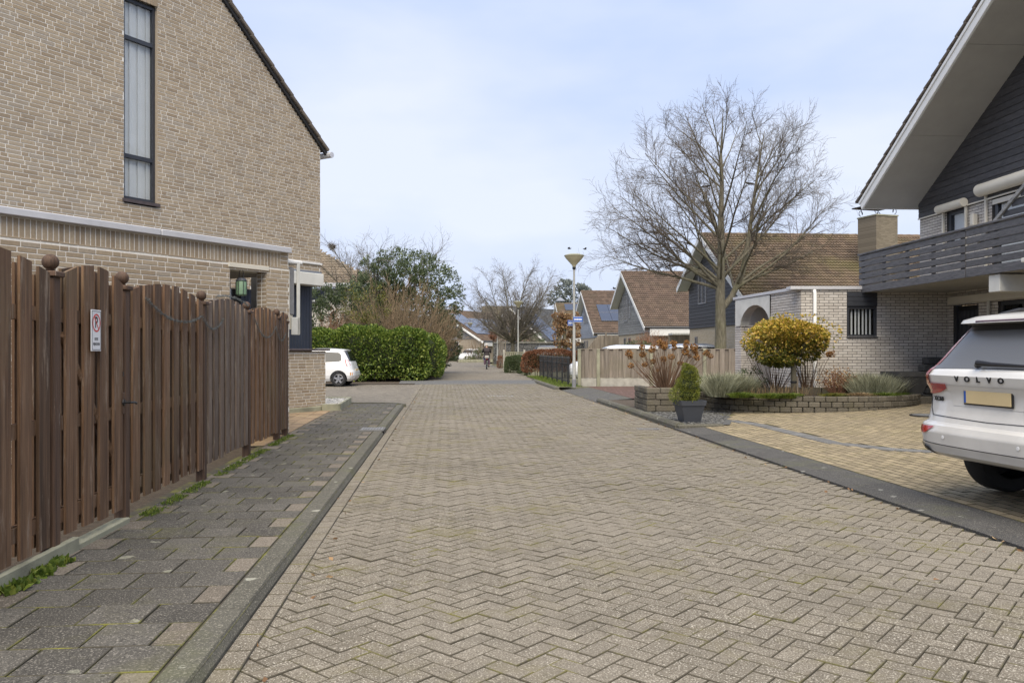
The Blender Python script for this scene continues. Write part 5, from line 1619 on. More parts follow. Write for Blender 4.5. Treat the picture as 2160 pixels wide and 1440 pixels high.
# low lattice fence, posts and poles near the green hedge
lf = thing('lattice_fence', 'low concrete fence with a pierced top row behind the green hedge', 'fence', (0, 50.0, 0.05))
x0, x1 = U(1063, 50), U(1106, 50)
for x in (x0, x1):
    part('post', MB().cbox((x, 0, 0.68), (0.13, 0.13, 1.36), 0.015), MT['concrete'], lf)
part('panel', MB().box(((x0 + x1) / 2, 0, 0.5), (x1 - x0, 0.05, 1.0)), MT['concrete'], lf)
for i in range(9):
    part('top_block', MB().box((x0 + 0.12 + (x1 - x0 - 0.2) * (i + 0.5) / 9, 0, 1.10), (0.07, 0.05, 0.17)), MT['concrete_moss'], lf)
part('capping', MB().box(((x0 + x1) / 2, 0, 1.21), (x1 - x0, 0.08, 0.05)), MT['concrete_moss'], lf)
pg = thing('wooden_pergola', 'tall pale wooden pergola posts beside the gabion wall', 'pergola', (0, 76, 0))
for px in (1053, 1057, 1061, 1066):
    part('post', MB().cbox((U(px, 76), 0, 2.0), (0.11, 0.11, 4.0), 0.01), MT['fence_pale'], pg)
part('beam', MB().cbox((U(1059, 76), 0, 3.9), (1.2, 0.10, 0.10), 0.01), MT['fence_pale'], pg)
# sloping board fence and striped canopy in the gardens further down
sf = thing('garden_screen', 'stepped board screen in front of the pale blue house', 'fence', (0, 66, 0))
for k in range(30):
    px = 1240 + k * 2.4
    top = 2.55 if px > 1262 else 1.55 + (px - 1240) / 22 * 1.0
    part('board', MB().box((U(px, 66), 0.015 * (k % 2), top / 2 + 0.05), (0.10, 0.02, top)), MT['fence_pale'], sf)
part('post', MB().box((U(1278, 66), -0.05, 1.45), (0.12, 0.1, 2.9)), MT['fence_pale'], sf)
cv = thing('shed_canopy', 'open garden shed with a corrugated pale canopy beside the black boarded house', 'shed', (0, 47, 0))
for k in range(16):
    part('roof_rib', MB().box((U(1415, 47) + k * 0.09, 0, 2.33 - 0.0 * k), (0.055, 1.2, 0.10)), MT['white_dirty'], cv)
for k in range(13):
    part('wall_board', MB().box((U(1415, 47) + k * 0.11, 0.5, 1.15), (0.105, 0.02, 2.3)), MT['fence_pale'], cv)
# ================================================================== TREES AND PLANTS
class Grow:
    """bare branching: polylines collected by level, turned into tapered tubes"""
    def __init__(s, seed):
        s.r = random.Random(seed)
        s.lines = {}
    def line(s, lvl, pts, rad):
        s.lines.setdefault((lvl, len(pts)), []).append((pts, rad))
    def branch(s, p, d, L, r0, r1, n, wob, up, lvl):
        pts, rad = [p], [r0]
        x, y, z = d
        for i in range(n):
            x += s.r.gauss(0, wob); y += s.r.gauss(0, wob); z += s.r.gauss(0, wob) + up
            m = math.sqrt(x * x + y * y + z * z) + 1e-9
            x, y, z = x / m, y / m, z / m
            q = pts[-1]
            l = L / n
            pts.append((q[0] + x * l, q[1] + y * l, q[2] + z * l))
            rad.append(r0 + (r1 - r0) * (i + 1) / n)
        s.line(lvl, pts, rad)
        return pts, rad
    def side(s, d, ang, az=None):
        """direction at angle ang from d, random azimuth"""
        D = Vector(d).normalized()
        a = Vector((0, 0, 1)) if abs(D.z) < 0.95 else Vector((1, 0, 0))
        u = D.cross(a).normalized()
        v = D.cross(u)
        t = s.r.uniform(0, 2 * math.pi) if az is None else az
        q = D * math.cos(ang) + (u * math.cos(t) + v * math.sin(t)) * math.sin(ang)
        return (q.x, q.y, q.z)
    def mesh(s, levels, sides):
        mb = MB()
        for (lvl, n), L_ in s.lines.items():
            if lvl in levels:
                V, q = tubes(np.array([a for a, _ in L_]), np.array([b for _, b in L_]), sides[lvl])
                mb.add(V, q)
        return mb
def at(pts, f):
    i = min(len(pts) - 2, max(0, int(f * (len(pts) - 1))))
    k = f * (len(pts) - 1) - i
    a, b = pts[i], pts[i + 1]
    return tuple(a[j] + (b[j] - a[j]) * k for j in range(3)), tuple(b[j] - a[j] for j in range(3))
def children(G, pts, rad, lvl, spec):
    """spec per level: (count per metre, f0, length fn(f, parent length), angle, wobble, up, segments, r ratio)"""
    if lvl not in spec: return
    den, f0, lf, ang, wob, up, seg, rr = spec[lvl]
    Lp = sum(math.dist(a, b) for a, b in zip(pts[:-1], pts[1:]))
    n = max(1, int(den * Lp * (1 - f0) + G.r.random()))
    for i in range(n):
        f = f0 + (1 - f0) * (i + G.r.random()) / n
        p, d = at(pts, min(f, 0.999))
        l = lf(f, Lp) * G.r.uniform(0.7, 1.25)
        if l < 0.05: continue
        dd = G.side(d, ang * G.r.uniform(0.75, 1.2))
        ra = rad[min(len(rad) - 1, int(f * (len(rad) - 1)))]
        r0 = max(0.0045, min(ra * rr, ra * 0.9))
        c, cr = G.branch(p, dd, l, r0, max(0.003, r0 * 0.35), seg, wob, up, lvl)
        children(G, c, cr, lvl + 1, spec)

# ---- the large bare tree behind the board fence
G = Grow(12)
bt_ = thing('bare_tree', 'large bare tree with a broad rounded crown behind the board fence', 'tree', (U(1519, 33), 33, 0.0))
trunk, trad = [], []
for z, dx, r0 in ((0, 0.0, 0.30), (0.6, 0.0, 0.255), (2.0, 0.02, 0.225), (3.6, 0.0, 0.195), (5.2, 0.05, 0.15), (6.8, 0.03, 0.115), (8.2, 0.07, 0.085), (9.4, 0.03, 0.055), (10.5, 0.10, 0.028), (11.3, 0.12, 0.010)):
    trunk.append((dx, 0, z)); trad.append(r0)
G.line(0, trunk, trad)
spec = {2: (3.9, 0.30, lambda f, L: 0.20 * L + 0.65 * (1 - 0.5 * f), R(40), 0.09, 0.02, 5, 0.5),
        3: (6.5, 0.05, lambda f, L: 0.20 + 0.42 * (1 - f * 0.4), R(38), 0.13, 0.03, 4, 0.55),
        4: (7.0, 0.08, lambda f, L: 0.16 + 0.24 * (1 - f * 0.4), R(36), 0.15, 0.03, 3, 0.6)}
stem = [(0.0, 0, 3.0), (0.5, 0.05, 3.6), (0.95, 0.1, 4.6), (1.2, 0.1, 6.0), (1.4, 0.05, 7.6), (1.65, 0.1, 9.2), (1.85, 0.1, 10.4)]
G.line(0, stem, [0.135, 0.125, 0.11, 0.09, 0.065, 0.038, 0.012])
rr = random.Random(5)
targets = [(-4.5, 0.3, 6.6), (-4.3, -0.4, 7.8), (-3.4, 0.5, 9.4), (-4.7, -0.2, 5.5), (4.4, 0.3, 6.9), (4.5, -0.3, 5.9), (3.9, 0.4, 8.8), (2.8, -0.2, 10.5), (-2.2, 0.2, 11.0)]
for i in range(36):
    az = i * 2.39996 + rr.uniform(-0.25, 0.25)
    ph = R(12 + 66 * ((i + 0.5) / 36) ** 0.9)
    k = rr.uniform(0.86, 1.04)
    targets.append((0.1 + 4.6 * k * math.sin(ph) * math.cos(az), 4.4 * k * math.sin(ph) * math.sin(az), 5.5 + 6.0 * k * max(-0.05, math.cos(ph))))
for (tx, ty, tz) in targets:
    src, sr = (stem, (0.135, 0.012)) if (tx > 0.9 and rr.random() < 0.75) else (trunk, (0.2, 0.012))
    hd_ = math.hypot(tx - src[len(src) // 2][0], ty)
    zs_ = min(max(3.7 + 0.5 * rr.random(), tz - 0.75 * hd_ - 0.9), src[-1][2] - 0.6)
    zz_ = [p[2] for p in src]
    f = float(np.interp(zs_, zz_, np.linspace(0, 1, len(src))))
    p, _ = at(src, f)
    d = (tx - p[0], ty - p[1], (tz - p[2]) * 0.92)
    L_ = math.sqrt(sum(v * v for v in d))
    r0 = min(0.075, 0.012 * L_ + 0.006) * (1.1 if tz < 7 else 0.9)
    c, cr = G.branch(p, tuple(v / L_ for v in d), L_, r0, 0.009, 9, 0.05, 0.012, 1)
    children(G, c, cr, 2, spec)
part('trunk', G.mesh((0,), {0: 14}), MT['bark'], bt_, smooth=True)
part('limbs', G.mesh((1,), {1: 7}), MT['bark'], bt_, smooth=True)
part('crown', G.mesh((2, 3, 4), {2: 5, 3: 3, 4: 3}), MT['twig'], bt_, kind='stuff')

def small_tree(name, label, loc, H, spread, seed, mat='twig_grey', nl=14, trunk_h=1.6, r0=0.16, dens=1.0, el=(35, 70), group=None, droop=0.01, fork=True, tm='bark', rl=3, tw=0.0):
    G = Grow(seed)
    t = thing(name, label, 'tree', loc, 0, group)
    tk, tr = G.branch((0, 0, 0), (0.03, 0, 1), trunk_h if fork else H * 0.85, r0, r0 * (0.75 if fork else 0.1), 7, 0.03, 0.05, 0)
    sp = {2: (2.6 * dens, 0.15, lambda f, L: 0.15 * L + 0.5 * (1 - 0.5 * f), R(38), 0.12, droop, 5, 0.55),
          3: (5.0 * dens, 0.1, lambda f, L: 0.22 + 0.36 * (1 - f * 0.4), R(38), 0.14, droop, 4, 0.55)}
    if rl > 3:
        sp[4] = (5.0 * dens, 0.1, lambda f, L: 0.12 + 0.2 * (1 - f * 0.4), R(38), 0.15, droop, 3, 0.6)
    for i in range(nl):
        a = R(i * 137.5 + G.r.uniform(-15, 15))
        f = (0.8 + 0.2 * G.r.random()) if fork else 0.25 + 0.72 * i / nl
        e = R(G.r.uniform(*el))
        p, _ = at(tk, min(0.99, f))
        Lh = (H - p[2]) / max(0.35, math.sin(e)) * G.r.uniform(0.75, 1.0)
        Lh = min(Lh, spread / max(0.25, math.cos(e)) * G.r.uniform(0.8, 1.05))
        c, cr = G.branch(p, (math.cos(a) * math.cos(e), math.sin(a) * math.cos(e), math.sin(e)), max(0.6, Lh), r0 * 0.36, 0.010, 8, 0.07, 0.02, 1)
        children(G, c, cr, 2, sp)
    part('trunk', G.mesh((0, 1), {0: 10, 1: 6}), MT[tm], t, smooth=True)
    part('crown', G.mesh((2, 3, 4), {2: 4, 3: 3, 4: 3}), MT[mat], t, kind='stuff')
    return t, G
small_tree('bare_tree', 'spreading bare tree standing in front of the gabion wall', (U(1080, 63), 63, 0), 7.9, 4.3, 21, nl=26, trunk_h=2.3, r0=0.20, dens=1.5, el=(14, 74), rl=4)

# ---- leaves
def leaf_quads(P, D, size, rg, asp=0.5, fold=0.25):
    """diamond leaves at points P, pointing roughly along D"""
    n = len(P)
    D = D + rg.normal(0, 0.55, (n, 3))
    D /= np.linalg.norm(D, axis=1, keepdims=True) + 1e-9
    X = np.cross(D, rg.normal(0, 1, (n, 3)))
    X /= np.linalg.norm(X, axis=1, keepdims=True) + 1e-9
    N_ = np.cross(D, X)
    s = (size * rg.uniform(0.65, 1.25, n))[:, None]
    b, t = P, P + D * s
    m = P + D * s * 0.45 + N_ * s * fold * 0.3
    l, r_ = m + X * s * asp * 0.5, m - X * s * asp * 0.5
    V = np.stack([b, l, t, r_], 1).reshape(-1, 3)
    q = np.arange(n * 4).reshape(-1, 4)
    return V, q
def lump(rg, k=9, amp=0.18):
    """smooth random bumps on a unit sphere of directions"""
    dirs = rg.normal(0, 1, (k, 3)); dirs /= np.linalg.norm(dirs, axis=1, keepdims=True)
    w = rg.uniform(-1, 1, k) * amp
    return lambda U_: 1 + sum(w[i] * np.exp(3.0 * (U_ @ dirs[i] - 1)) * 2.2 for i in range(k))
def ball_points(rg, n, radii, c, inner=0.55, amp=0.2, k=12):
    u = rg.normal(0, 1, (n, 3)); u /= np.linalg.norm(u, axis=1, keepdims=True)
    f = lump(rg, k, amp)(u)
    rho = (inner + (1 - inner) * rg.random(n) ** 0.6)
    P = u * (f * rho)[:, None] * np.array(radii)
    return P + np.array(c), u
def box_points(rg, n, L, W_, H_, shell=0.28, wob=0.10, round_=0.25):
    """points near the surface of a clipped hedge: x 0..L, y 0..W, z 0..H"""
    P = rg.random((n * 3, 3)) * np.array([L, W_, H_])
    d = np.min(np.stack([P[:, 0], L - P[:, 0], P[:, 1], W_ - P[:, 1], H_ - P[:, 2]], 1), axis=1)
    P = P[(d < shell * rg.random(len(d)) ** 0.7 * 1.3)][:n]
    C = np.array([L / 2, W_ / 2, H_ * 0.45])
    U_ = (P - C) / np.array([L / 2, W_ / 2, H_ / 2])
    nrm = U_ / (np.linalg.norm(U_, axis=1, keepdims=True) + 1e-6)
    wv_ = wob * (np.sin(P[:, 0] * 2.3 + 1.3) * np.cos(P[:, 2] * 2.9) + 0.6 * np.sin(P[:, 0] * 5.1 + P[:, 2] * 3.7))
    ex = np.maximum(np.abs(U_[:, 0]), np.abs(U_[:, 1])) ** 4 * np.abs(U_[:, 2]) ** 4
    P = C + (P - C) * (1 - round_ * 0.35 * np.clip(ex, 0, 1))[:, None] + nrm * wv_[:, None]
    return P, nrm
def hedge(name, label, loc, rz, L, W_, H_, n, size, mat, seed, shell=0.28, wob=0.10, z0=0.0, stems=True, cat='hedge', asp=0.5, round_=0.25, twigs=0, core=True):
    rg = np.random.default_rng(seed)
    t = thing(name, label, cat, loc, rz)
    P, D = box_points(rg, n, L, W_, H_, shell, wob, round_)
    P[:, 2] += z0
    D = D + np.array([0, 0, 0.3])
    part('foliage', MB().add(*leaf_quads(P, D, size, rg, asp)), MT[mat], t, kind='stuff')
    if core:
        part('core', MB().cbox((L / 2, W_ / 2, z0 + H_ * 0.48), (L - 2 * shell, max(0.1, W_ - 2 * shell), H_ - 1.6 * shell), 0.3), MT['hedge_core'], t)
    if stems:
        k = max(6, int(L * 6))
        b = np.c_[rg.uniform(0.1, L - 0.1, k), rg.uniform(0.2 * W_, 0.8 * W_, k), np.zeros(k)]
        e = b + np.c_[rg.normal(0, 0.1, k), rg.normal(0, 0.08, k), np.full(k, z0 + H_ * 0.6)]
        part('stems', MB().add(*tubes(np.stack([b, (b + e) / 2 + rg.normal(0, 0.03, b.shape), e], 1), np.tile([0.02, 0.016, 0.008], (k, 1)), 4)), MT['twig'], t, kind='stuff')
    return t
# laurel hedge on the left of the street beyond the junction
hedge('laurel_hedge', 'large glossy green laurel hedge at the corner beyond the junction', (U(640, 37), 34.6, 0.0), 0.02, U(905, 35) - U(640, 37), 3.4, 2.35, 30000, 0.13, 'laurel', 1, shell=0.45, wob=0.13, z0=0.05, asp=0.55, round_=0.5)
lt = hedge('laurel_hedge', 'green laurel hedge end running back along the street edge', (U(905, 35) - 0.9, 35.3, 0.0), SA, 1.5, 9.0, 2.15, 13000, 0.12, 'laurel', 2, shell=0.4, wob=0.16, z0=0.05, asp=0.55, round_=0.7)
sheet('left_garden', [(-40, 32.95), (-1.25, 32.95), (-1.2, 92), (-40, 92)], MT['soil'], 0.02, rz=SA)

def shrub(name, label, loc, radii, zc, n, size, mat, seed, inner=0.5, amp=0.25, asp=0.45, cat='shrub', stems=14, twig='twig', k=14, sub=None):
    rg = np.random.default_rng(seed)
    t = thing(name, label, cat, loc)
    P, D = ball_points(rg, n, radii, (0, 0, zc), inner, amp, k)
    # clump the leaves: pull points towards clump centres
    cc = P[rg.integers(0, n, max(20, n // 90))]
    for i0 in range(0, n, 4000):
        blk = P[i0:i0 + 4000]
        j = np.argmin(((blk[:, None] - cc[None]) ** 2).sum(2), axis=1)
        P[i0:i0 + 4000] = blk + (cc[j] - blk) * 0.38
    P = P[P[:, 2] > 0.05]
    part('foliage', MB().add(*leaf_quads(P, D[:len(P)], size, rg, asp)), MT[mat], t, kind='stuff')
    if stems:
        b = rg.normal(0, 0.12, (stems, 3)) * np.array([1, 1, 0])
        e, _ = ball_points(rg, stems, np.array(radii) * 0.8, (0, 0, zc))
        e[:, 2] = np.maximum(e[:, 2], zc * 0.7)
        m = (b + e) / 2 + rg.normal(0, 0.08 * radii[0], b.shape)
        part('stems', MB().add(*tubes(np.stack([b, m, e], 1), np.tile([0.05, 0.03, 0.008], (stems, 1)), 5)), MT[twig], t, kind='stuff')
    return t
def twig_shrub(name, label, loc, H, spread, n, mat, seed, rise=0.6, rl=True, cat='shrub', r0=0.016, subd=5.0, ln=0.45):
    G = Grow(seed)
    t = thing(name, label, cat, loc)
    sp = {2: (subd, 0.25, lambda f, L: 0.12 * L + ln * (1 - 0.5 * f), R(28), 0.10, 0.03, 4, 0.6)}
    if rl:
        sp[3] = (4.5, 0.15, lambda f, L: 0.18 + 0.22 * (1 - f), R(30), 0.12, 0.03, 3, 0.65)
    for i in range(n):
        a = G.r.uniform(0, 2 * math.pi)
        q = math.sqrt(G.r.random())
        tx, ty = spread * q * math.cos(a), spread * q * math.sin(a)
        b = (tx * 0.28, ty * 0.28, 0)
        hh = H * (1 - 0.45 * q ** 2.2) * G.r.uniform(0.75, 1.05)
        d = (tx * 0.72, ty * 0.72, hh)
        L_ = math.sqrt(sum(v * v for v in d))
        c, cr = G.branch(b, tuple(v / L_ for v in d), L_, r0, 0.005, 8, 0.06, -0.01, 1)
        children(G, c, cr, 2, sp)
    part('stems', G.mesh((1,), {1: 5}), MT[mat], t, kind='stuff')
    part('twigs', G.mesh((2, 3), {2: 3, 3: 3}), MT[mat], t, kind='stuff')
    return t
# evergreen and bare shrubs behind the laurel
shrub('evergreen_tree', 'tall grey green evergreen tree behind the tan twiggy shrub', (U(838, 43), 43, 0), (2.75, 2.2, 2.3), 4.0, 30000, 0.15, 'olive', 31, inner=0.35, amp=0.35, cat='tree')
shrub('evergreen_tree', 'small evergreen tree hugging the house behind the shrubs', (U(715, 41), 41, 0), (1.75, 1.4, 1.7), 2.7, 15000, 0.14, 'olive', 32, inner=0.4, amp=0.3, cat='tree')
shrub('evergreen_tree', 'dark evergreen tree at the street end of the tan shrub', (U(925, 47), 47, 0), (1.1, 1.3, 1.9), 2.4, 13000, 0.14, 'olive', 33, inner=0.35, amp=0.35, cat='tree')
twig_shrub('twiggy_shrub', 'broad leafless shrub of tan twigs above the laurel hedge', (U(835, 39), 39.5, 0.0), 4.7, 3.2, 150, 'twig_tan', 41, subd=5.5)
twig_shrub('twiggy_shrub', 'leafless shrub of tan twigs leaning over the laurel hedge end', (U(908, 40), 40, 0.0), 3.5, 1.5, 60, 'twig_tan', 43)
twig_shrub('twiggy_shrub', 'low russet leafless shrub beside the blue boarded house corner', (U(705, 38.8), 38.8, 0.0), 2.9, 1.3, 90, 'twig_red', 42, subd=7.0)
shrub('yellow_shrub', 'yellow green leafy shrub tangled in the tan twigs', (U(775, 38.6), 38.6, 0), (1.4, 0.9, 1.2), 3.0, 1700, 0.11, 'yellowgreen', 34, inner=0.3, amp=0.4)
small_tree('gnarled_tree', 'gnarled bare fruit tree showing above the evergreens', (U(790, 46), 46, 0), 7.6, 4.0, 51, nl=24, trunk_h=3.0, r0=0.19, dens=1.5, el=(25, 80), mat='twig_grey', rl=3)
small_tree('gnarled_tree', 'bare tree with a bird nest beside the tall gable house', (U(715, 50), 50, 0), 7.3, 3.0, 52, nl=24, trunk_h=3.0, r0=0.15, dens=1.7, el=(30, 80), mat='twig_grey', rl=3)
ns = thing('bird_nest', 'round twig nest high in the bare tree beside the gable house', 'nest', (U(702, 49), 49, Z(518, 49) - 0.25))
rg = np.random.default_rng(2)
P_, D_ = ball_points(rg, 300, (0.17, 0.17, 0.13), (0, 0, 0.2), 0.4)
e_ = P_ + np.cross(D_, rg.normal(0, 1, P_.shape)) * 0.16
part('twigs', MB().add(*tubes(np.stack([P_, e_], 1), np.full((len(P_), 2), 0.006), 3)), MT['twig'], ns, kind='stuff')

# hedges on the right
hedge('beech_hedge', 'copper brown clipped beech hedge behind the iron railing', (U(1103, 42), 41.2, 0.0), 0.06, 4.0, 1.0, 1.12, 11000, 0.075, 'beech', 11, shell=0.28, wob=0.05, z0=0.28, asp=0.7)
hedge('beech_hedge', 'small square copper beech hedge beside the concrete post', (U(1049, 58), 58, 0.0), 0.0, 0.48, 0.6, 0.85, 1300, 0.06, 'beech', 12, shell=0.2, wob=0.03, z0=0.15, asp=0.7, core=False)
hedge('privet_hedge', 'clipped grey green privet hedge at the pavement edge', (U(1067, 47), 46.4, 0.0), SA * 0.5, 1.0, 2.2, 1.05, 14000, 0.06, 'box_leaf', 13, shell=0.25, wob=0.04, z0=0.03)
shrub('dark_bush', 'small dark green bush at the foot of the beech hedge', (U(1110, 43.5), 43.4, 0.0), (0.36, 0.36, 0.42), 0.42, 1600, 0.07, 'olive', 14, inner=0.4, stems=0)
hedge('low_hedge', 'long low clipped hedge across the end of the street', (U(921, 92), 93.6, 0.0), 0.0, 3.2, 0.8, 0.72, 3000, 0.09, 'box_leaf', 15, shell=0.2, wob=0.03)
shrub('hydrangea_bush', 'pale faded hydrangea bush above the low hedge', (U(945, 96), 96, 0), (1.6, 0.6, 0.45), 0.9, 900, 0.12, 'straw', 16, stems=0)
shrub('round_bush', 'small round clipped bush against the low house wall', (U(970, 96.5), 96.5, 0), (0.42, 0.42, 0.4), 0.85, 700, 0.08, 'olive', 17, stems=0, amp=0.05)
shrub('garden_bush', 'loose green bush on the planted island beside the cyclist', (U(1014, 88), 88, 0), (1.0, 0.7, 0.75), 0.8, 1500, 0.12, 'olive', 18, stems=6)
shrub('garden_bush', 'yellow green ground shrub on the planted island under the lamp post', (U(985, 88), 88, 0), (1.2, 0.6, 0.38), 0.45, 1100, 0.10, 'yellowgreen', 19, stems=0)
twig_shrub('twiggy_shrub', 'bare grey green shrub on the planted island in front of the low house', (U(1003, 90), 90, 0.0), 3.2, 1.5, 36, 'twig_tan', 44, rl=False, r0=0.02)
isl = thing('planted_island', 'low mossy brick edged planting island at the bend', 'planter', (U(1003, 87), 87, 0.07), SA)
for k in range(14):
    part('block', MB().cbox((-1.75 + k * 0.27, -0.55, 0.16), (0.26, 0.16, 0.32), 0.02), MT['concrete_moss'], isl)
part('soil', MB().box((0, 0.6, 0.14), (3.9, 2.2, 0.28)), MT['soil'], isl)
shrub('round_bush', 'clipped dark round bush above the gabion wall', (U(1122, 84), 84, 0), (1.35, 1.0, 1.0), 2.35, 2600, 0.12, 'olive', 20, stems=6, amp=0.06)
# trained trees with withered leaves
for i, (px, Y, lb) in enumerate(((1179, 52, 'pollarded tree with withered brown leaves behind the beech hedge, furthest from the lamp post'), (1191, 52, 'pollarded tree with withered brown leaves, middle of three behind the beech hedge'), (1208, 52, 'pollarded tree with withered brown leaves directly behind the lamp post'))):
    t = thing('pollarded_tree', lb, 'tree', (U(px, Y), Y, 0), 0, 'pollarded trees behind the beech hedge')
    rg = np.random.default_rng(60 + i)
    part('trunk', MB().tube([(0, 0, 0), (0.02, 0, 1.4), (-0.02, 0, 2.6), (0.03, 0, 3.6)], [0.13, 0.12, 0.11, 0.09], 8), MT['bark'], t, smooth=True)
    PP, DD = [], []
    for z in (1.75, 2.4, 2.9, 3.3, 3.6):
        for s_ in (-1, 1):
            p, d = ball_points(rg, 130, (0.20, 0.18, 0.17), (s_ * rg.uniform(0.10, 0.30), rg.normal(0, 0.08), z + rg.normal(0, 0.1)), 0.4)
            PP.append(p); DD.append(d)
    part('crown', MB().add(*leaf_quads(np.concatenate(PP), np.concatenate(DD), 0.12, rg, 0.7)), MT['deadleaf'], t, kind='stuff')
for i, (px, lb) in enumerate(((1040, 'narrow copper beech standard on a thin stem beside the gabion wall'),)):
    t = thing('beech_standard', lb, 'tree', (U(px, 74), 74, 0))
    rg = np.random.default_rng(70 + i)
    part('trunk', MB().tube([(0, 0, 0), (0, 0, 2.6)], [0.05, 0.04], 6), MT['bark'], t)
    p, d = ball_points(rg, 900, (0.36, 0.36, 0.7), (0, 0, 2.7), 0.4)
    part('crown', MB().add(*leaf_quads(p, d, 0.10, rg, 0.7)), MT['beech'], t, kind='stuff')
    p, d = ball_points(rg, 700, (0.30, 0.3, 0.75), (0.0, -8.0, 0.85), 0.4)
twig_shrub('twiggy_shrub', 'dense dark red bare shrub in front of the pale grey gable house', (U(1368, 49), 49, 0.0), 2.35, 1.25, 130, 'twig_red', 45, subd=8.0, ln=0.35)
twig_shrub('twiggy_shrub', 'low bare shrub trained over the eaves of the pale grey house', (U(1395, 51), 51, 0.0), 2.5, 0.9, 60, 'twig_red', 46, subd=7.0, ln=0.3)
shrub('green_bush', 'pale green bush behind the roof of the white parked car', (U(1345, 46), 46, 0), (0.9, 0.5, 0.45), 1.45, 900, 0.10, 'box_leaf', 22, stems=0)
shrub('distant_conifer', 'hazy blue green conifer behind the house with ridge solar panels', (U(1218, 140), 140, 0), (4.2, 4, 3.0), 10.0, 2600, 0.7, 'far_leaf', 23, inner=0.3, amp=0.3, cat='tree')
# far wooded skyline
G = Grow(90)
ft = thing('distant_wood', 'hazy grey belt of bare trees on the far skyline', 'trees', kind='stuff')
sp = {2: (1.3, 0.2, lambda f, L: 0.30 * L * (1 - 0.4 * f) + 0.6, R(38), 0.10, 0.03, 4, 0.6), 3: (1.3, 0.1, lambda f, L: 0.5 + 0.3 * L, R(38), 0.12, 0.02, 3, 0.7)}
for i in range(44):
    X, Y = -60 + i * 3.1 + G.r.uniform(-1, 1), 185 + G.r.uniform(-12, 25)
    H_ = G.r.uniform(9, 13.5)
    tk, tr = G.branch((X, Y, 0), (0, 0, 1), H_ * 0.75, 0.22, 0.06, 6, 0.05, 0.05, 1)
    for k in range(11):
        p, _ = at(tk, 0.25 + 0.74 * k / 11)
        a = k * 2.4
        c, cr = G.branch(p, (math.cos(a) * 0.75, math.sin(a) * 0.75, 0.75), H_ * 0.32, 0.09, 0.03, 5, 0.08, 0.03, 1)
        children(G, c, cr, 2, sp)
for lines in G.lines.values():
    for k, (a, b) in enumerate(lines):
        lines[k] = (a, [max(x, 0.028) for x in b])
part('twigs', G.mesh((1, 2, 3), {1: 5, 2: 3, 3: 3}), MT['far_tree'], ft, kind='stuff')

# ---- planting in front of the white brick extension
YT = 17.25
gt = thing('golden_ball_tree', 'small standard tree with a rounded golden yellow crown in the planter', 'tree', (U(1674, YT), YT, 0.42))
part('trunk', MB().tube([(0, 0, 0), (0.0, 0, 0.5), (-0.02, 0, 0.95)], [0.062, 0.055, 0.048], 10), MT['bark'], gt, smooth=True)
part('tie', MB().lathe([(0.062, 0.27), (0.07, 0.28), (0.07, 0.31), (0.06, 0.32)], 10), MT['black_rough'], gt)
part('stake', MB().tube([(0.09, 0.05, 0), (0.09, 0.05, 0.42)], 0.03, 6), MT['fence_pale'], gt)
G = Grow(33)
spg = {2: (6.0, 0.2, lambda f, L: 0.22 + 0.2 * (1 - f), R(40), 0.14, 0.02, 4, 0.6)}
for i in range(26):
    a = i * 2.4
    e = G.r.uniform(0.05, 1.3)
    c, cr = G.branch((-0.02, 0, 0.85 + 0.1 * G.r.random()), (math.cos(a) * math.cos(e), math.sin(a) * math.cos(e), math.sin(e)), G.r.uniform(0.5, 0.9), 0.018, 0.005, 6, 0.10, 0.0, 1)
    children(G, c, cr, 2, spg)
part('branches', G.mesh((1, 2), {1: 5, 2: 3}), MT['twig'], gt, kind='stuff')
rg = np.random.default_rng(77)
P_, D_ = ball_points(rg, 17000, (0.92, 0.84, 0.53), (0, 0, 1.27), 0.3, 0.20, 26)
P2, D2 = ball_points(rg, 2600, (0.42, 0.42, 0.20), (-0.38, -0.05, 0.78), 0.2, 0.25)
P3, D3 = ball_points(rg, 420, (1.0, 0.9, 0.58), (0, 0, 1.27), 0.92, 0.10)
P_, D_ = np.concatenate([P_, P2, P3]), np.concatenate([D_, D2, D3])
cc = P_[rg.integers(0, len(P_), 420)]
for i0 in range(0, len(P_), 3000):
    blk = P_[i0:i0 + 3000]
    j = np.argmin(((blk[:, None] - cc[None]) ** 2).sum(2), axis=1)
    P_[i0:i0 + 3000] = blk + (cc[j] - blk) * 0.30
up = P_[:, 2] + rg.normal(0, 0.22, len(P_)) > 1.02
part('crown', MB().add(*leaf_quads(P_[up], D_[up], 0.058, rg, 0.75)), MT['golden'], gt, kind='stuff')
part('lower_crown', MB().add(*leaf_quads(P_[~up], D_[~up], 0.055, rg, 0.7)), MT['yellowgreen'], gt, kind='stuff')

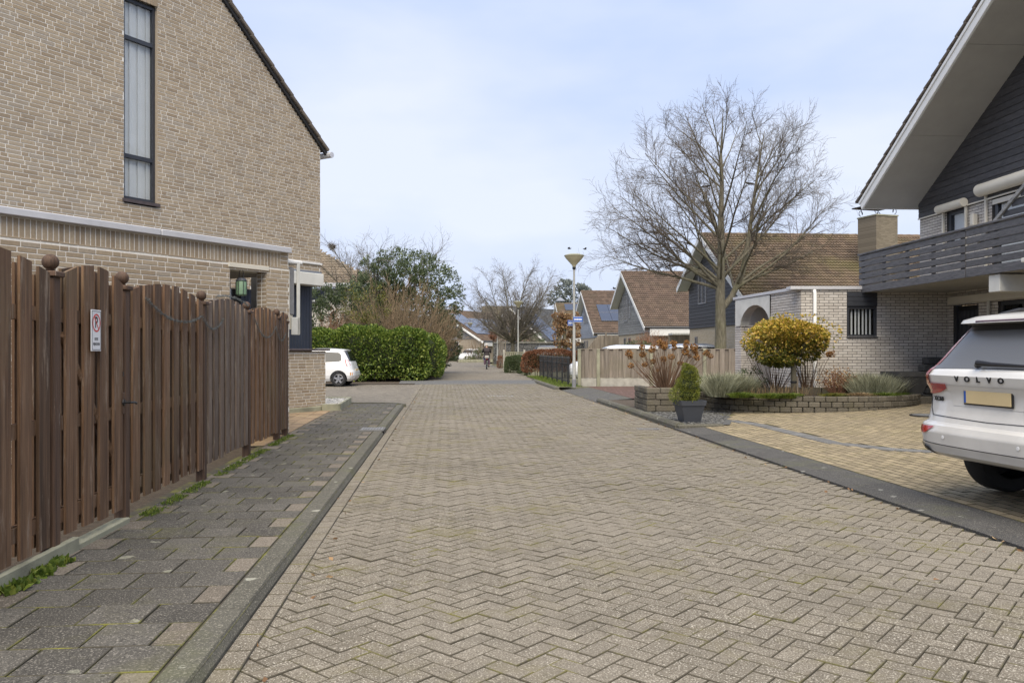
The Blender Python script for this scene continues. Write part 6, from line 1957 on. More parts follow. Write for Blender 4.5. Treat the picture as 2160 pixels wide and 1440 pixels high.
def hydrangea(name, label, loc, stems, H, seed, heads=(), spread=0.5):
    """bundle of bare stems, each head given as an offset in x, z"""
    G = Grow(seed)
    t = thing(name, label, 'hydrangea', loc)
    rg = np.random.default_rng(seed)
    for k in range(stems):
        a = G.r.uniform(0, 2 * math.pi)
        q = G.r.random() ** 0.6 * spread
        d = (q * math.cos(a), q * math.sin(a) * 0.6, H * G.r.uniform(0.45, 0.95))
        L_ = math.sqrt(sum(v * v for v in d))
        G.branch((q * math.cos(a) * 0.2, q * math.sin(a) * 0.2, 0), tuple(v / L_ for v in d), L_, 0.008, 0.004, 5, 0.05, 0.02, 1)
    for (hx, hz, r_) in heads:
        hy = G.r.uniform(-0.25, 0.25)
        b = (hx * 0.22, hy * 0.3, 0)
        pts = [tuple(b[j] + ((hx, hy, hz)[j] - b[j]) * f + (0.05 * math.sin(f * 3.14) * hx if j == 2 else 0) for j in range(3)) for f in np.linspace(0, 1, 6)]
        G.line(1, pts, [0.009, 0.008, 0.007, 0.006, 0.005, 0.004])
        p, d = ball_points(rg, 190, (r_, r_, r_ * 0.85), (hx, hy, hz), 0.72, 0.12)
        part('flower_head', MB().add(*leaf_quads(p, d * 0.2 + rg.normal(0, 0.5, d.shape), r_ * 0.42, rg, 0.9)), MT['dryhead'], t, kind='stuff')
    part('stems', G.mesh((1,), {1: 4}), MT['stem'], t, kind='stuff')
    return t
YH = 17.5
hz0 = 0.52
hx0 = U(1405, YH)
heads = []
for (px, py, r_) in ((1327, 745, .07), (1331, 752, .05), (1330, 771, .06), (1352, 733, .065), (1356, 748, .075), (1363, 770, .06), (1375, 733, .06), (1378, 739, .06), (1381, 763, .06), (1393, 722, .07), (1398, 732, .06), (1403, 727, .07), (1405, 731, .06), (1401, 757, .065), (1414, 752, .06), (1423, 724, .07), (1427, 733, .05), (1436, 766, .06), (1443, 743, .08), (1445, 720, .045), (1449, 727, .06), (1442, 732, .05), (1459, 732, .08), (1463, 738, .06), (1466, 744, .05), (1454, 750, .04), (1465, 753, .065), (1490, 744, .07), (1501, 751, .05), (1386, 781, .035)):
    heads.append((U(px, YH) - hx0, Z(py, YH) - hz0, r_ * 1.02))
hydrangea('dried_hydrangea', 'large dried hydrangea with brown flower heads in the square planter', (hx0, YH, hz0), 110, 0.9, 5, heads, 0.62)
hydrangea('dried_hydrangea', 'bare hydrangea stems left of the golden tree stem with one small head', (U(1634, 17.9), 17.9, 0.42), 40, 0.95, 6, [(U(1569, 17.9) - U(1634, 17.9), Z(730, 17.9) - 0.42, 0.03)], 0.45)
hydrangea('dried_hydrangea', 'bare hydrangea stems right of the golden tree stem with one large round head', (U(1702, 17.9), 17.9, 0.42), 34, 0.95, 7, [(U(1749, 17.9) - U(1702, 17.9), Z(746, 17.9) - 0.42, 0.085)], 0.36)

def blades(name, label, loc, n, rx, ry, H, mat, seed, w=0.006, lean=0.5, cat='plant', curl=0.4, rz=0.0, kind=None, hvar=(0.5, 1.1), jit=0.22):
    rg = np.random.default_rng(seed)
    t = thing(name, label, cat, loc, rz, kind=kind)
    a = rg.uniform(0, 2 * math.pi, n)
    q = np.sqrt(rg.random(n))
    b = np.c_[rx * q * np.cos(a), ry * q * np.sin(a), np.zeros(n)]
    out = np.c_[np.cos(a) * q, np.sin(a) * q, np.zeros(n)] * lean + rg.normal(0, jit, (n, 3)) * np.array([1, 1, 0])
    h = H * rg.uniform(*hvar, n) * (1 - 0.35 * q ** 2)
    m = b + out * h[:, None] * 0.4 + np.c_[np.zeros((n, 2)), h * 0.6]
    e = b + out * h[:, None] * (0.7 + curl) + np.c_[np.zeros((n, 2)), h * (1 - curl * 0.25)]
    ax = np.c_[np.sin(a + 1), np.cos(a + 1), np.zeros(n)]
    ax /= np.linalg.norm(ax, axis=1, keepdims=True)
    ww = (w * rg.uniform(0.7, 1.3, n))[:, None] * ax
    V = np.stack([b - ww, b + ww, m + ww, m - ww, e], 1).reshape(-1, 3)
    i5 = (np.arange(n) * 5)[:, None]
    mb = MB().add(V, i5 + np.array([0, 1, 2, 3]), )
    mb.G.append(i5 + np.array([3, 2, 4]))
    part('blades', mb, MT[mat], t, kind='stuff')
    return t
def PL(px, Y): return (U(px, Y), Y, 0.43)
blades('lavender', 'large pale grey lavender clump at the left of the round planter', PL(1525, 16.9), 3400, 0.34, 0.30, 0.62, 'lavender', 1, 0.006, 0.55, 'plant', 0.1, jit=0.42, hvar=(0.25, 1.0))
blades('lavender', 'grey lavender clump next to the large one, towards the golden tree', PL(1560, 17.3), 2400, 0.30, 0.28, 0.58, 'lavender', 2, 0.006, 0.55, 'plant', 0.1, jit=0.42, hvar=(0.25, 1.0))
blades('lavender', 'broad grey green lavender clump near the dark pot', PL(1850, 17.0), 4200, 0.55, 0.35, 0.58, 'lavender', 3, 0.0055, 0.55, 'plant', 0.1, jit=0.42, hvar=(0.25, 1.0))
blades('lavender', 'grey green lavender clump behind the withered bush', PL(1808, 17.5), 2600, 0.36, 0.30, 0.60, 'lavender', 4, 0.0055, 0.5, 'plant', 0.1, jit=0.42, hvar=(0.25, 1.0))
blades('strap_leaf_plant', 'dark green strap leaved plant between the hydrangea and the lavender', (U(1490, 18.2), 18.2, 0.3), 260, 0.25, 0.2, 0.75, 'olive', 5, 0.02, 0.8, 'plant', 0.9)
blades('strap_leaf_plant', 'green strap leaved tuft at the foot of the arch pier', PL(1592, 18.1), 120, 0.12, 0.1, 0.42, 'box_leaf', 6, 0.016, 0.7, 'plant', 0.8)
for i, (px, Y, rx, lb, m) in enumerate(((1565, 16.45, 0.24, 'green grass tuft at the planter edge below the lavender', 'grass'), (1625, 16.25, 0.30, 'bright green grass mound at the planter edge left of the golden tree', 'grass'), (1668, 16.25, 0.22, 'green grass tuft at the planter edge in front of the golden tree stem', 'grass'), (1760, 16.2, 0.24, 'sparse green weeds at the planter edge right of the golden tree stem', 'yellowgreen'), (1815, 16.3, 0.34, 'straw coloured grass patch at the planter edge', 'straw'), (1862, 16.4, 0.34, 'green grass tuft at the planter edge below the broad lavender', 'grass'), (1890, 16.75, 0.25, 'green grass tuft at the right end of the planter edge', 'grass'))):
    blades('grass_tuft', lb, PL(px, Y), 900, rx, 0.14, 0.15, m, 20 + i, 0.005, 0.9, 'grass', 0.8)
twig_shrub('withered_bush', 'withered brown leafy bush between the golden tree and the lavender', PL(1765, 17.2), 0.52, 0.32, 50, 'twig_red', 47, rl=False, r0=0.006, subd=10, ln=0.12)
rgx = np.random.default_rng(4)
p, d = ball_points(rgx, 500, (0.34, 0.26, 0.24), (0, 0, 0.34), 0.2)
wb_ = thing('withered_bush', 'crumpled dead leaves hanging on the withered planter bush', 'leaves', PL(1765, 17.2))
part('foliage', MB().add(*leaf_quads(p, d, 0.05, rgx, 0.6)), MT['deadleaf'], wb_, kind='stuff')
shrub('withered_bush', 'small brown green bush at the foot of the arched wall', PL(1578, 18.0), (0.32, 0.26, 0.28), 0.28, 900, 0.05, 'box_leaf', 24, stems=8)
blades('dry_stalks', 'thin dry stalks standing in the middle of the planter', PL(1640, 17.1), 260, 0.9, 0.35, 0.34, 'straw', 30, 0.003, 0.4, 'plant', 0.2)
# dwarf conifer in the pot
dc = thing('dwarf_conifer', 'cone shaped dwarf conifer with a narrow waist in the anthracite pot', 'conifer', (U(1452, 14.75), 14.75, 0.42))
rg = np.random.default_rng(9)
PP, DD = [], []
for (rx, z, h, n) in ((0.26, 0.22, 0.20, 5200), (0.20, 0.40, 0.14, 2200), (0.165, 0.56, 0.14, 2200), (0.09, 0.66, 0.10, 900)):
    p, d = ball_points(rg, n, (rx, rx, h), (0, 0, z), 0.55, 0.18, 18)
    PP.append(p); DD.append(d + np.array([0, 0, 0.35]))
part('foliage', MB().add(*leaf_quads(np.concatenate(PP), np.concatenate(DD), 0.032, rg, 0.35)), MT['conifer'], dc, kind='stuff')
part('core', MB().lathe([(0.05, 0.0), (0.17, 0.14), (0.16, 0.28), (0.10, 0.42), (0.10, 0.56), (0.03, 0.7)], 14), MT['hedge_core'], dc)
part('trunk', MB().tube([(0, 0, -0.08), (0, 0, 0.2)], 0.025, 6), MT['bark'], dc)
# weeds and moss along the fence foot, grass by the railing
rg = np.random.default_rng(14)
for i, (Y0, Y1, n, lb) in enumerate(((4.3, 5.0, 420, 'broad green weeds at the fence foot beside the concrete edge board'), (6.35, 8.0, 1200, 'strip of moss and grass at the foot of the fence beside the gate'), (8.4, 10.6, 1300, 'strip of moss and grass at the foot of the greyed fence panel'), (11.0, 12.4, 900, 'grass at the foot of the far end of the brown fence'))):
    t = thing('fence_weeds', lb, 'weeds', kind='stuff')
    Y = rg.uniform(Y0, Y1, n)
    s = FS + 0.10 + rg.random(n) ** 1.6 * 0.11 - 0.04
    tt = tw(Y)
    P_ = np.c_[s * cS - tt * sS, s * sS + tt * cS, np.full(n, PZ + 0.002)]
    keep = np.sin(Y * 9 + i) + np.sin(Y * 23) > -0.9
    P_ = P_[keep]
    part('leaves', MB().add(*leaf_quads(P_, np.tile([0.2, 0, 0.7], (len(P_), 1)), 0.05 if i == 0 else 0.032, rg, 0.75 if i == 0 else 0.3)), MT['grass'], t, kind='stuff')
n = 5000
t = thing('verge_grass', 'short green grass on the verge under the iron railing', 'grass', kind='stuff')
tt = rg.uniform(28, 39.5, n); s = rg.uniform(S_R - 0.08, S_R + 0.75, n)
P_ = np.c_[s * cS - tt * sS, s * sS + tt * cS, np.full(n, 0.10)]
part('blades', MB().add(*leaf_quads(P_, np.tile([0, 0, 1.0], (n, 1)), 0.07, rg, 0.2)), MT['grass'], t, kind='stuff')
# fallen leaves and grit along the kerbs
n = 260
lv = thing('fallen_leaves', 'scattered dry leaves and grit along both kerbs', 'leaves', kind='stuff')
tt = rg.uniform(3, 24, n); side = rg.random(n) < 0.5
s = np.where(side, S_L + 0.02 + rg.random(n) ** 2 * 0.25, S_R - 0.02 - rg.random(n) ** 2 * 0.35)
P_ = np.c_[s * cS - tt * sS, s * sS + tt * cS, np.full(n, 0.012)]
V, q = leaf_quads(P_, np.c_[rg.normal(0, 1, (n, 2)), np.full(n, 0.12)], 0.045, rg, 0.6)
V[:, 2] = np.clip(V[:, 2], 0.010, 0.03)
part('leaves', MB().add(V, q), MT['deadleaf'], lv, kind='stuff')
ol = thing('fallen_leaf', 'single pale dry leaf lying on the open road', 'leaf', (U(1977, 4.85), 4.85, 0.012), 0.4)
part('blade', MB().add([(-0.035, 0, 0.004), (0, -0.022, 0.012), (0.04, 0, 0.003), (0, 0.022, 0.014)], [[0, 1, 2, 3]]), MT['deadleaf'], ol)
# ================================================================== CARS
class CarShape:
    """body as stacked plan outlines: rows of (z, x_rear, x_front, half width); x forward from the rear bumper"""
    def __init__(s, rows, A=0.9, n=4.0, Af=0.9, nf=3.2):
        s.T = np.array(rows, float)
        s.A, s.n, s.Af, s.nf = A, n, Af, nf
    def row(s, z):
        return [np.interp(z, s.T[:, 0], s.T[:, k]) for k in (1, 2, 3)]
    def rear(s, y, z):
        xr, xf_, w = s.row(z)
        t = np.clip(np.abs(y) / w, 0, 0.9999)
        A = np.minimum(s.A, (xf_ - xr) * 0.45)
        return xr + A * (1 - (1 - t ** s.n) ** (1 / s.n))
    def front(s, y, z):
        xr, xf_, w = s.row(z)
        t = np.clip(np.abs(y) / w, 0, 0.9999)
        A = np.minimum(s.Af, (xf_ - xr) * 0.45)
        return xf_ - A * (1 - (1 - t ** s.nf) ** (1 / s.nf))
    def side(s, x, z):
        xr, xf_, w = s.row(z)
        A = np.minimum(s.A, (xf_ - xr) * 0.45)
        Af = np.minimum(s.Af, (xf_ - xr) * 0.45)
        a = np.clip((x - xr) / A, 0, 1)
        b = np.clip((xf_ - x) / Af, 0, 1)
        return w * np.minimum((1 - (1 - a) ** s.n) ** (1 / s.n), (1 - (1 - b) ** s.nf) ** (1 / s.nf))
    def body(s, nz=46):
        z = np.unique(np.r_[np.linspace(s.T[0, 0], s.T[-1, 0], nz), s.T[:, 0]])
        th = np.r_[np.linspace(-0.62, 0.62, 13)]
        loops = []
        for zz in z:
            xr, xf_, w = s.row(zz)
            tt = np.sign(th) * np.abs(th)
            ty = np.r_[np.linspace(-1, -0.86, 7), np.linspace(-0.78, 0.78, 13), np.linspace(0.86, 1, 7)]
            rearp = [(float(s.rear(t * w, zz)), t * w) for t in ty]
            frontp = [(float(s.front(t * w, zz)), t * w) for t in ty[::-1]]
            A = min(s.A, (xf_ - xr) * 0.45); Af = min(s.Af, (xf_ - xr) * 0.45)
            xs = np.linspace(xr + A, xf_ - Af, 16)[1:-1]
            L_ = rearp + [(x, w) for x in xs] + frontp + [(x, -w) for x in xs[::-1]]
            loops.append([(x, y, zz) for x, y in L_])
        P = np.array(loops)
        m, k = P.shape[:2]
        i, j = np.meshgrid(np.arange(m - 1), np.arange(k), indexing='ij')
        j2 = (j + 1) % k
        q = np.stack([i * k + j, i * k + j2, (i + 1) * k + j2, (i + 1) * k + j], -1).reshape(-1, 4)
        mb = MB().add(P.reshape(-1, 3), q[:, ::-1])
        # caps as fans of quads mirrored across the length
        mb.G.append(np.array([list(range(k))]))
        mb.G.append(np.array([[(m - 1) * k + a for a in range(k)][::-1]]))
        return mb
    def rear_patch(s, pts_lo, pts_hi, off=0.006, nz=6):
        """strip on the rear between two (y, z) curves of equal length"""
        lo, hi = np.array(pts_lo, float), np.array(pts_hi, float)
        f = np.linspace(0, 1, nz)[:, None, None]
        G_ = lo[None] * (1 - f) + hi[None] * f
        X = s.rear(G_[..., 0], G_[..., 1]) - off
        return np.stack([X, G_[..., 0], G_[..., 1]], -1)
    def side_patch(s, lo, hi, sgn, off=0.006, nz=6):
        lo, hi = np.array(lo, float), np.array(hi, float)
        f = np.linspace(0, 1, nz)[:, None, None]
        G_ = lo[None] * (1 - f) + hi[None] * f
        Y = s.side(G_[..., 0], G_[..., 1]) + off
        return np.stack([G_[..., 0], sgn * Y, G_[..., 1]], -1)
def dens(pts, n=14):
    p = np.array(pts, float)
    c = np.r_[0, np.cumsum(np.linalg.norm(np.diff(p, axis=0), axis=1))]
    d = np.linspace(0, c[-1], n)
    return np.stack([np.interp(d, c, p[:, i]) for i in range(2)], 1)
def wheel(parent, x, y, r, w, sgn, spokes=5):
    M = np.array([[1, 0, 0], [0, 0, sgn], [0, 1, 0]])   # lathe axis z -> y
    wl = link('wheel', None, parent, (x, y, r))
    part('tyre', MB().lathe([(r * 0.66, -w / 2), (r * 0.93, -w / 2), (r, -w * 0.36), (r, w * 0.36), (r * 0.93, w / 2), (r * 0.66, w / 2), (r * 0.64, w * 0.30)], 36, M=M), MT['tyre'], wl, smooth=40)
    part('rim', MB().lathe([(r * 0.66, w * 0.46), (r * 0.61, w * 0.47), (r * 0.58, w * 0.2), (r * 0.2, w * 0.1), (0, w * 0.1)], 36, M=M), MT['black_rough'], wl, smooth=40)
    part('rim_lip', MB().lathe([(r * 0.67, w * 0.47), (r * 0.62, w * 0.50), (r * 0.60, w * 0.30)], 36, M=M), MT['alloy'], wl, smooth=40)
    for k in range(spokes):
        a = 2 * math.pi * k / spokes + 0.3
        c, s_ = math.cos(a), math.sin(a)
        q = [(0.05, -0.16), (0.60, -0.10), (0.60, 0.10), (0.05, 0.16)]
        V = []
        for d in (0.28, 0.42):
            for (u, v) in q:
                V.append(((u * c - v * s_) * r, sgn * w * d, (u * s_ + v * c) * r))
        part('spoke', MB().add(V, [[0, 1, 2, 3], [7, 6, 5, 4], [0, 4, 5, 1], [1, 5, 6, 2], [2, 6, 7, 3], [3, 7, 4, 0]]), MT['alloy'], wl)
    part('hub', MB().lathe([(r * 0.16, w * 0.3), (r * 0.15, w * 0.46), (0, w * 0.47)], 14, M=M), MT['alloy'], wl)
def cut_arches(o, cars):
    """wheel openings cut out of the body"""
    cutters = []
    for (x, r, y0, y1, z) in cars:
        M = np.array([[1, 0, 0], [0, 0, 1], [0, 1, 0]])
        mb = MB().lathe([(0, y0), (r, y0), (r, y1), (0, y1)], 36, (x, 0, z), M=M)
        c = link('cutter', mb.mesh('cutter'))
        clean(c.data)
        cutters.append(c)
        md = o.modifiers.new('arch', 'BOOLEAN')
        md.operation = 'DIFFERENCE'
        md.solver = 'EXACT'
        md.object = c
    for c in cutters:
        c.parent = o.parent
    bpy.context.view_layer.update()
    dg = bpy.context.evaluated_depsgraph_get()
    me = bpy.data.meshes.new_from_object(o.evaluated_get(dg))
    o.modifiers.clear()
    o.data = me
    for c in cutters:
        bpy.data.objects.remove(c)
    me.polygons.foreach_set('use_smooth', np.ones(len(me.polygons), bool))
    me.set_sharp_from_angle(angle=R(32))
def clean(me):
    import bmesh
    bm = bmesh.new(); bm.from_mesh(me)
    bmesh.ops.remove_doubles(bm, verts=bm.verts, dist=0.0004)
    bmesh.ops.recalc_face_normals(bm, faces=bm.faces)
    bm.to_mesh(me); bm.free()

# ---- white SUV on the driveway, seen from behind
SUV = CarShape([(0.385, 0.16, 4.55, 0.90), (0.41, 0.085, 4.60, 0.92), (0.44, 0.04, 4.64, 0.935), (0.50, 0.015, 4.68, 0.945), (0.62, 0.0, 4.69, 0.95), (0.68, 0.02, 4.69, 0.95),
                (0.705, 0.075, 4.69, 0.95), (0.80, 0.105, 4.68, 0.952), (0.90, 0.125, 4.62, 0.95), (0.985, 0.115, 4.50, 0.945), (1.04, 0.075, 4.25, 0.94), (1.12, 0.055, 3.75, 0.93),
                (1.165, 0.085, 3.45, 0.91), (1.19, 0.125, 3.38, 0.89), (1.26, 0.185, 3.20, 0.855), (1.38, 0.275, 2.95, 0.80), (1.50, 0.365, 2.70, 0.735), (1.555, 0.41, 2.58, 0.70),
                (1.57, 0.26, 2.52, 0.695), (1.60, 0.27, 2.42, 0.67), (1.63, 0.36, 2.25, 0.60), (1.655, 0.62, 2.0, 0.42)], A=0.80, n=5.2)
car_d = np.array([0.987, 0.163])
suv = thing('white_suv', 'dusty white sport utility car parked nose to the house on the driveway', 'car', (3.84, 6.62, 0.055), math.atan2(car_d[1], car_d[0]))
suv.rotation_euler = (0, -0.030, math.atan2(car_d[1], car_d[0]))
b = part('body', SUV.body(), MT['paint_dirty'], suv, smooth=32)
clean(b.data)
WX, WR = 0.93, 0.37
cut_arches(b, [(WX, 0.425, -1.1, -0.62, WR), (WX, 0.425, 0.62, 1.1, WR), (WX + 2.865, 0.425, -1.1, -0.62, WR), (WX + 2.865, 0.425, 0.62, 1.1, WR)])
for y, sg_ in ((0.80, 1), (-0.80, -1)):
    for x in (WX, WX + 2.865):
        wheel(suv, x, y, WR, 0.235, sg_)
part('underbody', MB().cbox((2.45, 0, 0.40), (3.9, 1.15, 0.16), 0.05), MT['black_rough'], suv)
ygl = [-0.80, -0.66, -0.5, -0.3, -0.1, 0.1, 0.3, 0.5, 0.66, 0.80]
def glass_lo(y): return 1.185 - 0.012 * (abs(y) / 0.8) ** 2
lo = [(y, glass_lo(y)) for y in np.linspace(-0.70, 0.70, 21)]
hi = [(y * 0.79, 1.555) for y in np.linspace(-0.70, 0.70, 21)]
part('rear_window', MB().grid(SUV.rear_patch(lo, hi, 0.006, 9)), MT['rear_glass'], suv, smooth=True)
part('window_top', MB().grid(SUV.rear_patch([(y * 0.86, 1.505) for y in np.linspace(-0.68, 0.68, 21)], [(y * 0.80, 1.556) for y in np.linspace(-0.68, 0.68, 21)], 0.010, 3)), MT['black'], suv, smooth=True)
tg = link('tailgate', None, suv)
part('brake_light', MB().cbox((0.268, 0, 1.582), (0.014, 0.62, 0.016), 0.004), MT['bag'], suv)
for s_ in (-1, 1):
    # slim lamp running up the window edge, broad lamp below, reflector and exhaust in the bumper
    zs_ = [0.955, 1.04, 1.12, 1.20, 1.32, 1.44, 1.555]
    edge = [(0.845 * float(SUV.row(z_)[2]), z_) for z_ in zs_]
    inn = [(0.755 * float(SUV.row(z_)[2]), z_ + 0.004) for z_ in zs_]
    strip = np.stack([np.stack([SUV.rear(p[:, 0], p[:, 1]) - 0.010, s_ * p[:, 0], p[:, 1]], -1) for p in (dens(inn, 30), dens(edge, 30))])
    part('tail_lamp', MB().grid(strip), MT['red_lens'], suv, smooth=True)
    lo = dens([(0.84, 0.945), (0.72, 0.945), (0.58, 0.965), (0.47, 1.005)], 16)
    hi = dens([(0.84, 1.04), (0.72, 1.045), (0.58, 1.045), (0.45, 1.045)], 16)
    P = SUV.rear_patch(lo, hi, 0.014, 4)
    P[..., 1] *= s_
    part('tail_lamp', MB().grid(P), MT['red_lens'], suv, smooth=True)
    lo = dens([(0.86, 0.60), (0.68, 0.60), (0.57, 0.66)], 10)
    hi = dens([(0.86, 0.665), (0.68, 0.668), (0.55, 0.672)], 10)
    P = SUV.rear_patch(lo, hi, 0.008, 3)
    P[..., 1] *= s_
    part('reflector', MB().grid(P), MT['red_lens'], suv, smooth=True)
    lo = dens([(0.84, 0.405), (0.60, 0.395)], 8)
    hi = dens([(0.85, 0.50), (0.66, 0.475)], 8)
    P = SUV.rear_patch(lo, hi, 0.012, 3)
    P[..., 1] *= s_
    part('exhaust', MB().grid(P), MT['black'], suv, smooth=True)
    part('parking_sensor', MB().lathe([(0.0, 0.002), (0.014, 0.002), (0.017, 0)], 12, (float(SUV.rear(0.42, 0.585)) - 0.004, s_ * 0.42, 0.585), M=np.array([[0, 0, -1], [0, 1, 0], [1, 0, 0]])), MT['paint_white'], suv)
    # side glass
    lo = dens([(0.95, 1.19), (1.6, 1.13), (2.6, 1.12), (3.25, 1.13)], 18)
    hi = dens([(0.72, 1.40), (1.3, 1.53), (2.3, 1.55), (2.75, 1.50)], 18)
    part('side_window', MB().grid(SUV.side_patch(lo, hi, s_, 0.006)), MT['glass'], suv, smooth=True)
    part('roof_rail', MB().tube([(0.75, s_ * 0.60, 1.645), (0.95, s_ * 0.60, 1.685), (2.1, s_ * 0.60, 1.70), (2.4, s_ * 0.60, 1.66)], 0.016, 8), MT['black'], suv)
# shut line, spoiler lip, wiper, plate recess, plate, badges
def rear_line(name, yz, r_=0.005, mat='black', off=0.001):
    p = dens(yz, 26)
    part(name, MB().tube(np.c_[SUV.rear(p[:, 0], p[:, 1]) - off, p], r_, 5), MT[mat], suv)
rear_line('shut_line', [(-0.80, 1.05), (-0.79, 0.86), (-0.70, 0.76), (0, 0.745), (0.70, 0.76), (0.79, 0.86), (0.80, 1.05)], 0.004)
rear_line('bumper_line', [(-0.93, 0.525), (-0.5, 0.515), (0, 0.512), (0.5, 0.515), (0.93, 0.525)], 0.004)
mbq = MB()
lo = dens([(-0.44, 0.845), (0.44, 0.845)], 10)
part('plate_recess', MB().grid(SUV.rear_patch(dens([(-0.42, 0.86), (0.42, 0.86)], 10), dens([(-0.48, 1.035), (0.48, 1.035)], 10), 0.004, 4)), MT['paint_dirty'], suv, smooth=True)
px_ = float(SUV.rear(0, 0.95)) - 0.014
part('plate_holder', MB().cbox((px_, 0, 0.945), (0.012, 0.545, 0.135), 0.004), MT['black'], suv)
part('number_plate', MB().cbox((px_ - 0.009, 0, 0.945), (0.008, 0.515, 0.108), 0.003), MT['plate'], suv)
part('plate_band', MB().box((px_ - 0.0135, 0.245, 0.945), (0.002, 0.02, 0.10)), MT['sign_blue'], suv)
RB = Matrix(((0, 0, -1), (-1, 0, 0), (0, 1, 0)))      # letters read from behind
for k, c in enumerate('VOLVO'):
    y = 0.30 - k * 0.125
    me = text_mesh(c, 0.062, MT['black'], 0.003, 0.0028, sx=1.25)
    me.transform(RB.to_4x4())
    link('letter', me, suv, (float(SUV.rear(y, 1.095)) - 0.004, y, 1.095), (0, 0, 0.0))
me = text_mesh('XC60', 0.055, MT['black'], 0.003, 0.0008, sx=1.1, spacing=1.1)
me.transform(RB.to_4x4())
xa, xb = float(SUV.rear(0.71, 0.905)), float(SUV.rear(0.55, 0.905))
link('letter', me, suv, ((xa + xb) / 2 - 0.010, 0.63, 0.905), (0, 0, -math.atan2(xa - xb, 0.16)))
part('wiper', MB().tube([(0.105, 0.10, 1.215), (0.085, 0.08, 1.235), (0.10, -0.05, 1.225), (0.112, -0.42, 1.215)], [0.03, 0.026, 0.018, 0.010], 8), MT['black'], suv)

# ---- generic small car
def hatch(name, label, loc, rz, paint, L=3.6, Wd=0.83, H=1.47, wr=0.285, wb=2.37, ro=0.60, detail=True, z_belt=0.90, group=None):
    k = H / 1.47
    S = CarShape([(0.20 * k, 0.16, L - 0.12, Wd * 0.90), (0.30 * k, 0.05, L - 0.03, Wd * 0.97), (0.42 * k, 0.0, L, Wd), (0.55 * k, 0.015, L, Wd), (0.66 * k, 0.07, L - 0.05, Wd),
                  (0.78 * k, 0.11, L - 0.25, Wd * 0.99), (0.88 * k, 0.14, L - 0.62, Wd * 0.97), (0.95 * k, 0.17, L - 0.85, Wd * 0.94), (1.10 * k, 0.24, L - 1.10, Wd * 0.87), (1.25 * k, 0.32, L - 1.32, Wd * 0.80),
                  (1.36 * k, 0.38, L - 1.52, Wd * 0.73), (1.385 * k, 0.32, L - 1.6, Wd * 0.71), (1.43 * k, 0.45, L - 1.75, Wd * 0.58), (1.47 * k, 0.85, L - 2.0, Wd * 0.30)], A=0.48, n=4.6)
    t = thing(name, label, 'car', loc, rz, group)
    bd = part('body', S.body(34), MT[paint], t, smooth=32)
    clean(bd.data)
    cut_arches(bd, [(ro, wr + 0.05, -1.0, -Wd + 0.26, wr), (ro, wr + 0.05, Wd - 0.26, 1.0, wr), (ro + wb, wr + 0.05, -1.0, -Wd + 0.26, wr), (ro + wb, wr + 0.05, Wd - 0.26, 1.0, wr)])
    for y, sg_ in ((Wd - 0.10, 1), (-Wd + 0.10, -1)):
        for x in (ro, ro + wb):
            wheel(t, x, y, wr, 0.17, sg_)
    part('underbody', MB().cbox((L / 2, 0, 0.28), (L - 0.5, Wd * 1.2, 0.16), 0.04), MT['black_rough'], t)
    for s_ in (-1, 1):
        lo = dens([(0.50, 0.99 * k), (0.62, 0.955 * k), (1.25, 0.93 * k)], 12)
        hi = dens([(0.52, 1.20 * k), (0.60, 1.30 * k), (1.25, 1.335 * k)], 12)
        part('quarter_window', MB().grid(S.side_patch(lo, hi, s_, 0.006)), MT['glass'], t, smooth=True)
        lo = dens([(1.33, 0.93 * k), (2.1, 0.92 * k), (L - 0.92, 0.95 * k)], 12)
        hi = dens([(1.33, 1.335 * k), (1.9, 1.34 * k), (L - 1.42, 1.29 * k)], 12)
        part('side_window', MB().grid(S.side_patch(lo, hi, s_, 0.006)), MT['glass'], t, smooth=True)
        if detail:
            lo = dens([(Wd * 0.97, 0.84 * k), (Wd * 0.90, 0.80 * k)], 6)
            lamp = dens([(0.15, 0.80 * k), (0.20, 0.90 * k), (0.27, 1.03 * k)], 10)
            lam2 = dens([(0.27, 0.77 * k), (0.33, 0.88 * k), (0.37, 1.03 * k)], 10)
            P = np.stack([np.stack([p[:, 0], s_ * (S.side(p[:, 0], p[:, 1]) + 0.012), p[:, 1]], -1) for p in (lamp, lam2)])
            part('tail_lamp', MB().grid(P), MT['red_lens'], t, smooth=True)
            p1, p2 = dens([(0.07, 0.44), (0.07, 0.54)], 4), dens([(0.15, 0.43), (0.15, 0.54)], 4)
            P = np.stack([np.stack([p[:, 0], s_ * (S.side(p[:, 0], p[:, 1]) + 0.010), p[:, 1]], -1) for p in (p1, p2)])
            part('reflector', MB().grid(P), MT['orange_lens'], t)
        fl = dens([(L - 0.75, 0.70 * k), (L - 0.42, 0.66 * k)], 8)
        fh = dens([(L - 0.72, 0.82 * k), (L - 0.50, 0.76 * k)], 8)
        P = np.stack([np.stack([p[:, 0], s_ * (S.side(p[:, 0], p[:, 1]) + 0.012), p[:, 1]], -1) for p in (fl, fh)])
        part('headlight', MB().grid(P), MT['glass'], t)
        part('mirror', MB().cbox((L - 1.18, s_ * (Wd + 0.06), 0.98 * k), (0.10, 0.18, 0.13), 0.03), MT[paint], t)
    part('rear_window', MB().grid(S.rear_patch([(y, 0.97 * k) for y in np.linspace(-0.62, 0.62, 13)], [(y * 0.86, 1.34 * k) for y in np.linspace(-0.62, 0.62, 13)], 0.006)), MT['glass'], t, smooth=True)
    fz = np.linspace(0.97 * k, 1.35 * k, 7)
    P = np.array([[[float(S.front(y * (1 - 0.18 * (z_ - 0.97 * k)), z_)) + 0.006, y * (1 - 0.18 * (z_ - 0.97 * k)), z_] for y in np.linspace(-0.60, 0.60, 13)] for z_ in fz])
    part('windscreen', MB().grid(P), MT['glass'], t, smooth=True)
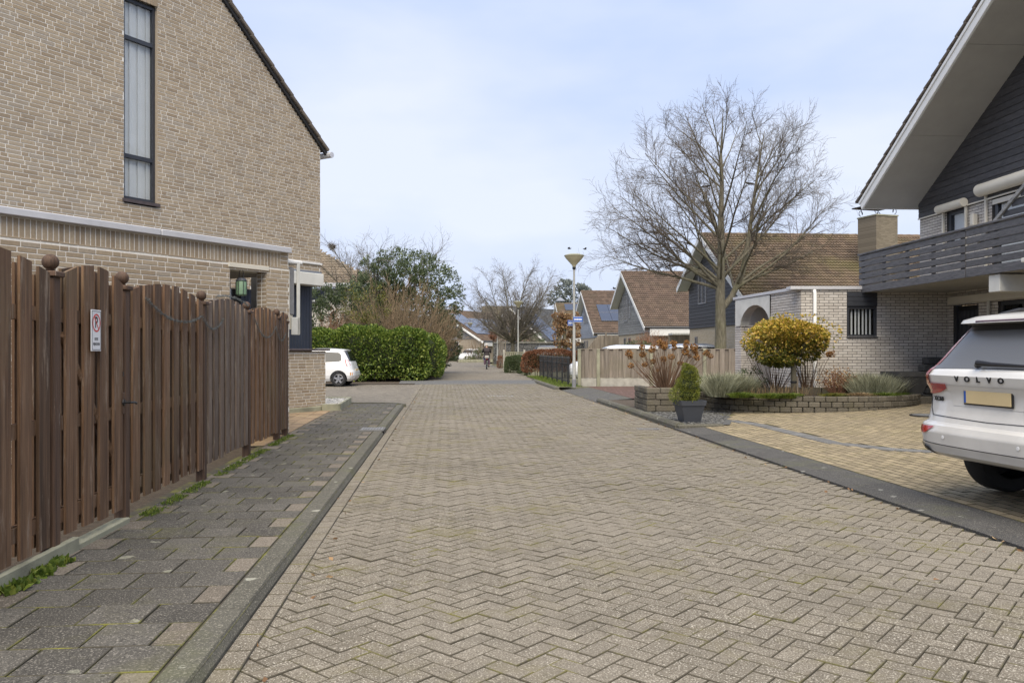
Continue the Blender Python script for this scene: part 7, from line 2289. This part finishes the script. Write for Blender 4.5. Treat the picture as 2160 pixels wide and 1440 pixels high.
    part('number_plate', MB().cbox((float(S.rear(0, 0.62 * k)) - 0.01, 0, 0.62 * k), (0.012, 0.50, 0.10), 0.003), MT['plate'], t)
    return t
hatch('white_hatchback', 'small white hatchback parked in front of the laurel hedge', (U(748, 31.0), 31.7, 0.0), math.pi, 'paint_white')
hatch('white_parked_car', 'white car parked behind the grey board fence', (U(1200, 33.5) + 4.15, 34.2, 0.06), math.pi + 0.02, 'paint_white', L=4.15, Wd=0.89, H=1.56, wr=0.31, wb=2.55, ro=0.75)
hatch('silver_parked_car', 'silver blue car parked behind the dried hydrangea', (U(1398, 36.0), 37.0, 0.06), 0.0, 'paint_silver', L=4.2, Wd=0.89, H=1.64, wr=0.31, wb=2.6, ro=0.8)
hatch('grey_parked_car', 'dark grey car parked behind the beech hedge', (U(1119, 61), 61.5, 0.06), 0.03, 'paint_grey', L=4.4, Wd=0.92, H=1.66, wr=0.33, wb=2.65, ro=0.85)
hatch('distant_white_car', 'white car parked beyond the planted island at the bend', (U(1004, 95), 95.5, 0.06), -math.pi / 2 - 0.3, 'paint_white', L=4.0, Wd=0.88, H=1.5, wr=0.31, wb=2.5, ro=0.75)

# ================================================================== CYCLIST
YC = 55.2
bk = thing('bicycle', 'dark city bicycle with a purple pannier ridden down the street', 'bicycle', (U(1027, YC), YC, 0.075), R(4))
Mw = np.array([[0, 0, 1], [1, 0, 0], [0, 1, 0]])     # wheel axis along x
for nm, y in (('rear_wheel', 0.0), ('front_wheel', 1.10)):
    w_ = link('wheel', None, bk, (0, y, 0.345))
    a = np.linspace(0, 2 * math.pi, 33)
    part('tyre', MB().tube([(0, 0.325 * math.cos(t), 0.325 * math.sin(t)) for t in a], 0.022, 7, cap=False), MT['tyre'], w_)
    part('rim', MB().tube([(0, 0.295 * math.cos(t), 0.295 * math.sin(t)) for t in a], 0.010, 6, cap=False), MT['alloy'], w_)
    for k in range(12):
        t = k * math.pi / 6
        part('spoke', MB().tube([(0.01 * (-1) ** k, 0, 0), (0, 0.295 * math.cos(t), 0.295 * math.sin(t))], 0.0025, 3), MT['alloy'], w_)
    part('hub', MB().tube([(-0.05, 0, 0), (0.05, 0, 0)], 0.025, 8), MT['alloy'], w_)
fr = MB()
part('frame', MB().tube([(0, 0.42, 0.30), (0, 0.27, 0.80), (0, 0.25, 0.90)], 0.018, 6), MT['black'], bk)
part('frame_tube', MB().tube([(0, 0.42, 0.30), (0, 0.92, 0.80)], 0.020, 6), MT['black'], bk)
part('frame_tube', MB().tube([(0, 0.30, 0.68), (0, 0.90, 0.88)], 0.018, 6), MT['black'], bk)
for s_ in (-1, 1):
    part('stay', MB().tube([(0.05 * s_, 0, 0.345), (0.03 * s_, 0.40, 0.30)], 0.010, 5), MT['black'], bk)
    part('stay', MB().tube([(0.05 * s_, 0, 0.345), (0.02 * s_, 0.27, 0.76)], 0.009, 5), MT['black'], bk)
    part('fork', MB().tube([(0.05 * s_, 1.10, 0.345), (0.04 * s_, 0.97, 0.70), (0, 0.92, 0.80)], 0.012, 5), MT['black'], bk)
    part('pannier', MB().cbox((0.15 * s_, -0.06, 0.50), (0.11, 0.34, 0.34), 0.04), MT['bag'], bk)
part('mudguard', MB().grid(np.array([[[x, 0.365 * math.cos(t), 0.345 + 0.365 * math.sin(t)] for x in (-0.03, 0.03)] for t in np.linspace(0.3, 3.3, 14)])), MT['black'], bk)
part('rack', MB().cbox((0, -0.08, 0.735), (0.15, 0.42, 0.03), 0.01), MT['black'], bk)
part('rack_bag', MB().cbox((0, -0.08, 0.84), (0.30, 0.34, 0.20), 0.07), MT['soffit'], bk)
part('rear_lamp', MB().cbox((0, -0.30, 0.70), (0.07, 0.03, 0.05), 0.01), MT['red_lens'], bk)
part('saddle', MB().cbox((0, 0.22, 0.93), (0.18, 0.25, 0.07), 0.03), MT['black'], bk)
part('handlebar', MB().tube([(-0.30, 0.72, 1.08), (-0.26, 0.86, 1.10), (0, 0.90, 1.08), (0.26, 0.86, 1.10), (0.30, 0.72, 1.08)], 0.014, 6), MT['alloy'], bk)
part('stem', MB().tube([(0, 0.92, 0.80), (0, 0.90, 1.09)], 0.016, 6), MT['black'], bk)
for s_, ang_ in ((-1, 0.9), (1, 0.9 + math.pi)):
    cx_, cz_ = 0.42 + 0.17 * math.cos(ang_), 0.30 + 0.17 * math.sin(ang_)
    part('crank', MB().tube([(0.07 * s_, 0.42, 0.30), (0.09 * s_, cx_, cz_)], 0.012, 5), MT['alloy'], bk)
    part('pedal', MB().cbox((0.14 * s_, cx_, cz_), (0.09, 0.09, 0.025), 0.006), MT['black'], bk)
def skin_obj(name, verts, edges, radii, mat, parent, sub=2, root=0):
    me = bpy.data.meshes.new(name)
    me.from_pydata(verts, edges, [])
    o = link(name, me, parent)
    sk = o.modifiers.new('skin', 'SKIN')
    for v, r_ in zip(me.skin_vertices[0].data, radii):
        v.radius = (r_, r_) if not isinstance(r_, tuple) else r_
    me.skin_vertices[0].data[root].use_root = True
    sb = o.modifiers.new('sub', 'SUBSURF')
    sb.levels = sb.render_levels = sub
    bpy.context.view_layer.update()
    dg = bpy.context.evaluated_depsgraph_get()
    m2 = bpy.data.meshes.new_from_object(o.evaluated_get(dg))
    o.modifiers.clear()
    o.data = m2
    m2.materials.clear()
    m2.materials.append(mat)
    m2.polygons.foreach_set('use_smooth', np.ones(len(m2.polygons), bool))
    return o
pe = thing('person', 'person in a dark coat and blue jeans riding the bicycle, seen from behind', 'person', bk.location, R(4))
pL = (-0.14, 0.42 + 0.17 * math.cos(0.9), 0.30 + 0.17 * math.sin(0.9))
pR = (0.14, 0.42 - 0.17 * math.cos(0.9), 0.30 - 0.17 * math.sin(0.9))
kn = lambda s_, pd: (0.15 * s_, 0.62 + 0.15 * (pd[2] - 0.3), 0.70 + 0.62 * (pd[2] - 0.30))
V = [(0, 0.22, 1.00), (0, 0.27, 1.18), (0, 0.36, 1.38), (0, 0.40, 1.47), (0, 0.43, 1.53), (0, 0.46, 1.60), (0, 0.47, 1.68),
     (-0.17, 0.38, 1.42), (-0.26, 0.46, 1.22), (-0.29, 0.64, 1.12), (-0.30, 0.72, 1.11),
     (0.17, 0.38, 1.42), (0.26, 0.46, 1.22), (0.29, 0.64, 1.12), (0.30, 0.72, 1.11),
     (-0.10, 0.24, 0.98), kn(-1, pL), (pL[0], pL[1] - 0.06, pL[2] + 0.10), (pL[0], pL[1] + 0.10, pL[2] + 0.04),
     (0.10, 0.24, 0.98), kn(1, pR), (pR[0], pR[1] - 0.06, pR[2] + 0.10), (pR[0], pR[1] + 0.10, pR[2] + 0.04)]
E = [(0, 1), (1, 2), (2, 3), (3, 4), (4, 5), (5, 6), (2, 7), (7, 8), (8, 9), (9, 10), (2, 11), (11, 12), (12, 13), (13, 14), (0, 15), (15, 16), (16, 17), (17, 18), (0, 19), (19, 20), (20, 21), (21, 22)]
rad = [0.15, 0.15, 0.155, 0.07, 0.055, 0.088, 0.075, 0.075, 0.052, 0.042, 0.038, 0.075, 0.052, 0.042, 0.038, 0.10, 0.065, 0.048, 0.042, 0.10, 0.065, 0.048, 0.042]
skin_obj('body', V, E, rad, MT['skin'], pe, 2)
Vc = [(0, 0.21, 0.90), (0, 0.22, 1.02), (0, 0.27, 1.18), (0, 0.35, 1.37), (0, 0.40, 1.46), (-0.17, 0.38, 1.42), (-0.27, 0.46, 1.22), (-0.295, 0.62, 1.13), (0.17, 0.38, 1.42), (0.27, 0.46, 1.22), (0.295, 0.62, 1.13)]
skin_obj('coat', Vc, [(0, 1), (1, 2), (2, 3), (3, 4), (3, 5), (5, 6), (6, 7), (3, 8), (8, 9), (9, 10)], [(0.20, 0.17), (0.20, 0.17), (0.19, 0.17), (0.20, 0.15), 0.085, 0.095, 0.072, 0.055, 0.095, 0.072, 0.055], MT['coat'], pe, 2, 1)
for s_, pd in ((-1, pL), (1, pR)):
    k_ = kn(s_, pd)
    skin_obj('trouser_leg', [(0.10 * s_, 0.26, 0.97), k_, (pd[0], pd[1] - 0.06, pd[2] + 0.14)], [(0, 1), (1, 2)], [0.115, 0.085, 0.062], MT['jeans'], pe, 2)
    skin_obj('shoe', [(pd[0], pd[1] - 0.09, pd[2] + 0.06), (pd[0], pd[1] + 0.02, pd[2] + 0.045), (pd[0], pd[1] + 0.13, pd[2] + 0.035)], [(0, 1), (1, 2)], [0.05, 0.05, 0.035], MT['shoe'], pe, 2)
    hx, hy, hz = V[10][0] * (1 if s_ < 0 else -1), V[10][1], V[10][2]
    for f in range(4):
        x = hx + 0.0
        skin_obj('finger', [(x - 0.028 * s_ + 0.018 * f * s_, hy + 0.02, hz), (x - 0.028 * s_ + 0.018 * f * s_, hy + 0.06, hz + 0.0), (x - 0.028 * s_ + 0.018 * f * s_, hy + 0.075, hz - 0.035)], [(0, 1), (1, 2)], [0.010, 0.009, 0.007], MT['skin'], pe, 1)
part('hair', MB().lathe([(0.0, 0.115), (0.05, 0.11), (0.088, 0.07), (0.100, 0.01), (0.092, -0.05), (0.07, -0.08)], 16, (0, 0.455, 1.66)), MT['hair'], pe, smooth=40)
for s_ in (-1, 1):
    part('ear', MB().lathe([(0.0, 0.012), (0.020, 0.008), (0.026, -0.004)], 8, (0.098 * s_, 0.47, 1.635), M=np.array([[0, 0, s_], [0, 1, 0], [1, 0, 0]])), MT['skin'], pe)

# ================================================================== BIRDS
def bird(label, px, py, Y, flying, flip=1, s=1.0):
    t = thing('bird', label, 'bird', (U(px, Y), Y, Z(py, Y)), 0, 'birds in the sky and on perches')
    skin_obj('body', [(-0.20 * s * flip, 0, 0.0), (-0.05 * s * flip, 0, 0.0), (0.10 * s * flip, 0, 0.03 * s), (0.20 * s * flip, 0, 0.08 * s), (0.27 * s * flip, 0, 0.06 * s)], [(0, 1), (1, 2), (2, 3), (3, 4)], [0.015 * s, 0.055 * s, 0.07 * s, 0.045 * s, 0.01 * s], MT['feather'], t, 1, 1)
    for sy in (-1, 1):
        if flying:
            V = [(0.10 * flip, 0.03 * sy, 0.04), (-0.06 * flip, 0.03 * sy, 0.04), (-0.14 * flip, 0.20 * sy, 0.16), (-0.22 * flip, 0.42 * sy, 0.12), (0.02 * flip, 0.24 * sy, 0.20)]
        else:
            V = [(0.10 * flip, 0.06 * sy, 0.05), (-0.02 * flip, 0.075 * sy, -0.02), (-0.24 * flip, 0.03 * sy, -0.04), (-0.2 * flip, 0.04 * sy, 0.01), (-0.02 * flip, 0.06 * sy, 0.07)]
        V = np.array(V) * s
        V2 = V + np.array([0, 0, -0.008])
        part('wing', MB().add(np.concatenate([V, V2]), [[0, 1, 2, 3, 4], [9, 8, 7, 6, 5]], [[i, (i + 1) % 5, 5 + (i + 1) % 5, 5 + i] for i in range(5)]), MT['feather'], t)
bird('dark bird flying above the lamp post, farther from the big bare tree', 1201, 525, 52, True, 1, 0.55)
bird('dark bird flying between the lamp post and the big bare tree', 1234, 526, 52, True, -1, 0.55)
bird('dark bird perched left of the trunk in the big bare tree', 1488, 394, 33, False, 1, 0.8)
bird('dark bird perched right of the trunk in the big bare tree', 1582, 388, 32.5, False, -1, 0.8)
bird('dark bird sitting on the ridge near the gable of the pale grey house', 1339, 568, 59.6, False, 1, 1.0)
bird('dark bird sitting further along the ridge of the pale grey house', 1355, 568, 59.8, False, 1, 1.0)
